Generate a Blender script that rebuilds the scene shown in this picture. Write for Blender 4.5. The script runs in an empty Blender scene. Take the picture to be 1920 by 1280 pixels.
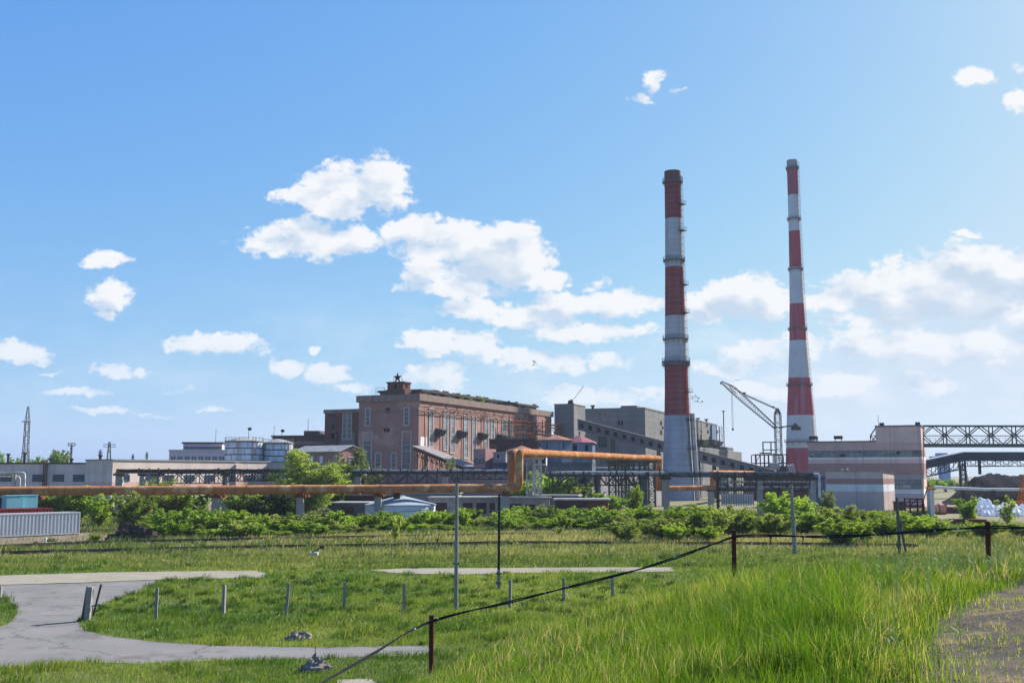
import bpy, bmesh, math, random
import numpy as np
from mathutils import Vector, Matrix
R = math.radians
rng = np.random.default_rng(7)
random.seed(7)
scene = bpy.context.scene
col = scene.collection

# ------------------------------------------------------------------ camera
H = 7.3                      # eye height above the flat yard
FPX = 2000.0                 # focal length in photo pixels (1920 wide)
PITCH = math.atan(248/FPX)
SP, CP = math.sin(PITCH), math.cos(PITCH)
cam_d = bpy.data.cameras.new('camera'); cam = bpy.data.objects.new('camera', cam_d); col.objects.link(cam)
cam_d.sensor_width = 36; cam_d.lens = 36*FPX/1920
cam_d.clip_start = .1; cam_d.clip_end = 20000
cam.location = (0, 0, H); cam.rotation_euler = (R(90)+PITCH, 0, 0)
scene.camera = cam

def ray(px, py):
    a = (px-960)/FPX; b = -(py-640)/FPX
    return (a, CP-b*SP, SP+b*CP)
def W(px, py, Y):
    d = ray(px, py); k = Y/d[1]
    return Vector((d[0]*k, Y, H+d[2]*k))
def G(px, py, z=0.0):
    d = ray(px, py); k = (z-H)/d[2]
    return Vector((d[0]*k, d[1]*k, z))
def XY(px, Y, py=880):
    p = W(px, py, Y); return (p.x, p.y)

# hill the camera stands on
_sk = [-60,-7,-5.6,-4,-2.3,0,3,5.6,11.6,20,80]
_zk = [0,0,.3,1.2,2.25,3.4,4.4,5.0,5.68,6.0,6.2]
def _zs(s): return np.interp(s, _sk, _zk)
def sstep(a, b, x):
    t = np.clip((x-a)/(b-a), 0, 1); return t*t*(3-2*t)
def ground_z(x, y):
    x = np.asarray(x, float); y = np.asarray(y, float)
    s = x + .2*(28-np.clip(y, -20, 60))
    z = (_zs(s-.9)+_zs(s-.45)+_zs(s)+_zs(s+.45)+_zs(s+.9))/5
    z = z*(1-.115*sstep(9, 25, y))*(1-sstep(25, 42, y))
    z = z + .06*np.sin(x*1.7+y*.9)*np.sin(y*1.1-x*.4)*(z > .3)
    return z
def hit(px, py, y0=4.0, y1=60.0):
    d = ray(px, py)
    for k in np.arange(y0, y1, .05):
        t = k/d[1]; z = H+d[2]*t
        if z <= float(ground_z(d[0]*t, k)): return Vector((d[0]*t, k, z))
    return G(px, py)

# ------------------------------------------------------------------ objects
def tag(o, label=None, cat=None, group=None, kind=None):
    if label: o['label'] = label
    if cat: o['category'] = cat
    if group: o['group'] = group
    if kind: o['kind'] = kind
    return o
def thing(name, label, cat, loc=(0, 0, 0), rz=0, group=None):
    o = bpy.data.objects.new(name, None); o.empty_display_size = .5
    col.objects.link(o); o.location = loc; o.rotation_euler = (0, 0, rz)
    return tag(o, label, cat, group)
def copy_tree(o, parent=None):
    c = o.copy(); col.objects.link(c)
    c.parent = parent
    for ch in list(o.children): copy_tree(ch, c)
    return c

class MB:
    def __init__(s, off=(0, 0, 0)):
        s.v = []; s.f = []; s.mi = []; s.off = Vector(off)
    def add(s, vs, fs, m=0):
        n = len(s.v)
        s.v += [tuple(Vector(p)-s.off) for p in vs]
        s.f += [tuple(i+n for i in f) for f in fs]; s.mi += [m]*len(fs)
        return s
    def box(s, x0, y0, z0, x1, y1, z1, m=0):
        if x1 < x0: x0, x1 = x1, x0
        if y1 < y0: y0, y1 = y1, y0
        if z1 < z0: z0, z1 = z1, z0
        return s.add([(x0,y0,z0),(x1,y0,z0),(x1,y1,z0),(x0,y1,z0),(x0,y0,z1),(x1,y0,z1),(x1,y1,z1),(x0,y1,z1)],
              [(0,3,2,1),(4,5,6,7),(0,1,5,4),(1,2,6,5),(2,3,7,6),(3,0,4,7)], m)
    def hexa(s, a, m=0):       # 8 points, bottom ring then top ring
        return s.add(a, [(0,3,2,1),(4,5,6,7),(0,1,5,4),(1,2,6,5),(2,3,7,6),(3,0,4,7)], m)
    def beam(s, p, q, w=.1, h=None, m=0):
        p = Vector(p); q = Vector(q); h = h or w
        d = (q-p)
        if d.length < 1e-6: return s
        d.normalize()
        up = Vector((0,0,1)) if abs(d.z) < .95 else Vector((1,0,0))
        a = d.cross(up).normalized()*(w/2); b = a.cross(d).normalized()*(h/2)
        return s.hexa([p-a-b, p+a-b, q+a-b, q-a-b, p-a+b, p+a+b, q+a+b, q-a+b], m)
    def tube(s, pts, r, n=8, m=0, cap=True):
        pts = [Vector(p) for p in pts]; N = len(pts)
        rr = r if isinstance(r, (list, tuple)) else [r]*N
        T = [(pts[min(i+1,N-1)]-pts[max(i-1,0)]).normalized() for i in range(N)]
        up = Vector((0,0,1)) if abs(T[0].z) < .9 else Vector((1,0,0))
        a = T[0].cross(up).normalized(); vs = []
        for i in range(N):
            a = (a - T[i]*a.dot(T[i])).normalized(); b = T[i].cross(a)
            for k in range(n):
                t = 2*math.pi*k/n
                vs.append(pts[i]+a*(rr[i]*math.cos(t))+b*(rr[i]*math.sin(t)))
        fs = []
        for i in range(N-1):
            for k in range(n):
                k2 = (k+1) % n
                fs.append((i*n+k, i*n+k2, (i+1)*n+k2, (i+1)*n+k))
        if cap: fs += [tuple(range(n))[::-1], tuple((N-1)*n+k for k in range(n))]
        return s.add(vs, fs, m)
    def lathe(s, prof, n=24, c=(0,0), m=0, cap=True, a0=0):
        vs = []; fs = []
        for (r, z) in prof:
            for k in range(n):
                t = a0+2*math.pi*k/n
                vs.append((c[0]+r*math.cos(t), c[1]+r*math.sin(t), z))
        for i in range(len(prof)-1):
            for k in range(n):
                k2 = (k+1) % n
                fs.append((i*n+k, i*n+k2, (i+1)*n+k2, (i+1)*n+k))
        if cap: fs += [tuple(range(n))[::-1], tuple((len(prof)-1)*n+k for k in range(n))]
        return s.add(vs, fs, m)
    def prism(s, poly, z0, z1, m=0):
        n = len(poly)
        vs = [(x, y, z0) for x, y in poly]+[(x, y, z1) for x, y in poly]
        fs = [tuple(range(n))[::-1], tuple(range(n, 2*n))]+[(i, (i+1) % n, n+(i+1) % n, n+i) for i in range(n)]
        return s.add(vs, fs, m)
    def prismy(s, poly, y0, y1, m=0):          # poly in x,z extruded along y
        n = len(poly)
        vs = [(x, y0, z) for x, z in poly]+[(x, y1, z) for x, z in poly]
        fs = [tuple(range(n)), tuple(range(n, 2*n))[::-1]]+[(i, n+i, n+(i+1) % n, (i+1) % n) for i in range(n)]
        return s.add(vs, fs, m)
    def blob(s, c, r, seed=0, rough=.25, n=10, k=7, flat=True, m=0):
        rr = random.Random(seed); c = Vector(c); vs = []; fs = []
        ph = [rr.uniform(0, 6.28) for _ in range(6)]
        for i in range(k+1):
            lat = (-.5*math.pi+math.pi*i/k) if not flat else (.5*math.pi*i/k)
            for j in range(n):
                t = 2*math.pi*j/n
                q = 1+rough*(math.sin(2*t+ph[0])*.5+math.sin(3*t+ph[1]+lat*3)*.4+math.sin(5*t+ph[2]-lat*4)*.3)+rr.uniform(-rough, rough)*.4
                vs.append(c+Vector((r[0]*q*math.cos(lat)*math.cos(t), r[1]*q*math.cos(lat)*math.sin(t), r[2]*(q if i < k else 1)*math.sin(lat))))
        for i in range(k):
            for j in range(n):
                j2 = (j+1) % n
                fs.append((i*n+j, i*n+j2, (i+1)*n+j2, (i+1)*n+j))
        return s.add(vs, fs, m)
    def mesh(s, name, mats, smooth=False):
        me = bpy.data.meshes.new(name); me.from_pydata(s.v, [], s.f)
        for m in (mats if isinstance(mats, (list, tuple)) else [mats]): me.materials.append(m)
        me.polygons.foreach_set('material_index', s.mi)
        bm = bmesh.new(); bm.from_mesh(me); bmesh.ops.recalc_face_normals(bm, faces=bm.faces); bm.to_mesh(me); bm.free()
        if smooth:
            me.polygons.foreach_set('use_smooth', [True]*len(me.polygons))
            try: me.set_sharp_from_angle(angle=R(40))
            except Exception: pass
        return me
    def build(s, name, mats, parent=None, loc=(0,0,0), smooth=False):
        o = bpy.data.objects.new(name, s.mesh(name, mats, smooth)); col.objects.link(o)
        o.location = loc
        if parent is not None: o.parent = parent
        return o

def fillet(pts, r, n=5):
    pts = [Vector(p) for p in pts]; out = [pts[0]]
    for i in range(1, len(pts)-1):
        a, b, c = pts[i-1], pts[i], pts[i+1]
        d1 = (a-b).normalized(); d2 = (c-b).normalized()
        k = min(r, (a-b).length*.45, (c-b).length*.45)
        p, q = b+d1*k, b+d2*k
        for j in range(n+1):
            t = j/n; out.append(p*(1-t)**2+b*2*t*(1-t)+q*t*t)
    out.append(pts[-1]); return out

class F:
    """Local frame of a building: front-left corner seen at pixel px at depth Y, turned by ang degrees."""
    def __init__(s, px, Y, ang, py=880):
        x, y = XY(px, Y, py); s.o = Vector((x, y, 0)); s.a = R(ang)
        s.U = Vector((math.cos(s.a), math.sin(s.a), 0)); s.Wd = Vector((-math.sin(s.a), math.cos(s.a), 0))
    def u(s, px, py=860, w=0):
        d = ray(px, py); t = d[0]/d[1]; o = s.o+s.Wd*w
        return (t*o.y-o.x)/(s.U.x-t*s.U.y)
    def w(s, px, u, py=860):
        d = ray(px, py); t = d[0]/d[1]; o = s.o+s.U*u
        return (t*o.y-o.x)/(s.Wd.x-t*s.Wd.y)
    def z(s, py, u=0, w=0):
        p = s.o+s.U*u+s.Wd*w; d = ray(960, py)
        return H+p.y*d[2]/d[1]
    def pt(s, u, w, z=0): return s.o+s.U*u+s.Wd*w+Vector((0, 0, z))
    def thing(s, name, label, cat, group=None): return thing(name, label, cat, s.o, s.a, group)

# ------------------------------------------------------------------ materials
def nd(nt, t, **k):
    n = nt.nodes.new(t)
    for a, b in k.items(): setattr(n, a, b)
    return n
def c4(c): return (c[0], c[1], c[2], 1)
def mat(name, c1, c2=None, s=1.0, rough=.8, metal=0.0, streak=None, bands=None, panel=None, bump=0.0, spec=.0, grime=None, rnd=0.0, zs=1.0, crack=None):
    m = bpy.data.materials.new(name); m.use_nodes = True; nt = m.node_tree; L = nt.links.new
    b = nt.nodes['Principled BSDF']; tc = nd(nt, 'ShaderNodeTexCoord')
    co = tc.outputs['Object']
    oi = nd(nt, 'ShaderNodeObjectInfo'); va = nd(nt, 'ShaderNodeVectorMath', operation='ADD')
    sc_ = nd(nt, 'ShaderNodeVectorMath', operation='SCALE'); sc_.inputs[0].default_value = (37, 11, 23)
    L(oi.outputs['Random'], sc_.inputs['Scale']); L(co, va.inputs[0]); L(sc_.outputs[0], va.inputs[1]); cr = va.outputs[0]
    if zs != 1.0:
        mz = nd(nt, 'ShaderNodeVectorMath', operation='MULTIPLY'); mz.inputs[1].default_value = (1, 1, zs); L(cr, mz.inputs[0]); crz = mz.outputs[0]
    else: crz = cr
    no = nd(nt, 'ShaderNodeTexNoise'); no.inputs['Scale'].default_value = s; no.inputs['Detail'].default_value = 6; no.inputs['Roughness'].default_value = .65
    L(crz, no.inputs['Vector'])
    mr = nd(nt, 'ShaderNodeMapRange'); mr.inputs['From Min'].default_value = .32; mr.inputs['From Max'].default_value = .68
    L(no.outputs['Fac'], mr.inputs['Value'])
    def mix(fac, a, bb, bt='MIX'):
        x = nd(nt, 'ShaderNodeMix', data_type='RGBA', blend_type=bt)
        if isinstance(fac, float): x.inputs[0].default_value = fac
        else: L(fac, x.inputs[0])
        for q, v in ((6, a), (7, bb)):
            if isinstance(v, tuple): x.inputs[q].default_value = c4(v)
            else: L(v, x.inputs[q])
        return x.outputs[2]
    c2 = c2 or tuple(x*.8 for x in c1)
    K = .95
    if bands: bands = [(z, tuple(x*K for x in c)) for z, c in bands]
    else: c1, c2 = tuple(x*K for x in c1), tuple(x*K for x in c2)
    if bands:
        sx = nd(nt, 'ShaderNodeSeparateXYZ'); L(co, sx.inputs[0])
        top = max(z for z, _ in bands)+1
        dv = nd(nt, 'ShaderNodeMath', operation='DIVIDE'); dv.inputs[1].default_value = top; L(sx.outputs[2], dv.inputs[0])
        rp = nd(nt, 'ShaderNodeValToRGB'); rp.color_ramp.interpolation = 'CONSTANT'; e = rp.color_ramp.elements
        bs = sorted(bands)
        while len(e) < len(bs): e.new(.5)
        for i, (z, c) in enumerate(bs): e[i].position = max(0, min(1, z/top))
        for i, (z, c) in enumerate(bs): e[i].color = c4(c)
        L(dv.outputs[0], rp.inputs[0]); base = rp.outputs[0]
        base = mix(mr.outputs[0], base, mix(1.0, base, (c2[0], c2[1], c2[2]), 'MULTIPLY'))
    else:
        base = mix(mr.outputs[0], c1, c2)
    if streak:
        mp = nd(nt, 'ShaderNodeMapping'); mp.inputs['Scale'].default_value = (streak[2], streak[2], streak[2]*.05); L(cr, mp.inputs['Vector'])
        n2 = nd(nt, 'ShaderNodeTexNoise'); n2.inputs['Scale'].default_value = 1; n2.inputs['Detail'].default_value = 5; L(mp.outputs[0], n2.inputs['Vector'])
        r2 = nd(nt, 'ShaderNodeMapRange'); r2.inputs['From Min'].default_value = .5; r2.inputs['From Max'].default_value = .75; r2.inputs['To Max'].default_value = streak[1]
        L(n2.outputs['Fac'], r2.inputs['Value']); base = mix(r2.outputs[0], base, streak[0])
    if grime:     # patches of another colour: (colour, amount, scale)
        n3 = nd(nt, 'ShaderNodeTexNoise'); n3.inputs['Scale'].default_value = grime[2]; n3.inputs['Detail'].default_value = 8; n3.inputs['Roughness'].default_value = .7; L(cr, n3.inputs['Vector'])
        r3 = nd(nt, 'ShaderNodeMapRange'); r3.inputs['From Min'].default_value = .52; r3.inputs['From Max'].default_value = .62; r3.inputs['To Max'].default_value = grime[1]
        L(n3.outputs['Fac'], r3.inputs['Value']); base = mix(r3.outputs[0], base, grime[0])
    if panel:     # (width, height, joint colour, joint size, variation)
        sx2 = nd(nt, 'ShaderNodeSeparateXYZ'); L(co, sx2.inputs[0])
        ad = nd(nt, 'ShaderNodeMath', operation='ADD'); L(sx2.outputs[0], ad.inputs[0]); L(sx2.outputs[1], ad.inputs[1])
        cx = nd(nt, 'ShaderNodeCombineXYZ'); L(ad.outputs[0], cx.inputs[0]); L(sx2.outputs[2], cx.inputs[1])
        br = nd(nt, 'ShaderNodeTexBrick'); br.offset = panel[5] if len(panel) > 5 else 0.0
        br.inputs['Scale'].default_value = 1; br.inputs['Brick Width'].default_value = panel[0]; br.inputs['Row Height'].default_value = panel[1]
        br.inputs['Mortar Size'].default_value = panel[3]; br.inputs['Mortar Smooth'].default_value = .3; br.inputs['Bias'].default_value = 0
        v = panel[4]; br.inputs['Color1'].default_value = (1-v, 1-v, 1-v, 1); br.inputs['Color2'].default_value = (1, 1, 1, 1); br.inputs['Mortar'].default_value = c4((1, 1, 1))
        L(cx.outputs[0], br.inputs['Vector'])
        base = mix(1.0, base, br.outputs['Color'], 'MULTIPLY'); base = mix(br.outputs['Fac'], base, panel[2])
    if crack:     # thin branching cracks: (colour, scale)
        wp = nd(nt, 'ShaderNodeVectorMath', operation='MULTIPLY_ADD'); L(no.outputs['Color'], wp.inputs[0]); wp.inputs[1].default_value = (4.5, 4.5, 0); L(co, wp.inputs[2])
        vo = nd(nt, 'ShaderNodeTexVoronoi', feature='DISTANCE_TO_EDGE'); vo.inputs['Scale'].default_value = crack[1]; L(wp.outputs[0], vo.inputs['Vector'])
        r5 = nd(nt, 'ShaderNodeMapRange'); r5.inputs['From Min'].default_value = .002; r5.inputs['From Max'].default_value = .009; r5.inputs['To Min'].default_value = .55; r5.inputs['To Max'].default_value = 0; L(vo.outputs['Distance'], r5.inputs['Value'])
        base = mix(r5.outputs[0], base, crack[0])
    L(base, b.inputs['Base Color'])
    b.inputs['Roughness'].default_value = rough; b.inputs['Metallic'].default_value = metal
    b.inputs['Specular IOR Level'].default_value = spec
    if bump:
        bp = nd(nt, 'ShaderNodeBump'); bp.inputs['Strength'].default_value = bump; bp.inputs['Distance'].default_value = .1
        L(no.outputs['Fac'], bp.inputs['Height']); L(bp.outputs[0], b.inputs['Normal'])
    return m

def leaf_mat(name, ca, cb, cc=None, tl=.4, rnd=.25):
    """foliage: colour runs from ca to cb with the 'tint' of each leaf, some translucency"""
    m = bpy.data.materials.new(name); m.use_nodes = True; nt = m.node_tree; L = nt.links.new
    nt.nodes.remove(nt.nodes['Principled BSDF']); out = nt.nodes['Material Output']
    at = nd(nt, 'ShaderNodeAttribute', attribute_name='tint')
    rp = nd(nt, 'ShaderNodeValToRGB'); e = rp.color_ramp.elements
    e[0].color = c4(ca); e[1].color = c4(cb)
    if cc: e[1].position = .62; x = e.new(1.0); x.color = c4(cc)
    L(at.outputs['Fac'], rp.inputs[0]); base = rp.outputs[0]
    if rnd:
        oi = nd(nt, 'ShaderNodeObjectInfo'); hs = nd(nt, 'ShaderNodeHueSaturation'); r4 = nd(nt, 'ShaderNodeMapRange'); r4.inputs['To Min'].default_value = 1-rnd; r4.inputs['To Max'].default_value = 1+rnd
        L(oi.outputs['Random'], r4.inputs['Value']); L(r4.outputs[0], hs.inputs['Value']); L(base, hs.inputs['Color']); base = hs.outputs[0]
    d = nd(nt, 'ShaderNodeBsdfDiffuse'); t = nd(nt, 'ShaderNodeBsdfTranslucent'); g = nd(nt, 'ShaderNodeBsdfGlossy'); g.inputs['Roughness'].default_value = .45
    L(base, d.inputs[0]); g.inputs[0].default_value = (.8, .85, .8, 1)
    yl = nd(nt, 'ShaderNodeMix', data_type='RGBA', blend_type='MULTIPLY'); yl.inputs[0].default_value = 1; yl.inputs[7].default_value = (1.3, 1.25, .5, 1); L(base, yl.inputs[6]); L(yl.outputs[2], t.inputs[0])
    m1 = nd(nt, 'ShaderNodeMixShader'); m1.inputs[0].default_value = tl; L(d.outputs[0], m1.inputs[1]); L(t.outputs[0], m1.inputs[2])
    m2 = nd(nt, 'ShaderNodeMixShader'); m2.inputs[0].default_value = .02; L(m1.outputs[0], m2.inputs[1]); L(g.outputs[0], m2.inputs[2])
    L(m2.outputs[0], out.inputs[0])
    return m
# ------------------------------------------------------------------ sky and sun
SUN_AZ, SUN_EL = R(50), R(33)        # azimuth to the right of the view axis
sd = Vector((math.sin(SUN_AZ)*math.cos(SUN_EL), math.cos(SUN_AZ)*math.cos(SUN_EL), math.sin(SUN_EL)))
sl = bpy.data.lights.new('sun', 'SUN'); sl.energy = 4.8; sl.angle = R(.5); sl.color = (1, .95, .87)
so = bpy.data.objects.new('sun', sl); col.objects.link(so)
so.rotation_euler = sd.to_track_quat('Z', 'Y').to_euler(); so.location = (60, 60, 80)

CLOUDS = [  # photo-derived directions: x, y, half width, half height, weight
 (560,368,58,15,.9),(650,345,80,36,1.1),(722,332,46,30,1.1),(630,385,55,24,1),(742,382,32,18,.8),(470,420,18,6,.6),
 (505,440,34,18,.9),(590,448,105,28,1.1),(662,440,42,18,1),
 (765,425,40,22,1.1),(850,458,78,28,1.15),(930,462,68,32,1.2),(975,498,42,38,1.2),(880,540,115,16,.9),(1032,520,30,17,1),(798,508,42,30,.9),(880,505,70,25,.75),(1110,528,24,14,.55),
 (900,578,85,22,.8),(1000,592,100,26,.85),(1105,568,90,20,.9),(1200,572,60,16,.8),(1312,578,48,25,1.05),(1090,626,110,18,.75),
 (840,643,90,22,.9),(905,668,38,14,.8),(1012,678,68,22,.85),(1155,680,48,17,.85),
 (1402,552,56,36,1.2),(1440,582,40,20,1),(1545,565,58,20,1),(1620,552,85,30,1.15),(1705,560,95,38,1.2),(1800,530,110,48,1.3),(1895,512,95,42,1.3),(1850,572,90,26,1),(1650,605,120,16,.7),(1960,560,80,60,1.1),
 (1650,650,85,26,1.05),(1750,655,130,28,1.05),(1870,640,90,26,1),(1420,660,70,26,.95),(1360,692,60,16,.8),(1500,655,45,24,.9),(1430,728,120,14,.65),(1600,715,90,18,.65),
 (1212,183,30,11,.85),(1238,150,22,28,.8),(1275,168,18,11,.75),(1237,130,12,12,.7),(1826,145,40,18,.95),(1905,130,18,16,.9),(1910,190,34,22,1),(1862,168,18,7,.6),(1820,437,30,8,.9),(1880,456,24,5,.6),
 (195,482,58,13,.95),(215,550,55,26,1.05),(200,580,35,12,.6),(40,655,66,18,.95),(225,690,62,15,.95),(110,690,50,7,.5),(130,735,85,9,.6),(400,648,108,18,.8),(480,665,60,14,.6),(530,690,28,16,.7),(620,700,48,18,.75),(665,720,45,10,.65),(325,722,58,9,.55),(590,655,15,7,.6),
 (812,712,58,22,.7),(850,695,30,12,.6),(1130,740,135,15,.75),(1050,730,32,9,.7),(400,758,70,6,.4),(1750,725,150,16,.55),(200,770,120,7,.4)]
world = bpy.data.worlds.new('World'); scene.world = world; world.use_nodes = True
nt = world.node_tree; L = nt.links.new; bg = nt.nodes['Background']
sky = nd(nt, 'ShaderNodeTexSky'); sky.sky_type = 'NISHITA'; sky.sun_disc = False
sky.sun_elevation = SUN_EL; sky.sun_rotation = SUN_AZ; sky.altitude = 100; sky.air_density = 1.0; sky.dust_density = 1.0; sky.ozone_density = 1.6
tc = nd(nt, 'ShaderNodeTexCoord'); sp = nd(nt, 'ShaderNodeSeparateXYZ'); L(tc.outputs['Generated'], sp.inputs[0])
def mth(op, a, b=None, clamp=False):
    n = nd(nt, 'ShaderNodeMath', operation=op, use_clamp=clamp)
    for i, v in enumerate((a, b)):
        if v is None: continue
        if isinstance(v, (int, float)): n.inputs[i].default_value = v
        else: L(v, n.inputs[i])
    return n.outputs[0]
def mrange(v, a, b, c=0., d=1., smooth=False):
    n = nd(nt, 'ShaderNodeMapRange'); n.interpolation_type = 'SMOOTHSTEP' if smooth else 'LINEAR'
    for k, x in zip(('From Min', 'From Max', 'To Min', 'To Max'), (a, b, c, d)): n.inputs[k].default_value = x
    L(v, n.inputs['Value']); return n.outputs[0]
def vm(op, a, b):
    n = nd(nt, 'ShaderNodeVectorMath', operation=op)
    for i, v in enumerate((a, b)):
        if isinstance(v, tuple): n.inputs[i].default_value = v
        else: L(v, n.inputs[i])
    return n.outputs['Value'] if op == 'DOT_PRODUCT' else n.outputs['Vector']
yy = mth('MAXIMUM', sp.outputs[1], .08)
cu = nd(nt, 'ShaderNodeCombineXYZ'); L(mth('DIVIDE', sp.outputs[0], yy), cu.inputs[0]); L(mth('DIVIDE', sp.outputs[2], yy), cu.inputs[1])
uv = cu.outputs[0]
def noise(vec, scale, det=6, rough=.55):
    n = nd(nt, 'ShaderNodeTexNoise'); n.inputs['Scale'].default_value = scale; n.inputs['Detail'].default_value = det; n.inputs['Roughness'].default_value = rough
    L(vec, n.inputs['Vector']); return n
w1 = noise(uv, 9, 4, .55)
off = vm('MULTIPLY', vm('SUBTRACT', w1.outputs['Color'], (.5, .5, .5)), (.060, .034, 0))
w2 = noise(uv, 38, 5, .6)
off2 = vm('MULTIPLY', vm('SUBTRACT', w2.outputs['Color'], (.5, .5, .5)), (.026, .019, 0))
p = vm('ADD', vm('ADD', uv, off), off2)
p_up = vm('ADD', p, (.010, .016, 0))
field = None; field_up = None
for (x, y, a, b, wt) in CLOUDS:
    d = ray(x, y); u0, v0 = d[0]/d[1], d[2]/d[1]
    d2 = ray(x+a, y-b); ru, rv = (d2[0]/d2[1]-u0)*1.25, (d2[2]/d2[1]-v0)*1.25
    q = vm('MULTIPLY', vm('SUBTRACT', p, (u0, v0, 0)), (1/ru, 1/rv, 0))
    wt = wt+.1-(.42 if a < 68 and (x < 700 or y < 460) and not (480 < x < 780) else 0)
    e = mth('SUBTRACT', wt, vm('DOT_PRODUCT', q, q))
    field = e if field is None else mth('MAXIMUM', field, e)
    q2 = vm('MULTIPLY', vm('SUBTRACT', p_up, (u0, v0, 0)), (1/ru, 1/rv, 0)); e2 = mth('SUBTRACT', wt, vm('DOT_PRODUCT', q2, q2))
    field_up = e2 if field_up is None else mth('MAXIMUM', field_up, e2)
stretch = vm('MULTIPLY', uv, (1, 1.5, 1))
fb = noise(stretch, 22, 9, .60).outputs['Fac']
sun_shift = vm('ADD', stretch, (.010, .024, 0))
fb2 = noise(sun_shift, 22, 4, .5).outputs['Fac']
fine = noise(stretch, 130, 5, .6).outputs['Fac']
dens = mth('ADD', field, mth('ADD', mth('MULTIPLY', mth('SUBTRACT', fb, .5), 3.8), mth('MULTIPLY', mth('SUBTRACT', fine, .5), 1.5)))
dens_up = mth('ADD', field_up, mth('MULTIPLY', mth('SUBTRACT', fb2, .5), 3.6))
alpha = mrange(dens, -.14, .66, 0, 1, True)
fbs = noise(stretch, 22, 4, .5).outputs['Fac']
relief = mth('MULTIPLY', mth('SUBTRACT', fbs, fb2), 1.2)
thick = mrange(dens_up, .15, 1.25, 0, 1, True)
shade = mth('ADD', mth('MULTIPLY', thick, -.52), relief)
shade = mth('MAXIMUM', mth('MINIMUM', mth('ADD', shade, 1.0), 1.0), 0.0)
cm = nd(nt, 'ShaderNodeMix', data_type='RGBA'); cm.inputs[6].default_value = (.60, .72, .87, 1); cm.inputs[7].default_value = (.98, .985, 1.0, 1)
L(mrange(shade, .35, 1.0), cm.inputs[0])
EXPO = 1.22; BG = .1
CLOUD_GAIN = nd(nt, 'ShaderNodeVectorMath', operation='SCALE'); L(cm.outputs[2], CLOUD_GAIN.inputs[0]); CLOUD_GAIN.inputs['Scale'].default_value = .97/BG/2**EXPO
front = mrange(sp.outputs[1], .15, .3)
elev = mrange(sp.outputs[2], -.01, .14, .35, .97)
veil = noise(vm('MULTIPLY', uv, (1, 2.6, 1)), 7, 7, .6).outputs['Fac']
veil = mth('MULTIPLY', mrange(veil, .42, .72, 0, 1, True), mth('MULTIPLY', mrange(sp.outputs[0], -.35, .35, .18, .75), mth('MULTIPLY', mrange(sp.outputs[2], .20, .09, 0, 1, True), mrange(sp.outputs[2], -.02, .03, .4, 1))))
al = mth('MULTIPLY', mth('MULTIPLY', mth('MAXIMUM', alpha, veil), front), elev)
# film-like response of the photograph's sky: each channel of the sky texture through a power curve
sr = nd(nt, 'ShaderNodeSeparateColor'); L(sky.outputs[0], sr.inputs[0]); cr_ = nd(nt, 'ShaderNodeCombineColor')
for i, (g_, k_) in enumerate(((.967, .088), (.647, .205), (.184, .638))):
    disp = mth('MULTIPLY', mth('POWER', sr.outputs[i], g_), k_)
    cap_ = nd(nt, 'ShaderNodeMath', operation='SMOOTH_MIN'); L(disp, cap_.inputs[0]); cap_.inputs[1].default_value = (.66, .77, .93)[i]; cap_.inputs[2].default_value = .16
    L(mth('MULTIPLY', cap_.outputs[0], 1/BG/2**EXPO), cr_.inputs[i])
fin = nd(nt, 'ShaderNodeMix', data_type='RGBA'); L(al, fin.inputs[0]); L(cr_.outputs[0], fin.inputs[6]); L(CLOUD_GAIN.outputs[0], fin.inputs[7])
L(fin.outputs[2], bg.inputs[0]); bg.inputs[1].default_value = BG
world.cycles.sampling_method = 'MANUAL'; world.cycles.sample_map_resolution = 512
scene.view_settings.view_transform = 'Standard'; scene.view_settings.look = 'None'; scene.view_settings.exposure = EXPO; scene.view_settings.gamma = 1
scene.cycles.max_bounces = 6; scene.cycles.diffuse_bounces = 3; scene.cycles.glossy_bounces = 2; scene.cycles.transparent_max_bounces = 8; scene.cycles.transmission_bounces = 3
scene.cycles.use_denoising = True
# ------------------------------------------------------------------ ground
def axis(parts):
    out = []
    for a, b, st in parts: out += list(np.arange(a, b, st))
    return np.array(sorted(set(np.round(out, 4))))
def geo(a, b, f):
    out = []; x = a; st = 4.0
    while x < b: out.append(x); x += st; st *= f
    return out+[b]
xs = np.array(sorted(set([-v for v in geo(40, 2600, 1.5)]+list(np.round(np.arange(-40, -10, 1.5), 3))+list(np.round(np.arange(-10, 24, .4), 3))+list(np.round(np.arange(24, 40, 1.5), 3))+geo(40, 2600, 1.5))))
ys = np.array(sorted(set([-v for v in geo(30, 400, 1.6)]+list(np.round(np.arange(-30, 0, 2), 3))+list(np.round(np.arange(0, 48, .4), 3))+list(np.round(np.arange(48, 60, 2), 3))+geo(60, 3000, 1.35))))
XX, YY = np.meshgrid(xs, ys); ZZ = ground_z(XX, YY)
nx, ny = len(xs), len(ys)
vv = np.stack([XX.ravel(), YY.ravel(), ZZ.ravel()], 1)
ii = (np.arange(ny-1)[:, None]*nx+np.arange(nx-1)[None, :]).ravel()
ff = np.stack([ii, ii+1, ii+nx+1, ii+nx], 1)
def np_mesh(name, v, f, attrs=None, smooth=False):
    me = bpy.data.meshes.new(name); me.vertices.add(len(v)); me.vertices.foreach_set('co', np.ascontiguousarray(v, dtype=np.float32).ravel())
    n, k = f.shape; me.loops.add(n*k); me.loops.foreach_set('vertex_index', np.ascontiguousarray(f, dtype=np.int32).ravel())
    me.polygons.add(n); me.polygons.foreach_set('loop_start', np.arange(0, n*k, k, dtype=np.int32))
    for an, av in (attrs or {}).items():
        a = me.attributes.new(an, 'FLOAT', 'POINT'); a.data.foreach_set('value', np.ascontiguousarray(av, dtype=np.float32))
    me.update(calc_edges=True)
    if smooth: me.polygons.foreach_set('use_smooth', [True]*n)
    return me
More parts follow.
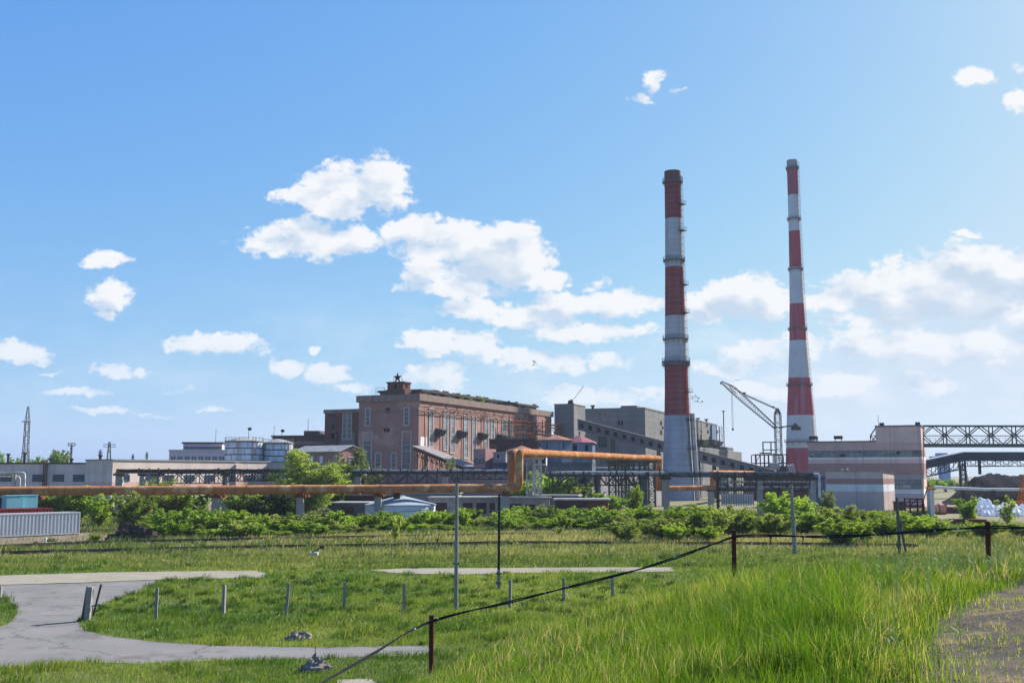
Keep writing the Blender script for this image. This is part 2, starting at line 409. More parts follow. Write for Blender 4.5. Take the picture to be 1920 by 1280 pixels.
def link(name, me, m, parent=None):
    me.materials.append(m); o = bpy.data.objects.new(name, me); col.objects.link(o)
    if parent: o.parent = parent
    return o

# ground material: grass soil with dry and bare patches, browner along the railway
gm = bpy.data.materials.new('ground_soil'); gm.use_nodes = True; nt = gm.node_tree; L = nt.links.new; b = nt.nodes['Principled BSDF']; b.inputs['Roughness'].default_value = .95; b.inputs['Specular IOR Level'].default_value = .1
tc = nd(nt, 'ShaderNodeTexCoord'); sx = nd(nt, 'ShaderNodeSeparateXYZ'); L(tc.outputs['Object'], sx.inputs[0])
n1 = nd(nt, 'ShaderNodeTexNoise'); n1.inputs['Scale'].default_value = .16; n1.inputs['Detail'].default_value = 8; n1.inputs['Roughness'].default_value = .7; L(tc.outputs['Object'], n1.inputs['Vector'])
n2 = nd(nt, 'ShaderNodeTexNoise'); n2.inputs['Scale'].default_value = 2.2; n2.inputs['Detail'].default_value = 8; n2.inputs['Roughness'].default_value = .75; L(tc.outputs['Object'], n2.inputs['Vector'])
g1 = nd(nt, 'ShaderNodeValToRGB'); e = g1.color_ramp.elements; e[0].position = .3; e[0].color = (.055, .09, .016, 1); e[1].position = .72; e[1].color = (.13, .15, .04, 1); L(n2.outputs['Fac'], g1.inputs[0])
g2 = nd(nt, 'ShaderNodeValToRGB'); e = g2.color_ramp.elements; e[0].position = .3; e[0].color = (.10, .11, .045, 1); e[1].position = .7; e[1].color = (.24, .20, .12, 1); L(n2.outputs['Fac'], g2.inputs[0])
yz = nd(nt, 'ShaderNodeMapRange'); yz.interpolation_type = 'SMOOTHSTEP'; yz.inputs['From Min'].default_value = 82; yz.inputs['From Max'].default_value = 112; L(sx.outputs[1], yz.inputs['Value'])
pz = nd(nt, 'ShaderNodeMapRange'); pz.inputs['From Min'].default_value = .45; pz.inputs['From Max'].default_value = .62; pz.inputs['To Max'].default_value = .7; L(n1.outputs['Fac'], pz.inputs['Value'])
mx = nd(nt, 'ShaderNodeMath', operation='MAXIMUM'); m3 = nd(nt, 'ShaderNodeMath', operation='MULTIPLY'); m3.inputs[1].default_value = .5; L(pz.outputs[0], m3.inputs[0]); L(yz.outputs[0], mx.inputs[0]); L(m3.outputs[0], mx.inputs[1])
mm = nd(nt, 'ShaderNodeMix', data_type='RGBA'); L(mx.outputs[0], mm.inputs[0]); L(g1.outputs[0], mm.inputs[6]); L(g2.outputs[0], mm.inputs[7]); L(mm.outputs[2], b.inputs['Base Color'])
bp = nd(nt, 'ShaderNodeBump'); bp.inputs['Strength'].default_value = .6; bp.inputs['Distance'].default_value = .15; L(n2.outputs['Fac'], bp.inputs['Height']); L(bp.outputs[0], b.inputs['Normal'])
tag(link('ground', np_mesh('ground', vv, ff, smooth=True), gm), kind='structure')

# roads and bare patches (photo outline projected on the flat yard, then real sheets)
ROAD = [(-420,1106),(-60,1100),(0,1097),(150,1093),(294,1087),(285,1095),(262,1108),(226,1121),(184,1136),(165,1150),(146,1164),(150,1175),(162,1183),(208,1193),(297,1204),(415,1211),(600,1213.5),(700,1212.5),(800,1210),(812,1220),(795,1229),(700,1231),(640,1233),(416,1238),(261,1244),(128,1241),(50,1251),(-60,1252),(-420,1262),(-420,1184),(-60,1182),(0,1175),(20,1166),(34,1150),(29,1134),(0,1113),(-60,1110),(-420,1118)]
SLAB1 = [(-420,1088),(-60,1081),(0,1079.5),(200,1073.5),(400,1071),(482,1070.5),(500,1076),(494,1083),(400,1085.5),(294,1087),(150,1093),(0,1097),(-60,1100),(-420,1106)]
SLAB2 = [(690,1069),(760,1066),(860,1065.5),(960,1065),(1100,1064),(1262,1064),(1266,1072),(1100,1074),(1000,1074),(900,1077),(860,1078),(740,1075)]
CORNER = [(630,1276),(695,1274),(720,1290),(640,1310)]
YARD = [(1738,962),(1770,955),(1880,957),(2000,962),(2000,985),(1850,980),(1760,975)]
BARE = [(-420,1030),(-420,1004),(0,1004),(150,999),(205,1004),(240,1010),(180,1017),(100,1021),(0,1025)]
def gpoly(pts): return np.array([[G(x, y).x, G(x, y).y] for x, y in pts])
def inside(P, x, y):
    r = np.zeros(len(x), bool); n = len(P); j = n-1
    for i in range(n):
        xi, yi = P[i]; xj, yj = P[j]
        c = ((yi > y) != (yj > y)) & (x < (xj-xi)*(y-yi)/(yj-yi+1e-12)+xi)
        r ^= c; j = i
    return r
def jag(P, step, amp, seed):
    """outline with a broken edge"""
    r = np.random.default_rng(seed); out = []
    for i in range(len(P)):
        a, c = P[i], P[(i+1) % len(P)]; n = max(1, min(60, int(np.hypot(*(c-a))/step)))
        for k in range(n):
            q = a+(c-a)*k/n; out.append(q+r.normal(0, amp, 2)*(1 if k else .3))
    return np.array(out)
def sheet(name, P, z, m, th=0.0, kind='structure'):
    bm = bmesh.new(); vs = [bm.verts.new((x, y, z)) for x, y in P]; f = bm.faces.new(vs); f.normal_update()
    if f.normal.z < 0: f.normal_flip()
    if th:
        g = bmesh.ops.extrude_face_region(bm, geom=[f]); 
        for v in [q for q in g['geom'] if isinstance(q, bmesh.types.BMVert)]: v.co.z -= th
    bmesh.ops.triangulate(bm, faces=[q for q in bm.faces if len(q.verts) > 4])
    bmesh.ops.recalc_face_normals(bm, faces=bm.faces)
    me = bpy.data.meshes.new(name); bm.to_mesh(me); bm.free(); me.materials.append(m)
    o = bpy.data.objects.new(name, me); col.objects.link(o)
    return tag(o, kind=kind)
asphalt = mat('asphalt', (.165, .16, .155), (.215, .205, .19), s=.25, rough=.95, spec=.03, grime=((.125, .12, .118), .8, .35), streak=((.23, .21, .185), .6, .35), bump=.1, crack=((.06, .06, .055), .10))
slabm = mat('concrete_slab', (.40, .37, .33), (.31, .285, .25), s=.5, rough=.9, crack=((.12, .13, .07), .2), grime=((.22, .20, .15), .6, .8), panel=(6, 40, (.22, .20, .14), .06, .15))
soil = mat('bare_soil', (.22, .17, .13), (.15, .125, .095), s=.8, rough=1, grime=((.30, .24, .19), .7, 1.2), bump=.5)
pR, p1_, p2_, pC, pY, pB = [gpoly(q) for q in (ROAD, SLAB1, SLAB2, CORNER, YARD, BARE)]
sheet('road', jag(pR, .8, .05, 1), .016, asphalt)
sheet('concrete_path', jag(p1_, 1.2, .07, 2), .05, slabm, .05)
sheet('concrete_path', jag(p2_, 1.2, .10, 3), .05, slabm, .05)
sheet('concrete_path', jag(pC, .5, .04, 4), .05, slabm, .05)
sheet('yard', jag(pY, 2, .3, 5), .02, slabm)
sheet('bare_ground', jag(pB, 1.5, .25, 6), .012, soil)
OFFROAD = [pR, p1_, p2_, pC, pY]

# gravel patch on the hill beside the camera
gravel = mat('gravel_soil', (.125, .108, .092), (.085, .075, .065), s=2.0, rough=1, spec=.0, grime=((.20, .15, .10), .85, 1.3), bump=.4)
GP = np.array([[hit(x, y).x, hit(x, y).y] for x, y in [(1665,1300),(1668,1240),(1700,1190),(1750,1152),(1820,1120),(1900,1096),(2050,1070),(2300,1060),(2300,1300),(1960,1420),(1740,1360)]])
gx, gy = np.meshgrid(np.arange(GP[:,0].min(), GP[:,0].max(), .25), np.arange(GP[:,1].min(), GP[:,1].max(), .25))
nxg, nyg = gx.shape[1], gx.shape[0]
gi = (np.arange(nyg-1)[:, None]*nxg+np.arange(nxg-1)[None, :]).ravel(); gf = np.stack([gi, gi+1, gi+nxg+1, gi+nxg], 1)
keep = inside(GP, gx.ravel()[gf].mean(1), gy.ravel()[gf].mean(1))
hole = np.sin(gx*1.3+.5)*np.cos(gy*1.7)*.06
gz = ground_z(gx, gy)+.045+np.maximum(-.02, hole*.3)
tag(link('bare_ground', np_mesh('bare_ground', np.stack([gx.ravel(), gy.ravel(), gz.ravel()], 1), gf[keep], smooth=True), gravel), kind='structure')

# ------------------------------------------------------------------ grass
def blades(P, h, wd, lean, tint, seed, bend=.35, dirs=None):
    r = np.random.default_rng(seed); n = len(P); a = r.uniform(0, 2*np.pi, n)
    sx_, sy_ = np.cos(a)*wd/2, np.sin(a)*wd/2
    la = r.normal(.6, 1.2, n) if dirs is None else dirs+r.normal(0, .5, n); lx, ly = np.cos(la)*lean*h, np.sin(la)*lean*h
    v = np.zeros((n, 5, 3))
    v[:, 0] = np.stack([P[:,0]-sx_, P[:,1]-sy_, P[:,2]-.03], 1); v[:, 1] = np.stack([P[:,0]+sx_, P[:,1]+sy_, P[:,2]-.03], 1)
    mx_, my_, mz_ = P[:,0]+lx*bend, P[:,1]+ly*bend, P[:,2]+h*.58
    v[:, 2] = np.stack([mx_+sx_*.8, my_+sy_*.8, mz_], 1); v[:, 3] = np.stack([mx_-sx_*.8, my_-sy_*.8, mz_], 1)
    v[:, 4] = np.stack([P[:,0]+lx, P[:,1]+ly, P[:,2]+h*(1-.25*lean**2)], 1)
    i = np.arange(n)*5
    q = np.stack([i, i+1, i+2, i+3], 1); t = np.stack([i+3, i+2, i+4, i+4], 1)
    t3 = np.stack([i+3, i+2, i+4], 1)
    # all triangles
    f = np.concatenate([q[:, [0,1,2]], q[:, [0,2,3]], t3])
    return v.reshape(-1, 3), f, np.repeat(tint, 5)
def vnoise(x, y, s, seed):
    """smooth value noise 0..1"""
    r = np.random.default_rng(seed); T = r.random((64, 64)); x = x*s; y = y*s
    xi, yi = np.floor(x).astype(int), np.floor(y).astype(int); fx, fy = x-xi, y-yi
    fx = fx*fx*(3-2*fx); fy = fy*fy*(3-2*fy)
    g = lambda a, b_: T[a % 64, b_ % 64]
    return (g(xi,yi)*(1-fx)+g(xi+1,yi)*fx)*(1-fy)+(g(xi,yi+1)*(1-fx)+g(xi+1,yi+1)*fx)*fy
def fbm(x, y, s, seed): return (vnoise(x,y,s,seed)*.5+vnoise(x,y,s*2.1,seed+1)*.3+vnoise(x,y,s*4.3,seed+2)*.2)
def pxof(x, y, z):
    """photo pixel of world points"""
    dy = y; dz = z-H; fwd = dy*CP+dz*SP; up = -dy*SP+dz*CP
    return 960+FPX*x/fwd, 640-FPX*up/fwd
def scatter(x0, x1, y0, y1, n, r): return r.uniform(x0, x1, n), r.uniform(y0, y1, n)

grass_lush = leaf_mat('grass_lush', (.036, .105, .006), (.14, .225, .02), (.36, .31, .17), tl=.5, rnd=0)
grass_lawn = leaf_mat('grass_lawn', (.055, .125, .013), (.185, .25, .038), (.38, .31, .16), tl=.48, rnd=0)
grass_scrub = leaf_mat('grass_scrub', (.07, .125, .025), (.215, .245, .075), (.43, .34, .24), tl=.42, rnd=0)
weedm = leaf_mat('weed_grey', (.09, .15, .075), (.17, .24, .13), (.24, .30, .19), tl=.3, rnd=0)

# --- hill grass
r = np.random.default_rng(11)
n = 1050000; nt_ = 46000
Yt = 6.5*(44/6.5)**r.random(nt_); Xt = r.uniform(-.47, .56, nt_)*Yt              # tussock centres, more near the eye
ti = r.integers(0, nt_, n); intuft = r.random(n) < .62; ta = r.uniform(0, 6.28, n); tr = np.abs(r.normal(0, .5, n))*(.05+.006*Yt[ti])
Yv = np.where(intuft, Yt[ti]+np.sin(ta)*tr, 6.5*(44/6.5)**r.random(n)); Xv = np.where(intuft, Xt[ti]+np.cos(ta)*tr, r.uniform(-.47, .56, n)*Yv)
tuft_h = r.uniform(.65, 1.4, nt_)[ti]; tuft_c = r.normal(0, .13, nt_)[ti]
Zv = ground_z(Xv, Yv)
pxx, pyy = pxof(Xv, Yv, Zv)
inG = inside(GP, Xv+r.normal(0, .28, n), Yv+r.normal(0, .28, n))
ok = (Zv > .12) & (~inG | (r.random(n) < .10)) & (pxx > 560)
lush = np.exp(-(((pxx-1480)/300)**2+((pyy-1170)/120)**2))
dry = np.exp(-(((pxx-1230)/260)**2+((pyy-1120)/45)**2))*.9
edge = np.exp(-(((pxx-1690)/80)**2))*(pyy > 1130)*.9+np.exp(-(((pxx-1850)/160)**2+((pyy-1100)/26)**2))*.5
nz = fbm(Xv, Yv, .9, 21); nz2 = fbm(Xv, Yv, .35, 27)
h = (.24+.36*lush+.14*nz2)*r.uniform(.45, 1.2, n)*(.6+.7*nz)*np.where(intuft, tuft_h, .8)
h *= np.where(inG, .3, 1.0)*(1-.35*np.clip(edge, 0, 1))
ok &= r.random(n) < np.clip(.5+.9*nz+.6*lush-.45*edge, .12, 1)*np.clip(.75+.25*(20/Yv), 0, 1)
tint = np.clip(.33+.42*(nz-.5)*2+np.where(intuft, tuft_c, 0)+r.normal(0, .09, n)-.14*lush, 0, .62)
isdry = r.random(n) < np.clip(.07+.6*inG+.45*dry+.40*edge+.25*(nz2-.55), .02, .8)
tint = np.where(isdry, r.uniform(.7, 1.0, n), tint)
wd = r.uniform(.0035, .008, n)*(1+Yv/20)
P = np.stack([Xv, Yv, Zv], 1)[ok]
v_, f_, t_ = blades(P, h[ok], wd[ok], np.where(r.random(n) < .2, r.uniform(.5, .95, n), r.uniform(.03, .5, n))[ok], tint[ok], 12, dirs=np.where(intuft, ta, r.normal(.6, 1.3, n))[ok])
tag(link('hill_grass', np_mesh('hill_grass', v_, f_, {'tint': t_}), grass_lush), 'tall bright green grass covering the foreground hillside', 'grass', kind='stuff')

# seed heads: thin pale stalks standing above the hill grass
n = 55000
Yv = 12*(40/12)**r.random(n); Xv = r.uniform(-.45, .55, n)*Yv; Zv = ground_z(Xv, Yv); pxx, pyy = pxof(Xv, Yv, Zv)
w8 = .08+.9*np.exp(-(((pxx-1250)/300)**2+((pyy-1110)/50)**2))+.35*np.exp(-(((pxx-1050)/200)**2+((pyy-1200)/60)**2))+.25*(fbm(Xv, Yv, .5, 41) > .6)
ok = (Zv > .2) & ~inside(GP, Xv, Yv) & (r.random(n) < w8*.8)
P = np.stack([Xv, Yv, Zv], 1)[ok]; k = len(P)
v_, f_, t_ = blades(P, r.uniform(.3, .58, k), .004+.0007*P[:,1], r.uniform(.1, .5, k), r.uniform(.7, 1, k), 13, .2)
tag(link('seed_heads', np_mesh('seed_heads', v_, f_, {'tint': t_}), grass_scrub), 'dry straw-coloured seed stalks among the hillside grass', 'grass', kind='stuff')

# grey-green weeds (stem + leaves along it)
def weeds(P, hh, seed, nl=20):
    r = np.random.default_rng(seed); V = []; Fc = []; T = []; o = 0
    for p_, h_ in zip(P, hh):
        lean = r.normal(0, .12, 2)
        m_ = nl
        t = np.sort(r.uniform(.15, 1, m_)); base = np.stack([p_[0]+lean[0]*t*h_, p_[1]+lean[1]*t*h_, p_[2]+t*h_], 1)
        a = r.uniform(0, 6.28, m_); l = h_*.19*(1.15-t)*r.uniform(.7, 1.3, m_); up = r.uniform(.2, .9, m_)
        tip = base+np.stack([np.cos(a)*l, np.sin(a)*l, up*l], 1); wv = np.stack([-np.sin(a), np.cos(a), a*0], 1)*(l*.10)[:, None]
        mid = (base*.5+tip*.5)
        vv_ = np.stack([base, mid+wv, tip, mid-wv], 1).reshape(-1, 3)
        st = np.array([[p_[0]-.008, p_[1], p_[2]], [p_[0]+.008, p_[1], p_[2]], [p_[0]+lean[0]*h_+.004, p_[1]+lean[1]*h_, p_[2]+h_], [p_[0]+lean[0]*h_-.004, p_[1]+lean[1]*h_, p_[2]+h_]])
        vv_ = np.concatenate([vv_, st]); m4 = m_+1
        i = o+np.arange(m4)*4; Fc.append(np.stack([i, i+1, i+2, i+3], 1)); V.append(vv_); T.append(np.repeat(r.uniform(0, .55, m4), 4)); o += m4*4
    return np.concatenate(V), np.concatenate(Fc), np.concatenate(T)
cl = []
for (x, y, sxx, syy, k) in [(1640,1075,150,16,650),(1760,1060,90,14,380),(1500,1085,60,16,150),(1630,1180,14,40,18),(1590,1150,60,40,40),(1010,1110,40,10,60),(1150,1090,40,8,45),(950,1140,60,12,70),(1830,1055,60,10,90)]:
    for _ in range(k):
        q = hit(r.normal(x, sxx), r.normal(y, syy)); 
        if q.z > .3: cl.append((q.x+r.normal(0, .5), q.y+r.normal(0, .9)))
cl = np.array(cl); P = np.stack([cl[:,0], cl[:,1], ground_z(cl[:,0], cl[:,1])], 1)
v_, f_, t_ = weeds(P, r.uniform(.45, .9, len(P)), 14)
tag(link('weeds', np_mesh('weeds', v_, f_, {'tint': t_}), weedm), 'grey-green leafy weed stalks standing in the hillside grass', 'weeds', kind='stuff')

# --- lawn in the hollow
n = 520000
Yv = 33*(100/33)**r.random(n); Xv = r.uniform(-.56, .60, n)*Yv; Zv = ground_z(Xv, Yv)
bad = np.zeros(n, bool)
jx, jy = r.normal(0, .12, n), r.normal(0, .18, n)
for q in OFFROAD: bad |= inside(q, Xv+jx, Yv+jy)
nz = fbm(Xv, Yv, .45, 31); nz2 = fbm(Xv, Yv, .12, 35)
clump = np.clip((vnoise(Xv, Yv, .8, 38)-.66)*4, 0, 1)*(Yv < 90)
ok = ~bad & (Zv < .6) & (r.random(n) < np.clip(.45+.7*nz+clump, .1, 1))
strip = np.exp(-((Yv-54.5)/1.6)**2)*(Xv > -16)            # longer grass along the posts
h = (.10+.14*nz+.24*clump+.16*strip*nz)*r.uniform(.6, 1.4, n)
tint = np.clip(.36+1.0*(nz2-.5)+.5*(nz-.5)-.36*clump-.28*strip+r.normal(0, .09, n), 0, .62)
tint = np.where(r.random(n) < .05+.12*(nz2 > .58)+.15*np.clip((Yv-80)/20, 0, 1), r.uniform(.65, 1, n), tint)
P = np.stack([Xv, Yv, Zv], 1)[ok]
v_, f_, t_ = blades(P, h[ok], (r.uniform(.012, .024, n)*(Yv/40))[ok], r.uniform(.2, .8, n)[ok], tint[ok], 15)
tag(link('lawn_grass', np_mesh('lawn_grass', v_, f_, {'tint': t_}), grass_lawn), 'short green grass around the curved grey road', 'grass', kind='stuff')

# dark weedy tufts dotted over the lawn and the scrub
r = np.random.default_rng(77); tx_, ty_ = [], []
while len(tx_) < 620:
    x, y = r.uniform(-80, 1990), (r.uniform(1084, 1150) if r.random() < .55 else r.uniform(1012, 1240)); q = G(x, y)
    if float(ground_z(q.x, q.y)) > .5: continue
    if any(inside(o_, np.array([q.x]), np.array([q.y]))[0] for o_ in OFFROAD): continue
    tx_.append(q.x); ty_.append(q.y)
tx_, ty_ = np.array(tx_), np.array(ty_); k_ = 70; sz = r.uniform(.5, 1.25, len(tx_))*np.clip(ty_/70, .75, 1.5)
cx_, cy_, s_ = np.repeat(tx_, k_), np.repeat(ty_, k_), np.repeat(sz, k_); n = len(cx_); a_ = r.uniform(0, 6.28, n); q_ = np.abs(r.normal(0, .22, n))*s_
P = np.stack([cx_+np.cos(a_)*q_, cy_+np.sin(a_)*q_, ground_z(cx_, cy_)], 1)
v_, f_, t_ = blades(P, r.uniform(.14, .42, n)*s_, r.uniform(.02, .04, n)*np.clip(cy_/55, .8, 2.2), r.uniform(.2, .9, n), np.clip(np.repeat(r.uniform(0, .3, len(tx_)), k_)+r.normal(0, .05, n), 0, .5), 18, dirs=a_)
tag(link('weed_tufts', np_mesh('weed_tufts', v_, f_, {'tint': t_}), leaf_mat('weed_dark', (.03,.07,.012), (.13,.19,.04), tl=.4, rnd=0)), 'dark leafy weed tufts dotted over the lawn and scrub', 'weeds', kind='stuff')
TRACKS = [[(-300,1049),(0,1040.5),(250,1034),(500,1028),(700,1025.5),(960,1020),(1250,1021.5),(1450,1022.5),(1720,1026)], [(-300,1037),(0,1027.5),(140,1021),(300,1017),(500,1012.5),(760,1008),(1000,1003)]]
# --- scrubby grass along the railway and out to the pipeline
n = 330000
Yv = 84*(215/84)**r.random(n); Xv = r.uniform(-.58, .62, n)*Yv; Zv = Yv*0
bad = np.zeros(n, bool)
for q in OFFROAD: bad |= inside(q, Xv, Yv)
bad |= inside(pB, Xv, Yv) & (r.random(n) < .93)
nz = fbm(Xv, Yv*2.2, .16, 51); nz2 = fbm(Xv, Yv*2.5, .06, 55); px_ = 960+FPX*Xv/Yv
pale = np.exp(-((Yv-122)/9)**2)*np.clip((px_-300)/200, 0, 1)
clump = np.clip((vnoise(Xv, Yv*1.5, .38, 58)-.60)*4, 0, 1)+np.clip((vnoise(Xv, Yv*1.5, .9, 59)-.70)*4, 0, 1)
bed = np.zeros(n)
for T_ in TRACKS:
    g_ = gpoly(T_); dt_ = np.abs(Yv-np.interp(Xv, g_[:, 0], g_[:, 1], left=-99, right=-99)); bed = np.maximum(bed, np.exp(-(dt_/2.0)**4))
ok = ~bad & (r.random(n) < np.clip(.35+1.0*nz, .1, 1)*(1-.62*bed))
h = (1-.35*bed)*(.12+.36*nz+.25*pale*nz2+.30*clump)*r.uniform(.6, 1.5, n)*np.where(Yv < 98, .7, 1)
tint = np.clip(.28+.9*(nz2-.5)+.4*(nz-.5)-.25*clump+r.normal(0, .10, n), 0, .62)
tint = np.where(r.random(n) < .10+.5*bed+.75*pale*(1-.8*np.clip(clump, 0, 1))+.3*(nz2 > .56), r.uniform(.6, 1, n), tint)
P = np.stack([Xv, Yv, Zv], 1)[ok]
v_, f_, t_ = blades(P, h[ok], (r.uniform(.02, .045, n)*(Yv/70))[ok], r.uniform(.2, .8, n)[ok], tint[ok], 16)
tag(link('scrub_grass', np_mesh('scrub_grass', v_, f_, {'tint': t_}), grass_scrub), 'dry and green scrub grass over the old railway tracks', 'grass', kind='stuff')
# ------------------------------------------------------------------ shared materials
M_pink = mat('pink_plaster', (.345, .205, .175), (.27, .16, .135), s=.35, streak=((.26, .13, .10), .55, .8), grime=((.52, .36, .28), .5, .12))
M_brick = mat('dark_brick', (.20, .105, .085), (.155, .08, .07), s=.6, panel=(.6, .3, (.13, .08, .07), .03, .25, .5))
M_dbrown = mat('brown_sheet', (.12, .065, .06), (.09, .05, .048), s=.5, panel=(3, 30, (.06, .035, .035), .06, .15))
M_cornice = mat('weathered_cornice', (.29, .215, .18), (.21, .16, .14), s=.7, streak=((.14, .11, .09), .7, 1.2))
M_trim = mat('pale_window_trim', (.50, .46, .44), (.40, .36, .35), s=1)
M_roof = mat('roofing_felt', (.075, .068, .066), (.11, .10, .09), s=.5, rough=.95)
M_rooflt = mat('pale_roof', (.36, .36, .35), (.27, .27, .27), s=.4, rough=.9, grime=((.20, .18, .15), .6, .6))
M_gconc = mat('grey_concrete_panels', (.26, .25, .235), (.20, .195, .185), s=.25, streak=((.16, .155, .15), .5, .5), panel=(6, 1.8, (.13, .125, .12), .06, .14))
M_conc = mat('concrete', (.36, .35, .33), (.27, .265, .25), s=.8, streak=((.18, .17, .155), .5, 1.5), rough=.9)
M_postc = mat('post_concrete', (.31, .30, .275), (.22, .215, .20), s=4, streak=((.2, .19, .17), .5, 6), rough=.9, bump=.3)
M_darkp = mat('dark_opening', (.018, .02, .025), (.03, .032, .038), s=1, rough=.5)
M_glass = mat('dark_glass', (.035, .055, .08), (.06, .085, .11), s=.8, rough=.12, spec=.6, panel=(1.2, 1.5, (.14, .14, .14), .07, .4))
M_bglass = mat('blue_glass', (.035, .085, .15), (.02, .05, .09), s=.6, rough=.15, spec=.5)
M_glaz = mat('dusty_glazing', (.34, .40, .42), (.22, .28, .30), s=.9, rough=.25, spec=.5, grime=((.02, .025, .03), .95, 1.1), panel=(.9, 1.15, (.10, .105, .11), .09, .45))
M_rust = mat('rusty_steel', (.20, .085, .045), (.12, .055, .035), s=1.5, rough=.85)
M_steel = mat('grey_steel', (.17, .18, .185), (.12, .125, .13), s=1, rough=.6, grime=((.12, .065, .04), .6, 2))
M_dsteel = mat('dark_steel', (.055, .052, .052), (.085, .07, .062), s=1, rough=.7)
M_gsteel = mat('green_grey_steel', (.115, .145, .125), (.085, .105, .095), s=.6, rough=.6)
M_lsteel = mat('pale_steel', (.50, .51, .52), (.38, .38, .38), s=.8, rough=.5, metal=.2, grime=((.22, .14, .09), .6, 1.2))
M_white = mat('white_paint', (.76, .76, .74), (.62, .62, .60), s=.6, streak=((.42, .36, .30), .5, 1.5))
M_bluem = mat('blue_grey_metal', (.19, .27, .37), (.145, .20, .28), s=.4, rough=.55, panel=(1.4, 9, (.09, .12, .16), .05, .2), streak=((.22, .14, .10), .5, 1.2))
M_redroof = mat('faded_red_roof', (.34, .18, .13), (.26, .145, .115), s=.6, grime=((.36, .27, .20), .7, .4), streak=((.2, .10, .08), .4, 1.5))
M_pinkroof = mat('pink_roof', (.38, .17, .18), (.30, .14, .15), s=.6)
M_wcoat = mat('red_white_brick', (.60, .60, .60))

def winf(root, f, u0, u1, z0, z1, t=.12, d=.1, pane=None, frame=None, at=0.0, bars=0, hb=0):
    """window on the front face (f='f', w=at), or the right side (f='r', u=at)"""
    pane = pane or M_glass; frame = frame or M_trim
    def bx(mb, a0, a1, b0, b1, p0, p1):
        if f == 'f': mb.box(a0, at-p1, b0, a1, at-p0, b1)
        else: mb.box(at+p0, a0, b0, at+p1, a1, b1)
    m = MB(); bx(m, u0-t, u0, z0-t, z1+t, 0, d); bx(m, u1, u1+t, z0-t, z1+t, 0, d); bx(m, u0, u1, z1, z1+t, 0, d); bx(m, u0, u1, z0-t, z0, 0, d)
    for i in range(bars):
        uu = u0+(u1-u0)*(i+1)/(bars+1); bx(m, uu-.05, uu+.05, z0, z1, .06, d*.8)
    for i in range(hb):
        zz = z0+(z1-z0)*(i+1)/(hb+1); bx(m, u0, u1, zz-.05, zz+.05, .06, d*.78)
    w = m.build('window', frame, root)
    q = MB(); bx(q, u0, u1, z0, z1, .0, .05); q.build('pane', pane, w)
    return w
def body(root, u0, u1, w1, h, m, name='wall', w0=0, z0=-.2):
    return MB().box(u0, w0, z0, u1, w1, h).build(name, m, root)
def coping(root, u0, u1, w0, w1, z0, z1, o, m, name='cornice'):
    q = MB()
    q.box(u0-o, w0-o, z0, u1+o, w0+.3, z1); q.box(u1-.3, w0+.3, z0, u1+o, w1+o, z1); q.box(u0-o, w0+.3, z0, u0+.3, w1+o, z1); q.box(u0+.3, w1-.3, z0, u1-.3, w1+o, z1)
    return q.build(name, m, root)
def truss(mb, p, q, h, n, w=.14, wd=None, up=Vector((0,0,1)), kind='N', th=None):
    """planar truss from p to q (bottom chord), height h upward"""
    p = Vector(p); q = Vector(q); wd = wd or w*.7; th = th or w
    mb.beam(p, q, w, th); mb.beam(p+up*h, q+up*h, w, th)
    for i in range(n+1):
        a = p.lerp(q, i/n); mb.beam(a, a+up*h, wd)
        if i < n:
            b_ = p.lerp(q, (i+1)/n)
            if kind == 'X': mb.beam(a, b_+up*h, wd*.8); mb.beam(b_, a+up*h, wd*.8)
            elif i % 2: mb.beam(a, b_+up*h, wd)
            else: mb.beam(b_, a+up*h, wd)
def lattice_mast(mb, c, w0, w1, z0, z1, n, leg=.12, br=.07, ang=0):
    cx, cy = c
    def cor(k, z):
        t = (z-z0)/(z1-z0); hw = (w0+(w1-w0)*t)/2; a = ang+math.pi/4+k*math.pi/2
        return Vector((cx+hw*1.414*math.cos(a), cy+hw*1.414*math.sin(a), z))
    for k in range(4): mb.beam(cor(k, z0), cor(k, z1), leg)
    for i in range(n):
        a, b_ = z0+(z1-z0)*i/n, z0+(z1-z0)*(i+1)/n
        for k in range(4):
            k2 = (k+1) % 4
            mb.beam(cor(k, b_), cor(k2, b_), br)
            if (i+k) % 2: mb.beam(cor(k, a), cor(k2, b_), br)
            else: mb.beam(cor(k2, a), cor(k, b_), br)
def railing(mb, pts, h=1.1, n=None, w=.06):
    for a, b_ in zip(pts[:-1], pts[1:]):
        a = Vector(a); b_ = Vector(b_); k = max(1, int((b_-a).length/2))
        mb.beam(a+Vector((0,0,h)), b_+Vector((0,0,h)), w); mb.beam(a+Vector((0,0,h*.5)), b_+Vector((0,0,h*.5)), w*.8)
        for i in range(k+1): q = a.lerp(b_, i/k); mb.beam(q, q+Vector((0,0,h)), w)

# ------------------------------------------------------------------ main brick power hall
f = F(671, 277.6, -24.8)
u1 = f.u(785, 800); w1 = f.w(1034, u1, 800)
ztop = f.z(738, u1, 0); zc = ztop-1.7
hall = f.thing('power_hall', 'tall pink-brown brick hall with narrow windows and a star on its roof tower', 'building')
body(hall, 0, u1, w1, ztop-.3, M_pink)
coping(hall, 0, u1, 0, w1, zc, ztop, .55, M_cornice)
MB().box(.35, .35, ztop-.29, u1-.35, w1-.35, ztop-.1).build('roof', M_roof, hall)
q = MB(); q.box(-.12, -.12, ztop-4.3, u1+.12, 0, ztop-4.0); q.box(u1, 0, ztop-4.3, u1+.14, w1, ztop-4.0); q.box(u1, 0, ztop-3.1, u1+.1, w1, ztop-2.95); q.build('string_course', M_cornice, hall)
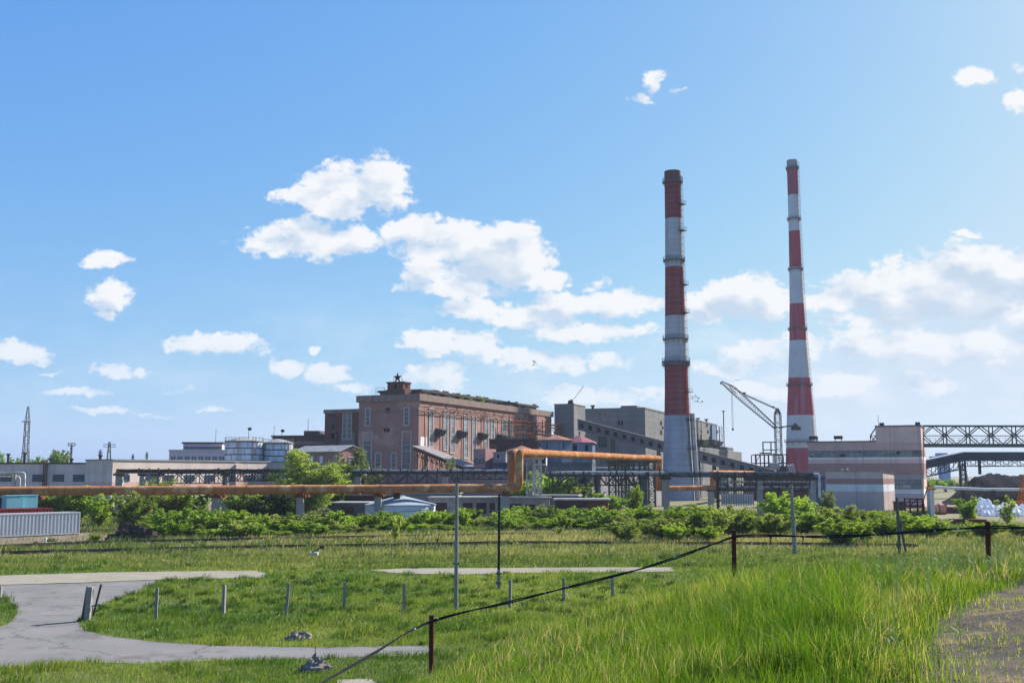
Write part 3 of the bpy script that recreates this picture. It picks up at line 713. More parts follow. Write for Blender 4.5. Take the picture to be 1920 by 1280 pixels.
# front windows
for (xa, xb, ya, yb, hb) in [(686.5, 693.5, 766, 797, 3), (759, 766.5, 765, 796, 3), (682, 696, 811, 893, 6), (755, 769.5, 810, 893, 6), (705, 713.5, 850, 893, 4), (735, 742.5, 850, 893, 4)]:
    ua, ub = f.u(xa, (ya+yb)/2), f.u(xb, (ya+yb)/2)
    winf(hall, 'f', ua, ub, f.z(yb, ua), f.z(ya, ua), t=.3, d=.16, pane=M_glass if ya < 806 or ya > 840 else M_glass, hb=hb)
for (xa, xb, ya, yb) in [(682.5, 695.5, 811.5, 828), (755.5, 769, 811, 828)]:
    ua, ub = f.u(xa, 820), f.u(xb, 820); MB().box(ua, -.13, f.z(yb, ua), ub, -.055, f.z(ya, ua)).build('wall_panel', M_pink, hall)
for (xa, xb, ya, yb) in [(723, 730.5, 765, 773), (720.5, 724, 803, 809), (726.5, 730, 803, 809)]:
    ua, ub = f.u(xa, 790), f.u(xb, 790); winf(hall, 'f', ua, ub, f.z(yb, ua), f.z(ya, ua), t=.1, pane=M_darkp, frame=M_brick)
# side windows
for (xa, xb, ya, yb) in [(804.5, 810.5, 766, 836), (831.5, 838, 770, 842), (844.5, 851.5, 773, 848), (870, 877, 776, 858), (885.5, 891.5, 779, 860), (908.5, 914.5, 781, 842), (920, 925.5, 783, 822), (941.5, 947.5, 786, 824), (954, 959.5, 788, 824), (973.5, 979, 790, 824), (983.5, 988.5, 791, 824), (1013, 1017, 795, 824), (1020, 1024.5, 796, 824)]:
    wa, wb = f.w(xa, u1, (ya+yb)/2), f.w(xb, u1, (ya+yb)/2)
    winf(hall, 'r', wa, wb, f.z(yb, u1, wa), f.z(ya, u1, wa), t=.28, d=.18, at=u1, pane=M_glaz, hb=2)
# pilasters between the bays and pier
for x in (797, 826, 866, 903, 934, 950, 968):
    wa = f.w(x, u1, 800); MB().box(u1, wa-.35, 0, u1+.13, wa+.35, ztop-4.32).build('pilaster', M_pink, hall)
wa, wb = f.w(991, u1, 800), f.w(1013, u1, 800)
MB().box(u1, wa, 0, u1+1.6, wb, ztop-2.2).build('pier', M_pink, hall)
# ventilation hoods on the side wall
for (x, y) in [(821, 812), (862, 815), (901, 819), (936, 822)]:
    wa = f.w(x-4.5, u1, y); wb = f.w(x+4.5, u1, y); z = f.z(y-3, u1, wa)
    m = MB(); m.prismy([(u1, z+.9), (u1+1.9, z+.5), (u1+1.9, z+.25), (u1+1.2, z-1.0), (u1, z-1.2)], wa, wb); m.build('ventilation_hood', M_dsteel, hall)
wa, wb = f.w(788, u1, 826), f.w(800, u1, 826); MB().box(u1, wa, f.z(836, u1, 2), u1+.07, wb, f.z(818.5, u1, 2)).build('white_panel', M_white, hall)
# cable and pipe runs, rusty brackets under the cornice
m = MB()
for i in range(60):
    w_ = random.uniform(1, 78); z_ = ztop-random.uniform(2.2, 4.6); m.beam((u1+.25, w_, z_), (u1+.25+random.uniform(0, .5), w_+random.uniform(-1.4, 1.4), z_-random.uniform(-.5, 1.1)), .12)
m.beam((u1+.35, 0, ztop-4.8), (u1+.35, 70, ztop-4.7), .16); m.beam((u1+.3, 4, ztop-3.6), (u1+.3, 62, ztop-3.7), .12)
m.build('rusty_brackets', M_rust, hall)
# roof monitor running the length of the hall
mw0, mw1, mu0, mu1 = 5.0, f.w(1020, u1, 780), 3.2, u1-2.6
zm = ztop+1.05
MB().box(mu0, mw0, ztop-.1, mu1, mw1, zm).build('roof_monitor', M_pink, hall)
mo = MB().box(mu0-.5, mw0-.4, zm+.002, mu1+.7, mw1+.4, zm+.55)
for i in range(26):
    w_ = random.uniform(mw0+2, mw1-2); mo.box(mu1-.1, w_, zm+.55, mu1+.5, w_+random.uniform(.5, 2.5), zm+random.uniform(.65, 1.0))
mo.build('monitor_roof', M_roof, hall)
for i in range(16):
    w_ = mw0+2+i*4.4; MB().box(mu1, w_, ztop+.35, mu1+.06, w_+2.2, zm-.15).build('monitor_opening', M_darkp if i % 3 else M_glaz, hall)
# front attic, tower block and railing
zz = lambda y: f.z(y, u1*.7, 1.5)
ua, ub = f.u(700, 745), f.u(787, 745)
MB().box(ua, -.2, ztop+.002, u1+.2, 3.2, zz(741.5)).build('attic', M_brick, hall)
ta, tb = f.u(725.5, 730, 1.0), f.u(757, 730, 1.0)
za, zb, zc2 = zz(742)+.05, zz(730), zz(717.5)
MB().box(ta-.15, .6, za-.4, tb+.55, 5.4, zb).build('tower_base', M_brick, hall)
tw = MB().box(ta, 1.2, zb+.002, tb-.3, 4.9, zc2).build('tower', M_brick, hall)
MB().box(ta-.25, .95, zc2+.002, tb-.05, 5.15, zc2+.35).build('tower_cap', M_dbrown, tw)
uo = ta+(tb-ta)*.42
MB().box(uo, 1.13, zb+.5, uo+.75, 1.2, zc2-.4).build('opening', M_darkp, tw)
MB().box(tb-.3, 2.4, zb+.5, tb-.23, 3.3, zc2-.3).build('opening', M_darkp, tw)
m = MB(); zr = zz(742)
railing(m, [(f.u(704.5, 735), 0.1, zr), (ta-.2, 0.1, zr)], h=zz(726)-zr, w=.08); m.build('railing', M_steel, hall)
# star
def star(cx, cz, r, y0, y1, m):
    mb = MB(); pts = []
    for k in range(10):
        a = math.pi/2+k*math.pi/5; rr = r if k % 2 == 0 else r*.4; pts.append((cx+rr*math.cos(a), cz+rr*math.sin(a)))
    n = 10; vs = [(x, (y0+y1)/2, z) for x, z in pts]+[(cx, y0, cz), (cx, y1, cz)]
    mb.add(vs, [(i, (i+1) % n, n) for i in range(n)]+[((i+1) % n, i, n+1) for i in range(n)])
    return mb.build('star', m, hall)
M_star = mat('faded_star_red', (.10, .030, .034), (.07, .024, .028), s=2, rough=.6)
zs_ = zz(710.5); rs = (zz(702.5)-zs_)
st = star(ta+(tb-ta)*.43, zs_+.55, rs*1.3, 2.3, 2.9, M_star)
m = MB(); cu_ = ta+(tb-ta)*.43
for s_ in (-1, 1): m.beam((cu_+s_*1.25, 2.8, zc2+.3), (cu_+s_*1.25, 2.8, zs_+.5), .1); m.beam((cu_+s_*.7, 2.6, zc2+.3), (cu_+s_*.25, 2.6, zs_), .14)
m.beam((cu_, 2.7, zs_+rs*.9), (cu_, 2.7, zs_+rs*1.4), .08)
m.build('star_frame', M_dsteel, st)

# pipe trestle and scaffold against the far half of the side wall
m = MB(); sa, sb = f.w(948, u1, 800), f.w(1046, u1, 800); zA, zB = f.z(778, u1, sa), f.z(823, u1, sa)
for k in range(9):
    w_ = sa+(sb-sa)*k/8
    for du in (1.2, 3.2): m.beam((u1+du, w_, 0), (u1+du, w_, zA-.6+(1.5 if k % 3 == 0 else 0)), .2)
    m.beam((u1+1.2, w_, zA-2), (u1+3.2, w_, zA-2), .16)
for zq_ in (zA-1.6, zA-2.6, zA-5.0, zA-7.2):
    for du in (1.2, 3.2): m.beam((u1+du, sa, zq_), (u1+du, sb+3, zq_), .2)
for k in range(8):
    w0_, w1_ = sa+(sb-sa)*k/8, sa+(sb-sa)*(k+1)/8; m.beam((u1+3.2, w0_, zA-5.0), (u1+3.2, w1_, zA-2.6) if k % 2 else (u1+3.2, w1_, zA-7.2), .13)
m.build('pipe_scaffold', M_rust, hall)
m = MB(); lattice_mast(m, (u1+4.2, sb+.5), 2.6, 2.6, 0, zA+1.2, 12, .22, .13); m.build('steel_stair_tower', M_rust, hall)

# left annex of the hall
fa = F(607, 287, -24.8); ann = fa.thing('brick_annex', 'lower flat-roofed brown brick block adjoining the left of the star hall', 'building')
ua1 = fa.u(674, 800); za = fa.z(766, ua1)
body(ann, 0, ua1, 26, za-.2, M_brick); coping(ann, 0, ua1, 0, 26, za-1.0, za, .3, M_cornice); MB().box(.32, .32, za-.19, ua1-.32, 25.6, za-.05).build('roof', M_roof, ann)
ua, ub = fa.u(643.5, 800), fa.u(658.5, 800); um = (ua+ub)/2
winf(ann, 'f', ua, um-.35, fa.z(822, ua), fa.z(775, ua), t=.25, hb=4); winf(ann, 'f', um+.35, ub, fa.z(822, ua), fa.z(775, ua), t=.25, hb=4)
winf(ann, 'f', fa.u(636, 828), fa.u(665, 828), fa.z(836, ua), fa.z(812, ua), t=.1, bars=4, frame=M_steel)
for (xa, xb, ya, yb) in [(624, 627, 777, 786), (616.5, 619, 778, 782), (622, 627, 796, 803), (622, 629, 812, 822)]:
    ua, ub = fa.u(xa, 790), fa.u(xb, 790); winf(ann, 'f', ua, ub, fa.z(yb, ua), fa.z(ya, ua), t=.06, pane=M_darkp, frame=M_brick)
m = MB(); ux = fa.u(633, 810); m.beam((ux, -1.2, 0), (ux, -1.2, fa.z(783, ux)), .2); m.beam((ux-.1, -1.2, fa.z(784, ux)), (ux-2.0, -1.2, fa.z(783, ux)), .15)
for y in (812, 824, 834): m.box(ux-1.8, -1.4, fa.z(y, ux), ux+.2, 0, fa.z(y, ux)+.12)
m.build('balcony', M_steel, ann)

# dark low brick building with a stair head
fb_ = F(509, 300, -8); low = fb_.thing('dark_brick_building', 'long low dark brick building with a boxy stair head on its roof', 'building')
ul = fb_.u(612, 830); zl = fb_.z(819, 5)
body(low, 0, ul, 14, zl, M_brick); MB().box(-.3, -.3, zl+.002, ul+.3, 14.3, zl+.45).build('parapet', M_roof, low)
MB().box(0, -.12, fb_.z(833, 5), ul, 0, fb_.z(827, 5)).build('pale_band', M_cornice, low)
ua, ub = fb_.u(563, 812), fb_.u(592.5, 812); MB().box(ua, 3, zl+.46, ub, 9, fb_.z(806.5, ua)).build('stair_head', M_brick, low)
MB().prismy([(ub+.01, zl+.46), (fb_.u(607, 812), zl+.46), (fb_.u(607, 812), fb_.z(813, ua)), (ub+.01, fb_.z(810, ua))], 3.2, 8.8).build('sloping_roof', M_rooflt, low)

# small gabled brick building
fg = F(549, 243, -35); gab = fg.thing('gabled_brick_building', 'small salmon brick building with a pale pitched roof and sunlit gable', 'building')
ug = fg.u(635, 850); wg = fg.w(683, ug, 850)
ze = fg.z(846, ug, 0); zr_ = fg.z(835.5, ug, wg/2)
m = MB(); m.add([(0,0,-.2),(ug,0,-.2),(ug,wg,-.2),(0,wg,-.2),(0,0,ze),(ug,0,ze),(ug,wg,ze),(0,wg,ze),(0,wg/2,zr_-.15),(ug,wg/2,zr_-.15)], [(0,1,5,4),(1,2,6,9,5),(2,3,7,6),(3,0,4,8,7)]); m.build('wall', M_pink, gab)
m = MB(); o = .45
for s_ in (0, 1):
    y0, y1 = (-o, wg/2) if not s_ else (wg/2, wg+o)
    za_, zb_ = (ze-.15, zr_) if not s_ else (zr_, ze-.15)
    m.hexa([(-o, y0, za_), (ug+o, y0, za_), (ug+o, y1, zb_), (-o, y1, zb_), (-o, y0, za_+.2), (ug+o, y0, za_+.2), (ug+o, y1, zb_+.2), (-o, y1, zb_+.2)])
m.build('roof', M_rooflt, gab)
m = MB(); m.box(ug, -.3, ze-.75, ug+.3, 1.6, ze-.35); m.box(ug, wg-1.6, ze-.75, ug+.3, wg+.3, ze-.35); m.box(ug, wg/2-.3, ze+.3, ug+.06, wg/2+.3, ze+.95); m.build('gable_trim', M_cornice, gab)
for x in (564, 582, 600): ua = fg.u(x, 860); winf(gab, 'f', ua, ua+.9, fg.z(868, ua), fg.z(855, ua), t=.12, pane=M_white)
winf(gab, 'r', wg*.4, wg*.6, fg.z(872, ug), fg.z(857, ug), at=ug, t=.15, hb=2)

# lilac office building
fl = F(316, 330, 6); off = fl.thing('office_building', 'pale lilac three-storey office building with a set-back top floor', 'building')
M_lilac = mat('lilac_render', (.60, .52, .57), (.50, .44, .48), s=.4)
uo = fl.u(552, 850); zo = fl.z(845, 2)
body(off, 0, uo, 14, zo, M_lilac); MB().box(-.2, -.2, zo+.002, uo+.2, 14, zo+.4).build('parapet', M_lilac, off)
ua, ub = fl.u(341, 835), fl.u(415, 835); zt = fl.z(831, ua)
MB().box(ua, 2, zo+.41, ub, 12, zt).build('top_floor', M_lilac, off); MB().box(ua-.4, 1.5, zt+.002, ub+.4, 12.5, zt+.5).build('roof', M_roof, off)
MB().box(ua+.4, 1.93, fl.z(841, ua), ub-.3, 2, fl.z(836.5, ua)).build('window_band', M_glass, off)
for k in range(16):
    x = 320+k*13
    if x > 545: break
    ua = fl.u(x, 860); winf(off, 'f', ua, ua+1.5, fl.z(865, ua), fl.z(855, ua), t=.08, bars=1, frame=M_white)
    winf(off, 'f', ua, ua+1.5, fl.z(878, ua), fl.z(869, ua), t=.08, bars=1, frame=M_white)

# storage tanks
M_seam = mat('weathered_seam', (.13, .13, .13), (.2, .18, .16), s=1)
M_tank = mat('tank_plates', (.72, .79, .85), (.58, .65, .71), s=.25, rough=.45, metal=.2, streak=((.20, .17, .15), .7, .7), panel=(3.6, 2.35, (.4, .42, .45), .0, .35, .5))
def tank(xa, xb, yt, yb, Y, label):
    a, b_ = W(xa, 860, Y), W(xb, 860, Y); r_ = (b_.x-a.x)/2; c = (a+b_)/2
    zt = W((xa+xb)/2, yt, Y-r_*.0).z
    t = thing('storage_tank', label, 'tank', (c.x, Y+r_, 0), 0, 'round storage tanks')
    MB().lathe([(r_, -.1), (r_, zt)], 40).build('shell', M_tank, t, smooth=True)
    MB().lathe([(r_+.15, zt+.002), (r_+.15, zt+.12), (r_*.5, zt+.8), (.3, zt+1.15)], 40).build('roof', M_rooflt, t, smooth=True)
    m = MB(); hr = 1.55; z_ = zt-.15; row = 0
    while z_ > 1:
        m.lathe([(r_+.001, z_-.16), (r_+.03, z_-.15), (r_+.03, z_+.15), (r_+.001, z_+.16)], 40, cap=False)
        for k in range(11):
            a = (k+.5*(row % 2))*2*math.pi/11+row*.13; c_, s_ = math.cos(a), math.sin(a); p_ = Vector((c_*(r_+.015), s_*(r_+.015), 0)); m.beam(p_+Vector((0,0,z_-hr+.1)), p_+Vector((0,0,z_-.1)), .22, .05)
        z_ -= hr; row += 1
    m.build('seams', M_seam, t)
    m = MB(); n = 28
    for k in range(n):
        a0, a1 = 2*math.pi*k/n, 2*math.pi*(k+1)/n; p0 = Vector((r_*math.cos(a0), r_*math.sin(a0), zt+.1)); p1 = Vector((r_*math.cos(a1), r_*math.sin(a1), zt+.1))
        m.beam(p0, p0+Vector((0,0,.9)), .05); m.beam(p0+Vector((0,0,.9)), p1+Vector((0,0,.9)), .05)
    m.build('railing', M_steel, t)
    m = MB()
    for s_ in (-.3, .3): m.beam((r_*.72+s_, -r_*.72-.25, 0), (r_*.72+s_, -r_*.72-.25, zt+1), .07)
    for k in range(int((zt+.8)/.5)): m.beam((r_*.72-.28, -r_*.72-.25, .5*k+.3), (r_*.72+.28, -r_*.72-.25, .5*k+.3), .05)
    m.build('ladder', M_steel, t)
    m = MB(); m.tube([(r_*.3, -r_*.3, zt+.6), (r_*.3, -r_*.3, zt+3.2)], .06, 6); m.blob((r_*.3+.2, -r_*.3, zt+3.1), (.45, .3, .35), 3, flat=False); m.build('vent', M_dsteel, t)
tank(412, 484, 826.5, 870, 262, 'larger pale steel storage tank, left of the pair')
tank(485, 543, 830, 870, 266, 'smaller pale steel storage tank, right of the pair')

# long low pink-grey workshop at left (shaded part and sunlit part)
M_shop = mat('shop_wall', (1, 1, 1), (.82, .8, .79), s=.35, streak=((.22, .18, .17), .4, .6), bands=[(0, (.76, .65, .59)), (3.3, (.78, .48, .43)), (4.75, (.80, .63, .56)), (6.3, (.78, .61, .55))])
fw = F(-330, 232, -2); shop = fw.thing('workshop', 'long low pink-grey workshop at left, its wall in shade', 'building')
us = fw.u(211, 880); zw = fw.z(869.5, us*.6)
body(shop, 0, us, 16, zw, M_shop); MB().box(-.2, -.2, zw+.002, us+.1, 16.2, zw+.3).build('parapet', M_roof, shop)
for x in (-262,-224,-187,-148,-110,-72,-34,2,62,100,138,176.5):
    ua = fw.u(x, 892); ub = fw.u(x+19.5, 892); winf(shop, 'f', ua, ub, fw.z(901.5, ua), fw.z(890, ua), t=.09, hb=1, frame=M_dsteel, pane=M_bglass)
m = MB()
for x in (83, 86, 89.5): ua = fw.u(x, 885); m.beam((ua, -.4, 0), (ua, -.4, zw+.4), .16)
m.build('downpipe', M_rust, shop)
ua = fw.u(172, 932); MB().box(ua, -.05, 0, fw.u(205, 932), 0, fw.z(928, ua)).build('doorway', M_darkp, shop)
for x, y in [(15, 851), (46, 849), (134, 860), (188, 854)]:
    p0 = XY(x, 236, 865); m = MB(); zt = W(x, y, 236).z; m.tube([(0, 0, zw+.3), (0, 0, zt-.3)], .26, 10); m.lathe([(.26, zt-.3), (.5, zt-.1), (.5, zt+.1)], 10)
    lb = {15: 'leftmost thin roof flue on the pink-grey workshop', 46: 'roof flue standing under the tallest pylon', 134: 'short dark roof flue below the square-topped pylon', 188: 'dark roof flue near the right end of the shaded workshop'}[x]
    m.build('roof_flue', M_dsteel, None, (p0[0], p0[1], 0)); tag(bpy.context.scene.objects[-1] if False else col.objects[-1], lb, 'flue', 'flues on the workshop roof')
f2 = F(211, 222, 57); shop2 = f2.thing('workshop', 'sunlit pale workshop wing with blue windows behind the pipe bridge', 'building')
M_shop2 = mat('shop_wall_light', (1, 1, 1), (.84, .82, .8), s=.35, streak=((.30, .25, .23), .4, .6), bands=[(0, (.72, .66, .60)), (3.6, (.72, .46, .41)), (5.6, (.74, .62, .55)), (7.3, (.70, .58, .50))])
us2 = f2.u(543, 885); z2 = f2.z(863.5, us2*.2)
body(shop2, 0, us2, 9, z2, M_shop2); MB().box(-.2, -.2, z2+.002, us2+.1, 9, z2+.25).build('parapet', M_rooflt, shop2)
for x in (225, 269.5, 308, 347, 385, 424, 460, 492, 530): ua = f2.u(x, 895); ub = f2.u(x+17, 895); winf(shop2, 'f', ua, ub, f2.z(901, ua), f2.z(891, ua), t=.12, hb=1, frame=M_dsteel, pane=M_bglass)
ua = f2.u(440, 880); MB().box(ua, -.5, 0, f2.u(449, 880), 0, f2.z(870, ua)).build('pilaster', M_shop2, shop2)

# ------------------------------------------------------------------ grey concrete boiler house
fgq = F(1097, 375, -21); boil = fgq.thing('boiler_house', 'huge grey concrete-panel boiler house behind the wider chimney', 'building')
ug = fgq.u(1210, 810); wg = fgq.w(1345, ug, 820); zg = fgq.z(766, ug, 0)
body(boil, 0, ug, wg, zg, M_gconc); MB().box(-.2, -.2, zg+.002, ug+.2, wg+.2, zg+.5).build('parapet', M_gconc, boil)
MB().prismy([(fgq.u(1158, 765), zg+.5), (fgq.u(1192, 765), zg+.5), (fgq.u(1189, 765), zg+1.4), (fgq.u(1161, 765), zg+1.4)], 3, 12).build('roof_lantern', M_gconc, boil)
def tin(x, y0, y1, w_, nm, uu=None):
    u_ = fgq.u(x, 790) if uu is None else uu; zt = fgq.z(y0, u_, w_); MB().tube([(u_, w_, zg+.4), (u_, w_, zt)], .45, 10).lathe([(.8, zt), (.8, zt+.5)], 10, (u_, w_)).build(nm, M_dsteel, boil)
tin(1105.5, 762, 768, 4, 'vent_pipe')
for xa, ya, wd_, ht in [(1158.5, 789, 4, 8), (1164.5, 789, 3.5, 8), (1124, 775, 1.5, 2.5), (1133, 775, 1.5, 2.5)]:
    ua = fgq.u(xa, ya); winf(boil, 'f', ua, fgq.u(xa+wd_, ya), fgq.z(ya+ht, ua), fgq.z(ya, ua), t=.05, pane=M_darkp, frame=M_steel)
winf(boil, 'f', fgq.u(1122, 822), fgq.u(1138, 822), fgq.z(838, 8), fgq.z(818, 8), t=.1, bars=3, hb=3, frame=M_steel)
winf(boil, 'f', fgq.u(1203, 870), fgq.u(1216, 870), fgq.z(873, 30), fgq.z(864, 30), t=.1, frame=M_lsteel)
# broken windows in the lit side
rr = random.Random(5)
for (x, ya, yb) in [(1238, 789, 796), (1238, 806, 814), (1241, 799, 803), (1294, 790, 797), (1302, 800, 806), (1307, 812, 824), (1313, 815, 824), (1324, 794, 800), (1326, 806, 812), (1343, 806, 812), (1329, 818, 823)]:
    wa, wb = fgq.w(x, ug, ya), fgq.w(x+2.6, ug, ya); winf(boil, 'r', wa, wb, fgq.z(yb, ug, wa), fgq.z(ya, ug, wa), t=.1, at=ug, pane=M_darkp, frame=M_steel)
wa, wb = fgq.w(1332, ug, 810), fgq.w(1340, ug, 810); MB().box(ug, wa, fgq.z(832, ug, wa), ug+.8, wb, fgq.z(796, ug, wa)).build('blue_cladding', M_bluem, boil)
for (x, y, s_) in [(1300, 832, 1.6), (1324, 830, 1.3), (1336, 832, 1.2)]:
    wa = fgq.w(x, ug, y); z_ = fgq.z(y, ug, wa); MB().prismy([(ug, z_+1.2*s_), (ug+3*s_, z_+1.0*s_), (ug+2.4*s_, z_-.4*s_), (ug, z_-1.4*s_)], wa, wa+7*s_).build('ventilation_hood', M_dsteel, boil)
m = MB()
for (x, xb) in [(1298, 1306), (1341, 1346)]:
    wa, wb = fgq.w(x, ug, 820), fgq.w(xb, ug, 820)
    z1_ = fgq.z(787 if x < 1330 else 799, ug, wa); n = 12
    for w_ in (wa, wb): m.beam((ug+.6, w_, 4), (ug+.6, w_, z1_), .22); m.beam((ug+2.0, w_, 4), (ug+2.0, w_, z1_), .22)
    for i in range(n+1):
        z_ = 4+(z1_-4)*i/n; m.beam((ug+.6, wa, z_), (ug+.6, wb, z_), .14); m.beam((ug+2, wa, z_), (ug+2, wb, z_), .14)
        if i < n: m.beam((ug+2, wa if i % 2 else wb, z_), (ug+2, wb if i % 2 else wa, z_+(z1_-4)/n), .12)
m.build('fire_escape', M_dsteel, boil)
for x, y in [(1308.5, 785), (1324.5, 787)]:
    w_ = fgq.w(x, ug-1, 790); zt = fgq.z(y, ug-1, w_); MB().tube([(ug-1, w_, zg+.4), (ug-1, w_, zt)], .4, 8).lathe([(1.0, zt), (1.0, zt+.4)], 8, (ug-1, w_)).build('vent_pipe', M_dsteel, boil)
# stair tower
ft = F(1040, 352, -21); tow = ft.thing('stair_tower', 'square grey concrete tower at the left end of the boiler house', 'building')
ut = ft.u(1076, 800); wt = ft.w(1097.5, ut, 790); zt_ = ft.z(758.5, ut, 0)
body(tow, 0, ut, wt, zt_, M_gconc); MB().box(-.15, -.15, zt_+.002, ut+.15, wt+.15, zt_+.4).build('parapet', M_gconc, tow)
m = MB(); m.blob((ut*.75, 2, zt_+.3), (.9, .9, 1.4), 3); m.beam((ut*.8, 2, zt_+1), (ut*.8+4, 2.5, zt_+6.3), .12); m.build('roof_gear', M_dsteel, tow)
# low lit block and end block behind the gallery
fe = F(1296, 350, -21); enb = fe.thing('end_block', 'low pale concrete block at the far end of the sloping conveyor', 'building')
ue = 3.0; we = fe.w(1391, ue, 860); ze_ = fe.z(849, ue, we)
body(enb, 0, ue, we, ze_, M_gconc); MB().box(-.1, -.1, ze_+.002, ue+.1, we+.1, ze_+.35).build('parapet', M_rooflt, enb)
wa, wb = fe.w(1357, ue, 848), fe.w(1376, ue, 848); MB().box(.2, wa, ze_+.36, ue-.2, wb, ze_+1.6).build('roof_unit', M_steel, enb)

# ------------------------------------------------------------------ conveyor galleries
def gallery(name, label, cat, A, B, wdt, hgt, mw, mr, nwin, supports=(), ms=None, parent=None, under=0, wx=.45, legm=None):
    A = Vector(A); B = Vector(B); base = Vector((A.x, A.y, 0))
    t = parent or thing(name, label, cat, base)
    d = Vector((B.x-A.x, B.y-A.y, 0)).normalized(); nrm = Vector((d.y, -d.x, 0)); ph = nrm*(wdt/2); hz = Vector((0, 0, hgt))
    m = MB(base); m.hexa([A+ph, B+ph, B-ph, A-ph, A+ph+hz, B+ph+hz, B-ph+hz, A-ph+hz]); m.build('gallery_wall', mw, t)
    m = MB(base); ph2 = nrm*(wdt/2+.25); a = hz+Vector((0,0,.003)); b_ = hz+Vector((0,0,.3)); m.hexa([A+ph2+a, B+ph2+a, B-ph2+a, A-ph2+a, A+ph2+b_, B+ph2+b_, B-ph2+b_, A-ph2+b_]); m.build('gallery_roof', mr, t)
    sgn = 1 if nrm.y < 0 else -1
    for i in range(nwin):
        p0 = A.lerp(B, (i+.5-wx*.5)/nwin); p1 = A.lerp(B, (i+.5+wx*.5)/nwin); s_ = nrm*(wdt/2*sgn); e_ = nrm*(sgn*.07)
        z0, z1 = Vector((0,0,hgt*.30)), Vector((0,0,hgt*.75))
        m = MB(base); m.hexa([p0+s_+z0, p1+s_+z0, p1+s_+e_+z0, p0+s_+e_+z0, p0+s_+z1, p1+s_+z1, p1+s_+e_+z1, p0+s_+e_+z1]); m.build('window', M_darkp, t)
    if under:
        m = MB(base)
        for s_ in (-1, 1):
            off_ = nrm*(s_*wdt*.42)-Vector((0, 0, under)); truss(m, A+off_, B+off_, under-.02, max(6, int((B-A).length/under*.9)), .22, .16)
        m.build('truss', legm or M_dsteel, t)
    for (fr, wd2) in supports:
        p = A.lerp(B, fr); m = MB(base)
        for s_ in (-1, 1):
            m.beam(Vector((p.x, p.y, -.2))+nrm*(s_*(wdt*.5+.6)), p+nrm*(s_*wdt*.4)-Vector((0,0,.02)), wd2)
        k = max(2, int(p.z/4))
        for i in range(1, k):
            z_ = p.z*i/k; m.beam(Vector((p.x, p.y, z_))+nrm*(wdt*.5+.3), Vector((p.x, p.y, z_))-nrm*(wdt*.5+.3), wd2*.6)
        m.build('trestle', legm or M_dsteel, t)
    return t
M_gal = mat('gallery_sheeting', (.20, .20, .205), (.155, .155, .16), s=.4, panel=(3, 20, (.10, .10, .10), .06, .15), streak=((.12, .10, .09), .5, .8))
A = W(1086, 806, 332); B = W(1455, 903, 312)
gallery('conveyor_gallery', 'long grey conveyor gallery sloping down in front of the boiler house', 'conveyor', A, B, 3.6, 3.1, M_gal, M_steel, 22, [(.18, .5), (.42, .5), (.62, .6), (.70, .6), (.80, .5), (.9, .5)], under=0)
# shed-roofed incline on the side of the star hall
M_oldroof = mat('old_shingle_roof', (.33, .29, .27), (.24, .21, .20), s=.8, rough=.95)
A = W(786.5, 843, 262); B = W(889, 884, 247)
g2 = gallery('inclined_gallery', 'old covered incline with a pale sloping roof beside the star hall', 'conveyor', A, B, 4.0, .7, M_dbrown, M_oldroof, 0, [], under=0)
m = MB(Vector((A.x, A.y, 0))); d = (B-A)
for i in range(12):
    p = A.lerp(B, i/11); o_ = Vector((-.2, -2.2, 0)); m.beam(Vector((p.x, p.y, 0))+o_, p+o_+Vector((0,0,.1)), .2)
    if i < 11: q_ = A.lerp(B, (i+1)/11); m.beam(p+o_-Vector((0,0,1.6)), q_+o_, .13); m.beam(p+o_, q_+o_-Vector((0,0,1.6)), .13); m.beam(p+o_-Vector((0,0,1.6)), q_+o_-Vector((0,0,1.6)), .16); m.beam(Vector((p.x, p.y, p.z*.4))+o_, q_+o_, .12)
m.build('trestle', M_rust, g2)
p = W(793, 880, 261); m = MB(Vector((A.x, A.y, 0))); m.hexa([W(790,893,260),W(797,893,260),W(797,893,259.4),W(790,893,259.4),W(797,853,260),W(803,851,260),W(803,851,259.4),W(797,853,259.4)]); m.build('sloping_strut', M_conc, g2)

# brown boiler-yard shed, pink control tower
fd = F(917, 268, -14); shed = fd.thing('brown_shed', 'plain dark brown flat-roofed shed behind the silos', 'building')
ud = fd.u(1003, 840); body(shed, 0, ud, 10, fd.z(824, ud*.5), M_dbrown); MB().box(-.1, -.1, fd.z(824, ud*.5)+.002, ud+.1, 10.1, fd.z(824, ud*.5)+.25).build('roof', M_roof, shed)
fp = F(888, 246, -30); ctl = fp.thing('control_tower', 'small pink tower with one sunlit side at the foot of the covered incline', 'building')
M_pink2 = mat('pink_render', (.45, .26, .25), (.38, .22, .21), s=.5, streak=((.28, .17, .16), .4, 1))
up_ = fp.u(910, 860); wp_ = fp.w(930, up_, 850); zp = fp.z(841, up_)
body(ctl, 0, up_, wp_, zp, M_pink2); winf(ctl, 'f', .1, up_-.1, fp.z(868, 1), fp.z(860, 1), t=.08, bars=2, frame=M_steel); winf(ctl, 'f', .1, up_-.1, fp.z(884, 1), fp.z(877, 1), t=.08, bars=2, frame=M_steel)
m = MB(); railing(m, [(0, .1, zp), (up_, .1, zp), (up_, wp_, zp)], .9); m.build('railing', M_rust, ctl)

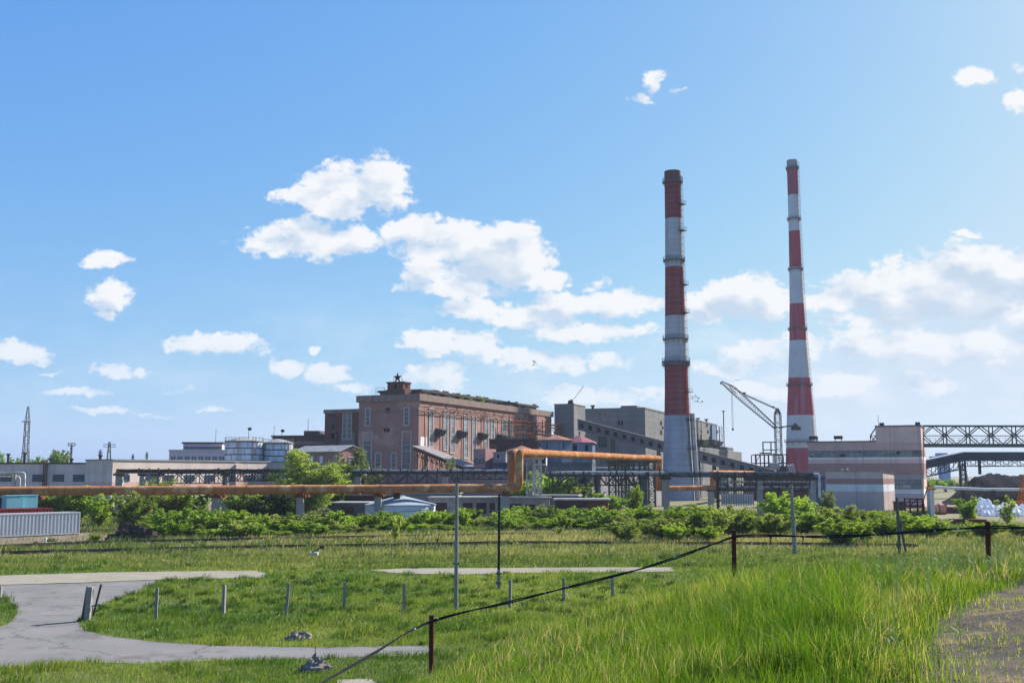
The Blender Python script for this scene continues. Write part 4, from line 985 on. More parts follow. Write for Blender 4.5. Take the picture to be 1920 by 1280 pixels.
# silos with pyramid roofs
def silo(xc, Y, rpx, ye, ya, yb, label, roof, n=8, wall=None, a0=.39, cone=True):
    c = XY(xc, Y, 850); r_ = rpx*Y/FPX; z0, z1, z2 = W(xc, yb, Y).z, W(xc, ye, Y).z, W(xc, ya, Y).z
    t = thing('silo', label, 'silo', (c[0], c[1], 0), 0, 'silos behind the rusty pipe loop')
    MB().lathe([(r_, z0), (r_, z1)], n, a0=a0).build('shell', wall or M_bluem, t)
    MB().lathe([(r_*1.14, z1-.05), (r_*1.14, z1+.12), (.15, z2)], n, a0=a0).build('roof', roof, t)
    if cone: MB().lathe([(r_*.28, max(0.3, z0-4.0)), (r_*.98, z0-.01)], n, a0=a0).build('hopper', M_steel, t)
    for k in range(0, n, 2):
        a = a0+2*math.pi*k/n; MB().beam((r_*.95*math.cos(a), r_*.95*math.sin(a), -.2), (r_*.95*math.cos(a), r_*.95*math.sin(a), z0), .35).build('leg', M_conc, t)
    MB().lathe([(.15, z2-.1), (.15, z2+.5), (.4, z2+.55), (.3, z2+.75)], 8).build('vent', M_rust, t)
    for a in (-1.95, -1.2):
        p = Vector((r_*.93*math.cos(a), r_*.93*math.sin(a), 0)); q = MB(); q.box(p.x-.5, p.y-.12, z1-1.9, p.x+.5, p.y+.1, z1-.5); q.build('window', M_darkp, t)
    return t
silo(1040, 240, 34, 826, 814.5, 880, 'widest blue-grey silo with a salmon and brown pyramid roof', M_redroof, 8)
silo(1087, 250, 29, 830.5, 815.5, 884, 'blue-grey silo with a bright pink roof nearest the boiler house', M_pinkroof, 8, a0=.1)
silo(977, 233, 28, 846, 835, 872, 'low silo with a small red roof directly behind the rusty risers', M_redroof, 8)
silo(1012, 226, 15, 852, 838.5, 872, 'narrow white-walled silo behind the first lattice tower', M_redroof, 6, M_white)
# corridor box between tower and silo
fc = F(925, 243, -14); cor = fc.thing('plant_building', 'grey-violet annex with a dark window between pink tower and silos', 'building')
M_viol = mat('violet_render', (.30, .275, .29), (.24, .22, .235), s=.5)
uc = fc.u(948, 860); body(cor, 0, uc, 8, fc.z(849, 1), M_viol); MB().box(-.2, -.3, fc.z(849, 1)+.002, uc+.2, 8.1, fc.z(849, 1)+.25).build('roof', M_rooflt, cor)
winf(cor, 'f', fc.u(932, 855), fc.u(936.5, 855), fc.z(858, 1), fc.z(851.5, 1), pane=M_darkp)
fh = F(926, 236, -12); hb_ = fh.thing('plant_building', 'low dark blue-grey plant block under the silos with a sloping buttress', 'building')
uh = fh.u(1110, 880); zh = fh.z(868, uh*.4)
M_plant = mat('plant_wall', (.17, .19, .225), (.13, .145, .175), s=.4, panel=(6, 3, (.08, .09, .11), .06, .3))
body(hb_, 0, uh, 6, zh, M_plant); MB().box(-.1, -.2, zh+.002, uh+.1, 6.1, zh+.2).build('roof', M_steel, hb_)
m = MB(); railing(m, [(uh*.45, -.1, zh+.2), (uh, -.1, zh+.2)], 1.2); m.build('railing', M_dsteel, hb_)
for x in (950, 978, 1030, 1060, 1085): ua = fh.u(x, 880); winf(hb_, 'f', ua, ua+1.6, 4.4, 6.2, t=.08, pane=M_darkp, frame=M_steel)

# pink and pale low walls behind the pipe rack
M_pwall = mat('pink_panel_wall', (.40, .26, .27), (.33, .215, .225), s=.5, panel=(6, 12, (.22, .15, .15), .05, .18), streak=((.26, .2, .2), .5, .7))
fpw = F(688, 222, -3); pw = fpw.thing('panel_wall', 'low pink panelled building behind the black pipe bridge', 'building')
upw = fpw.u(965, 895); zpw = fpw.z(883, 3); body(pw, 0, upw, 6, zpw, M_pwall); MB().box(-.1, -.1, zpw+.002, upw+.1, 6.1, zpw+.2).build('roof', M_rooflt, pw)
M_pale = mat('pale_panel_wall', (.58, .54, .52), (.48, .44, .43), s=.3, panel=(4, 3.2, (.30, .28, .27), .05, .15), streak=((.26, .22, .2), .6, .8))
fpl = F(1126, 236, 54); pl = fpl.thing('panel_building', 'pale panelled low building between the lattice towers', 'building')
upl = fpl.u(1243, 900); zpl = fpl.z(886.5, upl*.5); body(pl, 0, upl, 10, zpl, M_pale); MB().box(-.1, -.1, zpl+.002, upl+.1, 10, zpl+.2).build('roof', M_steel, pl)
winf(pl, 'f', fpl.u(1188, 905), fpl.u(1196, 905), 2, 5.4, pane=M_darkp, frame=M_steel, bars=2)
fz = F(1100, 300, -4); duct = fz.thing('flue_duct', 'long grey flue duct lying at the foot of the wider chimney', 'duct')
ud_ = fz.u(1262, 880); zd = fz.z(886, 5); m = MB(); m.tube([(0, 0, zd), (ud_*.65, 0, zd), (ud_*.78, 0, zd-.8), (ud_, 0, zd-.8)], 1.6, 12); m.build('duct', M_steel, duct, smooth=True)
m = MB()
for i in range(9): m.box(ud_*i/8-.3, -1.2, -.2, ud_*i/8+.3, 1.2, zd-1.5)
m.build('pier', M_conc, duct)
fy = F(1398, 300, -8); yd = fy.thing('brown_yard_building', 'low dark brown building behind the right end of the pipe rack', 'building')
uy = fy.u(1530, 900); zy = fy.z(894, 4); body(yd, 0, uy, 10, zy, M_dbrown); MB().box(-.1, -.1, zy+.002, uy+.1, 10, zy+.25).build('roof', M_roof, yd)
ff_ = F(1352, 252, -6); fen = ff_.thing('picket_fence', 'fence of pale upright concrete pickets left of the brown building', 'fence')
uf = ff_.u(1412, 915); m = MB()
for i in range(14): m.box(uf*i/13-.12, -.1, -.2, uf*i/13+.12, .1, 3.2)
m.build('pickets', M_conc, fen); MB().box(0, .12, .3, uf, .35, 2.6).build('backing_wall', M_white, fen)

# ------------------------------------------------------------------ chimneys
def chimney(name, label, xc, yc, Y, prof, bands, rings, ladder, balconies, m, base):
    c = XY(xc, Y, yc); zf = lambda y: W(xc, y, Y).z
    t = thing(name, label, 'chimney', (c[0], c[1], 0), 0, 'striped factory chimneys')
    P = [(d*Y/FPX/2*(1 if y > 700 else 1), zf(y)) for y, d in prof][::-1]
    rad = lambda z: float(np.interp(z, [p[1] for p in P], [p[0] for p in P]))
    zb = P[0][1]; P = [(P[0][0]+(P[0][1]+.3)*(P[0][0]-P[1][0])/(P[1][1]-P[0][1])*.6, -.3)]+P
    top = P[-1]
    MB().lathe(P+[(top[0]-.5, top[1]), (top[0]-.5, top[1]-2)], 48, cap=False).build('shaft', m, t, smooth=True)
    for i, (y, ex, hh, cap_) in enumerate(rings):
        z = zf(y); r_ = rad(z); q = MB(); q.lathe([(r_-.05, z-.18), (r_+ex, z-.12), (r_+ex, z+.12), (r_-.05, z+.12)], 32, cap=False)
        n = 26
        for k in range(n):
            a0, a1 = 2*math.pi*k/n, 2*math.pi*(k+1)/n; e = r_+ex-.06
            p0 = Vector((e*math.cos(a0), e*math.sin(a0), z)); p1 = Vector((e*math.cos(a1), e*math.sin(a1), z))
            q.beam(p0, p0+Vector((0,0,hh)), .07); q.beam(p0+Vector((0,0,hh)), p1+Vector((0,0,hh)), .07); q.beam(p0+Vector((0,0,hh*.5)), p1+Vector((0,0,hh*.5)), .05)
            if k % 2 == 0: q.beam(Vector(((r_)*math.cos(a0), r_*math.sin(a0), z-1.2)), p0, .1)
        q.build('platform', M_steel, t)
    # ladder with cage up the side that faces right
    la = math.atan2(-.70, .72) if ladder > 0 else math.atan2(-.5, -.87)
    q = MB(); z = 6.0; ztop_ = P[-1][1]-1; pr = None
    tang = Vector((-math.sin(la), math.cos(la), 0)); out = Vector((math.cos(la), math.sin(la), 0))
    while z < ztop_:
        r_ = rad(z); p = out*(r_+.15)+Vector((0, 0, z)); 
        if pr is not None:
            for s_ in (-.3, .3): q.beam(pr+tang*s_, p+tang*s_, .07)
            for s_ in (-.45, 0, .45): q.beam(pr+tang*s_+out*.7, p+tang*s_+out*.7, .05)
        for k in range(4 if pr is not None else 1): q.beam(p+tang*-.3-Vector((0,0,k*.5)), p+tang*.3-Vector((0,0,k*.5)), .04)
        q.beam(p+tang*-.3, p+tang*-.45+out*.7, .05); q.beam(p+tang*.3, p+tang*.45+out*.7, .05); q.beam(p+tang*-.45+out*.7, p+tang*.45+out*.7, .06)
        pr = p; z += 2.0
    q.build('caged_ladder', M_rust, t)
    for y in balconies:
        z = zf(y); r_ = rad(z); p = out*(r_+.5)+Vector((0, 0, z)); q = MB()
        q.hexa([p-tang*1.0-out*.5, p+tang*1.0-out*.5, p+tang*1.0+out*.9, p-tang*1.0+out*.9, p-tang*1.0-out*.5+Vector((0,0,.15)), p+tang*1.0-out*.5+Vector((0,0,.15)), p+tang*1.0+out*.9+Vector((0,0,.15)), p-tang*1.0+out*.9+Vector((0,0,.15))])
        c_ = [p-tang-out*.5, p-tang+out*.9, p+tang+out*.9, p+tang-out*.5]; railing(q, c_, 1.1, w=.06); q.build('balcony', M_dsteel, t)
    return t, zf, rad
RED, WHT, BLU, GRY = (.30, .072, .075), (.52, .54, .57), (.37, .44, .53), (.36, .35, .36)
Yc = 300; zf = lambda y: W(1270, y, Yc).z
b1 = [(0, BLU), (zf(781), (.28, .075, .075)), (zf(685), WHT), (zf(593), RED), (zf(502), WHT), (zf(411.5), (.25, .065, .075)), (zf(337), (.20, .085, .085))]
M_ch1 = mat('chimney_paint', WHT, (.80, .78, .77), s=.25, bands=b1, streak=((.20, .15, .13), .42, .55), rough=.75, panel=(200, 1.6, (.22, .19, .18), .035, .10))
ch1 = chimney('chimney', 'wider red and white chimney with a railed double ring and blue-white foot', 1271, 860, Yc, [(322, 31), (410, 31.5), (500, 34.5), (590, 38), (680, 42.5), (735, 44), (781, 47), (830, 51), (880, 56), (930, 61)], b1, [(342, .6, 1.2, 0), (489, .6, 1.0, 0), (636, .65, 1.0, 0), (684, .8, 1.0, 0), (679, .8, 1.1, 0)], 1, [387, 436, 537, 589, 737, 789, 843], M_ch1, 0)
# top-of-frame lean check: the shaft stands vertical in the world
c1 = ch1[0].location
q = MB(); a = math.atan2(-.45, .9); rr_ = ch1[2]
pts = [Vector((math.cos(a)*(rr_(z)+.9), math.sin(a)*(rr_(z)+.9), z)) for z in (.0, 6, 12, 18, 24)]
q.tube(pts, .75, 12); q.build('riser_pipe', M_lsteel, ch1[0], smooth=True)
Yc2 = 420; zf2 = lambda y: W(1500, y, Yc2).z
R2, W2 = (.42, .085, .11), (.58, .59, .61)
b2 = [(0, R2), (zf2(841), W2), (zf2(781), R2), (zf2(710), W2), (zf2(640), R2), (zf2(571), W2), (zf2(502), R2), (zf2(434), W2), (zf2(367), (.36, .10, .13)), (zf2(318), GRY)]
M_ch2 = mat('chimney_paint', W2, (.85, .83, .82), s=.2, bands=b2, streak=((.55, .50, .50), .30, .6), rough=.7)
ch2 = chimney('chimney', 'taller slender red and white chimney with a flaring foot beside the crane', 1502.5, 830, Yc2, [(301, 20), (367, 20), (434, 21), (500, 23), (571, 26.5), (640, 31.5), (710, 40), (781, 49.5), (830, 55), (885, 61)], b2, [(316, .5, .8, 0), (411, .6, .8, 0), (505, .6, .8, 0), (617, .65, .8, 0), (722, .7, .9, 0), (828, .7, .9, 0)], 1, [], M_ch2, 0)
# ------------------------------------------------------------------ right-hand striped buildings
def bandmat(name, f, w_, spec):
    return mat(name, (1,1,1), (.84,.82,.80), s=.3, bands=[(max(0, w_(y)), c) for y, c in spec], streak=((.25,.21,.20), .35, .6), panel=(6, 60, (.25,.2,.2), .05, .06))
C_pk, C_gp, C_rb, C_wh, C_pg = (.80,.56,.52), (.74,.55,.50), (.46,.28,.245), (.86,.86,.83), (.66,.53,.48)
fr = F(1516, 247, -23.5); big = fr.thing('striped_factory_building', 'large pink factory block with white and red bands and a taller right-hand part', 'building')
ur = fr.u(1730, 880); wr = fr.w(1737.5, ur, 900); zr1 = fr.z(829, fr.u(1600, 840), 0); zr2 = fr.z(799, ur, 0); um = fr.u(1643, 840)
zb = lambda y: fr.z(y, ur*.75, 0)
M_big = bandmat('striped_wall', fr, zb, [(955, C_gp), (938, (.60,.52,.49)), (925, C_wh), (916, C_pk), (898, (.42,.38,.37)), (890, C_rb), (868, C_pk), (860.5, C_wh), (856, C_rb), (844, (.62,.43,.385)), (829, C_gp), (807, C_pk), (802, C_gp)])
body(big, 0, um, wr, zr1, M_big); body(big, um, ur, wr, zr2, M_big, name='tall_wall')
MB().box(-.15, -.15, zr1+.002, um-.01, wr+.15, zr1+.35).build('parapet', M_cornice, big); MB().box(um-.15, -.15, zr2+.002, ur+.15, wr+.15, zr2+.35).build('parapet', M_cornice, big)
M_strip = mat('strip_glazing', (.30,.35,.37), (.18,.22,.25), s=.5, rough=.3, spec=.4, grime=((.03,.03,.035), .95, .35), panel=(1.5, 2.4, (.12,.12,.12), .06, .5))
ua, ub = fr.u(1519, 850), fr.u(1726, 850); winf(big, 'f', ua, ub, zb(855.5), zb(845), t=.1, d=.08, pane=M_strip, frame=M_steel, bars=16)
ua, ub = fr.u(1679, 905), fr.u(1727, 905); winf(big, 'f', ua, ub, zb(915.5), zb(899), t=.1, d=.08, pane=M_strip, frame=M_steel, bars=6, hb=1)
for x0, x1, y0, y1, mm_ in [(1519,1525,852,856,M_dbrown),(1575,1585,850,857,M_dbrown),(1563,1567,845,847.5,M_darkp),(1681,1687,845.5,852,M_darkp),(1690.5,1705,908,915,M_trim)]:
    MB().box(fr.u(x0, 850), -.14, zb(y1)+.1, fr.u(x1, 850), -.09, zb(y0)-.1).build('broken_pane', mm_, big)
m = MB()
for x, y in [(1569, 829), (1522, 829)]: ua = fr.u(x, 825); m.box(ua-.9, 2, zr1+.9, ua+.9, 4, zr1+1.6); m.beam((ua-.7, 3, zr1+.3), (ua-.7, 3, zr1+.9), .15); m.beam((ua+.7, 3, zr1+.3), (ua+.7, 3, zr1+.9), .15)
ua = fr.u(1648, 797); m.box(ua, 1, zr2+.3, ua+1.0, 2, zr2+1.0); m.beam((ua-.2, 1, zr2+.3), (ua-.2, 1, zr2+2.6), .1); ua = fr.u(1720, 797); m.box(ua-.5, 1, zr2+.3, ua+.5, 2, zr2+1.0)
m.build('roof_unit', M_dsteel, big)
ua, ub = fr.u(1517, 900), fr.u(1546, 900); m = MB(); m.box(ua, -2.5, -.2, ub, -.01, fr.z(893, 0)); m.build('blue_lean_to', mat('blue_shed', (.16,.235,.34), (.12,.18,.27), s=.7, panel=(2.2, 2.0, (.08,.1,.14), .06, .35)), big)

fs = F(1547, 216, -33); sm = fs.thing('striped_workshop', 'small banded flat-roofed workshop with a sunlit right wall standing in the bushes', 'building')
us_ = fs.u(1656.5, 915); ws_ = fs.w(1678, us_, 930); zs0 = lambda y: fs.z(y, us_, 0)
M_sm = bandmat('striped_wall', fs, zs0, [(957, C_pg), (936.5, C_pg), (921.5, C_wh), (908, C_rb), (897, (.70,.55,.49)), (882, C_pg)])
zt_ = zs0(883.5); m = MB(); zl = fs.z(889, us_, ws_)
m.add([(0,0,-.2),(us_,0,-.2),(us_,ws_,-.2),(0,ws_,-.2),(0,0,zt_),(us_,0,zt_),(us_,ws_,zl),(0,ws_,zl)], [(0,1,5,4),(1,2,6,5),(2,3,7,6),(3,0,4,7),(4,5,6,7)]); m.build('wall', M_sm, sm)
MB().box(-.1, -.16, zt_+.002, us_+.12, .2, zt_+.22).build('parapet', M_conc, sm)
m = MB(); m.hexa([(0,.22,zt_-.2),(us_+.1,.22,zt_-.2),(us_+.1,ws_+.2,zl+.02),(0,ws_+.2,zl+.02),(0,.22,zt_+.12),(us_+.1,.22,zt_+.12),(us_+.1,ws_+.2,zl+.5),(0,ws_+.2,zl+.5)]); m.build('roof', M_roof, sm)
MB().box(fs.u(1585, 882), .5, zt_+.22, fs.u(1585, 882)+.35, .85, zt_+.7).box(us_*.25, .6, zt_+.22, us_*.25+.5, .9, zt_+.55).build('roof_vent', M_lsteel, sm)
fo = F(1672, 208, -20); annx = fo.thing('brick_hut', 'low mauve brick hut half hidden beside the small banded workshop', 'hut')
body(annx, 0, 2.2, 2, 1.9, M_brick); MB().box(-.15, -.15, 1.902, 2.35, 2.15, 2.05).build('roof', M_roof, annx)

# ------------------------------------------------------------------ bridge truss and right conveyor
A = W(1732, 834.5, 246); B = W(2080, 835, 246); base = Vector((A.x, A.y, 0))
br = thing('truss_bridge', 'dark green open steel truss bridge carrying a walkway out of the pink factory tower', 'bridge', base)
hT = (W(1732, 798, 246).z-A.z)
for k, dy in enumerate((0, 1.9)):
    m = MB(base); o_ = Vector((0, dy, 0)); n = 8
    m.beam(A+o_, B+o_, .35, .8); m.beam(A+o_+Vector((0,0,hT)), B+o_+Vector((0,0,hT)), .35, .35)
    for i in range(n+1):
        a = A.lerp(B, i/n)+o_; up = Vector((0,0,hT)); md = a+up*.52
        m.beam(a, a+up, .2)
        m.box(md.x-.28, md.y-.18, md.z-.25, md.x+.28, md.y+.18, md.z+.25)
        if i < n:
            b_ = A.lerp(B, (i+1)/n)+o_; c_ = (a+b_)/2
            m.beam(md, c_+up, .2); m.beam(md, c_, .17); m.beam(b_+up*.52, c_+up, .2); m.beam(b_+up*.52, c_, .17)
    m.beam(A+o_+Vector((0,0,hT*.5)), B+o_+Vector((0,0,hT*.5)), .12)
    m.build('side_truss', M_gsteel, br)
m = MB(base)
for i in range(33): a = A.lerp(B, i/32); m.beam(a+Vector((0,-.35,.3)), a+Vector((0,-.35,1.7)), .06)
for z_ in (.7, 1.2, 1.7): m.beam(A+Vector((0,-.35,z_)), B+Vector((0,-.35,z_)), .05)
m.build('railing', M_steel, br)
m = MB(base); m.hexa([A+Vector((0,.3,-.1)), B+Vector((0,.3,-.1)), B+Vector((0,1.7,-.1)), A+Vector((0,1.7,-.1)), A+Vector((0,.3,.1)), B+Vector((0,.3,.1)), B+Vector((0,1.7,.1)), A+Vector((0,1.7,.1))]); m.build('deck', M_steel, br)
for fr_ in (.55, .98):
    p = A.lerp(B, fr_)
    if fr_ > .9:
        m = MB(base); lattice_mast(m, (p.x, p.y+2), 4, 3, -.2, p.z-.3, 6, .35, .2); m.build('support_tower', M_gsteel, br)
# end of the bridge sticking out left of the tower
A2 = W(1643, 829, 255); B2 = W(1676, 829, 251); base2 = Vector((A2.x, A2.y, 0)); e2 = thing('truss_bridge', 'short open steel truss stub leaning out left of the pink factory tower', 'bridge', base2)
m = MB(base2); h2 = W(1650, 799, 254).z-A2.z
for dy in (0, 4):
    o_ = Vector((0, dy, 0)); L1 = A2.lerp(B2, .36)
    m.beam(A2+o_, B2+o_, .3); m.beam(L1+o_+Vector((0,0,h2)), B2+o_+Vector((0,0,h2)), .3); m.beam(A2+o_+Vector((0,0,h2*.45)), B2+o_+Vector((0,0,h2*.5)), .18)
    m.beam(A2+o_, A2+o_+Vector((0,0,h2*.45)), .2); m.beam(A2+o_+Vector((0,0,h2*.45)), L1+o_+Vector((0,0,h2)), .22); m.beam(L1+o_, L1+o_+Vector((0,0,h2)), .3); m.beam(A2.lerp(B2,.55)+o_, A2.lerp(B2,.55)+o_+Vector((0,0,h2)), .3)
    m.beam(A2+o_+Vector((0,0,h2*.45)), L1+o_, .18); m.beam(L1+o_, B2+o_+Vector((0,0,h2)), .2); m.beam(L1+o_+Vector((0,0,h2)), B2+o_, .2); m.beam(A2+o_, L1+o_+Vector((0,0,h2*.5)), .18)
m.beam(A2.lerp(B2, .4), (A2.lerp(B2, .4).x, A2.lerp(B2, .4).y, -.2), .01)
m.build('stub_truss', M_gsteel, e2)
# right conveyor gallery
M_gal2 = mat('dark_gallery_sheeting', (.085, .10, .13), (.065, .075, .10), s=.3, panel=(7, 20, (.05, .055, .07), .08, .35))
A = W(1700, 885, 330); C = W(1800, 863, 330); B = W(2150, 863, 330)
cg = gallery('coal_conveyor', 'dark conveyor gallery on a light truss that climbs and levels over the coal heap', 'conveyor', A, C, 4, 2.3, M_gal2, M_lsteel, 0, [], under=2.6)
gallery('', '', '', C, B, 4, 2.3, M_gal2, M_steel, 0, [(.0, .35), (.45, .35), (.9, .35)], under=1.7, parent=None if False else cg) if False else None
base = Vector((A.x, A.y, 0)); m = MB(base); y0, y1 = C.y-2, C.y+2
m.box(C.x+.01, y0, C.z, B.x, y1, C.z+2.3); m.build('gallery_wall', M_gal2, cg); m = MB(base); m.box(C.x+.01, y0-.2, C.z+2.303, B.x, y1+.2, C.z+2.6); m.build('gallery_roof', M_steel, cg)
m = MB(base)
for dy in (-1.7, 1.7): truss(m, Vector((C.x+1.5, C.y+dy, C.z-1.75)), Vector((B.x, B.y+dy, B.z-1.75)), 1.73, 22, .2, .14)
m.build('truss', M_dsteel, cg)
for x in (1804, 1985):
    p = W(x, 863, 330); m = MB(base)
    for s_ in (-2, 2): m.beam((p.x, p.y+s_, -.2), (p.x, p.y+s_, p.z-.01), .5)
    for i in range(1, 4): m.beam((p.x, p.y-2, p.z*i/4), (p.x, p.y+2, p.z*i/4), .25)
    m.build('trestle', M_dsteel, cg)
p = W(1831, 863, 329); m = MB(base); m.beam((p.x, p.y-1.9, p.z-.02), (p.x, p.y-1.9, W(1831, 889, 329).z), .7); m.beam((p.x+.2, p.y-1.9, p.z-1.9), (p.x+6, p.y-1.9, p.z-1.6), .3); m.build('drop_chute', M_dsteel, cg)
# far blue tower
p = XY(1765, 820, 880); far = thing('loading_tower', 'far pale blue loading tower on splayed legs beyond the coal conveyor', 'tower', (p[0], p[1], 0)); M_blue = mat('faded_blue', (.22,.36,.55), (.18,.30,.47), s=.2)
zf_ = lambda y: W(1765, y, 820).z; k = 820/FPX
MB().box(-18*k, -4, zf_(868), 26*k, 4, zf_(855)).build('house', M_blue, far); MB().box(-7*k, -3.5, zf_(854.9), 10*k, 3.5, zf_(849)).build('top_room', M_blue, far)
for a, b_ in [(-3, 3), (10, 6)]:
    for dy in (-3, 3): MB().beam((b_*k if a < 0 else a*k, dy, -.3), (a*k, dy, zf_(868)-.01), 2.2).build('leg', M_blue, far)
MB().box(-2*k, -3, 0, 12*k, 3, zf_(898)).build('base', M_blue, far)

# coal heap
M_coal = mat('coal', (.011, .013, .018), (.007, .008, .011), s=.8, rough=1, spec=.02, bump=.3)
m = MB(); nX, nY = 60, 16; px0, px1 = 1760, 2220; vs = []
for j in range(nY+1):
    for i in range(nX+1):
        x = px0+(px1-px0)*i/nX; prof = np.interp(x, [1760,1775,1800,1830,1850,1880,1910,1960,2050,2180,2220], [.0,1.1,4.0,6.8,7.4,7.2,6.9,7.3,6.8,3,0])
        v = j/nY; hh = prof*math.sin(math.pi*min(1, v*1.02))**.75*(1+.05*math.sin(i*.9+j)+.04*math.sin(i*2.3-j*1.7)); Yw = 255+42*v; q = XY(x, Yw, 900); vs.append((q[0], Yw, max(-.3, hh-.25)+random.uniform(-.07, .07)))
m.add(vs, [(j*(nX+1)+i, j*(nX+1)+i+1, (j+1)*(nX+1)+i+1, (j+1)*(nX+1)+i) for j in range(nY) for i in range(nX)])
tag(m.build('coal_heap', M_coal, smooth=False), 'long black coal heap under the right-hand conveyor', 'coal heap')
# white pipe in front of the coal
pts = [W(1752, 913, 226), W(1850, 917, 224), W(2100, 918, 222)]
t = thing('steam_pipe', 'thin white pipe on dark posts in front of the coal heap', 'pipe', (pts[0].x, pts[0].y, 0)); bs = Vector((pts[0].x, pts[0].y, 0))
MB(bs).tube(pts, .3, 8).build('pipe', M_white, t, smooth=True)
for x in (1806, 1862, 1935, 2010): p = W(x, 917, 223.3); MB(bs).beam((p.x, p.y, -.2), (p.x, p.y, p.z-.25), .7).build('post', M_dsteel, t)
# white shed, rusty gantry frame, orange post, cylinders
f = F(1735, 210, -20); ws = f.thing('white_shed', 'narrow white corrugated shed with rust streaks right of the pink factory', 'shed')
M_wcorr = mat('white_corrugated', (.74,.71,.66), (.62,.58,.53), s=.4, streak=((.45,.17,.07), .75, .5), panel=(.5, 9, (.5,.45,.42), .06, .1))
uw = f.u(1744, 930); ww = f.w(1751.5, uw, 930); zw_ = f.z(914, uw); body(ws, 0, uw, ww, zw_, M_wcorr); MB().box(-.2, -.2, zw_+.002, uw+.2, ww+.2, zw_+.15).build('roof', M_rust, ws)
M_redp = mat('red_oxide', (.24,.045,.04), (.17,.035,.03), s=2, rough=.6); M_orange = mat('orange_paint', (.55,.17,.045), (.42,.13,.04), s=1.5, rough=.55)
p0 = W(1705, 960, 188); bs = Vector((p0.x, 188, 0)); t = thing('loading_gantry', 'dark red steel loading frame standing before the pink factory', 'frame', bs)
zq = lambda y: W(1720, y, 188).z; m = MB(bs); xa, xb = W(1706, 940, 188).x, W(1730, 940, 188).x
for dy in (188, 190.5):
    m.beam((xa, dy, -.2), (xa, dy, zq(934)), .22); m.beam((xb, dy, -.2), (xb, dy, zq(936)), .22); m.beam((xa, dy, zq(948.5)), (xb, dy, zq(948.5)), .3); m.beam((xa, dy, zq(935)), (xb, dy, zq(936)), .2); m.beam((xa, dy, zq(948)), (xa+1.2, dy, zq(935)), .14); m.beam((xb, dy, zq(941)), (xa, dy, zq(941)), .12)
for xx in (xa, xb): m.beam((xx, 188, zq(948.5)), (xx, 190.5, zq(948.5)), .2); m.beam((xx, 188, zq(935)), (xx, 190.5, zq(935)), .16)
m.build('frame', M_redp, t)
p0 = G(1731.5, 966); m = MB(); m.lathe([(.28, -.1), (.3, 1.3), (.3, 1.9), (.2, 2.3)], 10); m.beam((.0, 0, 2.2), (1.0, 0, 5.2), .14); tag(m.build('orange_pillar', M_orange, None, (p0.x, p0.y, 0)), 'orange pillar with a thin raised arm beside the white shed', 'pillar')
def drum(xa, xb, y, Y, r_, m_, name, label, cat):
    a, b_ = W(xa, y, Y), W(xb, y, Y); a.z = b_.z = r_; c = (a+b_)/2; c.z = 0
    t = thing(name, label, cat, c); q = MB(c); q.tube([a, b_], r_, 20); q.build('drum', m_, t, smooth=True)
    q = MB(c)
    for fr_ in (.02, .5, .98): p = a.lerp(b_, fr_); q.tube([p-(b_-a).normalized()*.09, p+(b_-a).normalized()*.09], r_*1.06, 20)
    q.build('hoops', M_rust, t)
    return t
M_salmon = mat('salmon_paint', (.50,.26,.21), (.40,.20,.16), s=1)
drum(1745, 1772, 955, 196, .95, M_salmon, 'tank_drum', 'salmon painted steel drum lying beside the white shed', 'drum')
drum(1108, 1139, 950, 178, .62, mat('brown_pipe', (.36,.22,.15), (.27,.17,.12), s=1), 'pipe_drum', 'short brown pipe section lying in the shrubs below the lattice towers', 'drum')
# bulk bags
M_bag = mat('woven_bag', (.84,.84,.84), (.74,.74,.74), s=3, rough=.9, bump=.1)
bagp = MB().blob((0, 0, 0), (.62, .62, .95), 1, .16, 12, 7).box(-.5, -.5, 0, .5, .5, .25).mesh('bag', M_bag, True)
tie = MB().blob((0, 0, .85), (.22, .22, .25), 2, .2, 8, 5).mesh('tied_neck', M_bag, True)
def bag(x, y, z, s=1.0):
    t = thing('bulk_bag', 'bulging white bulk bag in the heap before the coal', 'bag', (x, y, z), random.uniform(0, 6), 'white bulk bags heaped in the yard'); t.scale = (s, s, s*random.uniform(.85, 1.1))
    for nm, me in (('bag', bagp), ('tied_neck', tie)): o = bpy.data.objects.new(nm, me); col.objects.link(o); o.parent = t
for row, (Yb, x0, x1, n) in enumerate([(192, 1838, 1990, 14), (189.5, 1846, 1990, 12), (187, 1850, 1985, 9)]):
    for i in range(n):
        q = XY(x0+(x1-x0)*(i+random.uniform(-.25, .25))/n, Yb+random.uniform(-.4, .4), 950); bag(q[0], q[1], 0, random.uniform(.9, 1.15))
for Yb, x0, x1, n, z in [(193.5, 1834, 1900, 7, 1.0), (191, 1838, 1880, 4, .95), (194, 1838, 1860, 3, 1.9), (194.5, 1890, 1970, 6, 1.0)]:
    for i in range(n): q = XY(x0+(x1-x0)*i/n, Yb, 950); bag(q[0], q[1], z, random.uniform(.9, 1.1))
for x in (1757, 1763, 1768): q = XY(x, 200, 945); bag(q[0], q[1], 1.2 if x == 1763 else .6, .9)
p = G(1795, 962); t = thing('low_platform', 'low dark loading slab lying between the drum and the white bags', 'slab', p); MB().box(-4, -1, 0, 4, 2, 1.1).build('slab', M_dbrown, t); MB().box(-4.1, -1.1, 1.102, 4.1, 2.1, 1.3).build('cap', M_conc, t)
p = G(1815, 984); m = MB(); m.box(-2.2, -1, 0, 2.2, 1, .7).box(-2.3, -1.1, .701, 2.3, 1.1, .85); tag(m.build('steel_trough', M_rust, None, p), 'low rusty steel trough lying at the edge of the yard', 'trough')
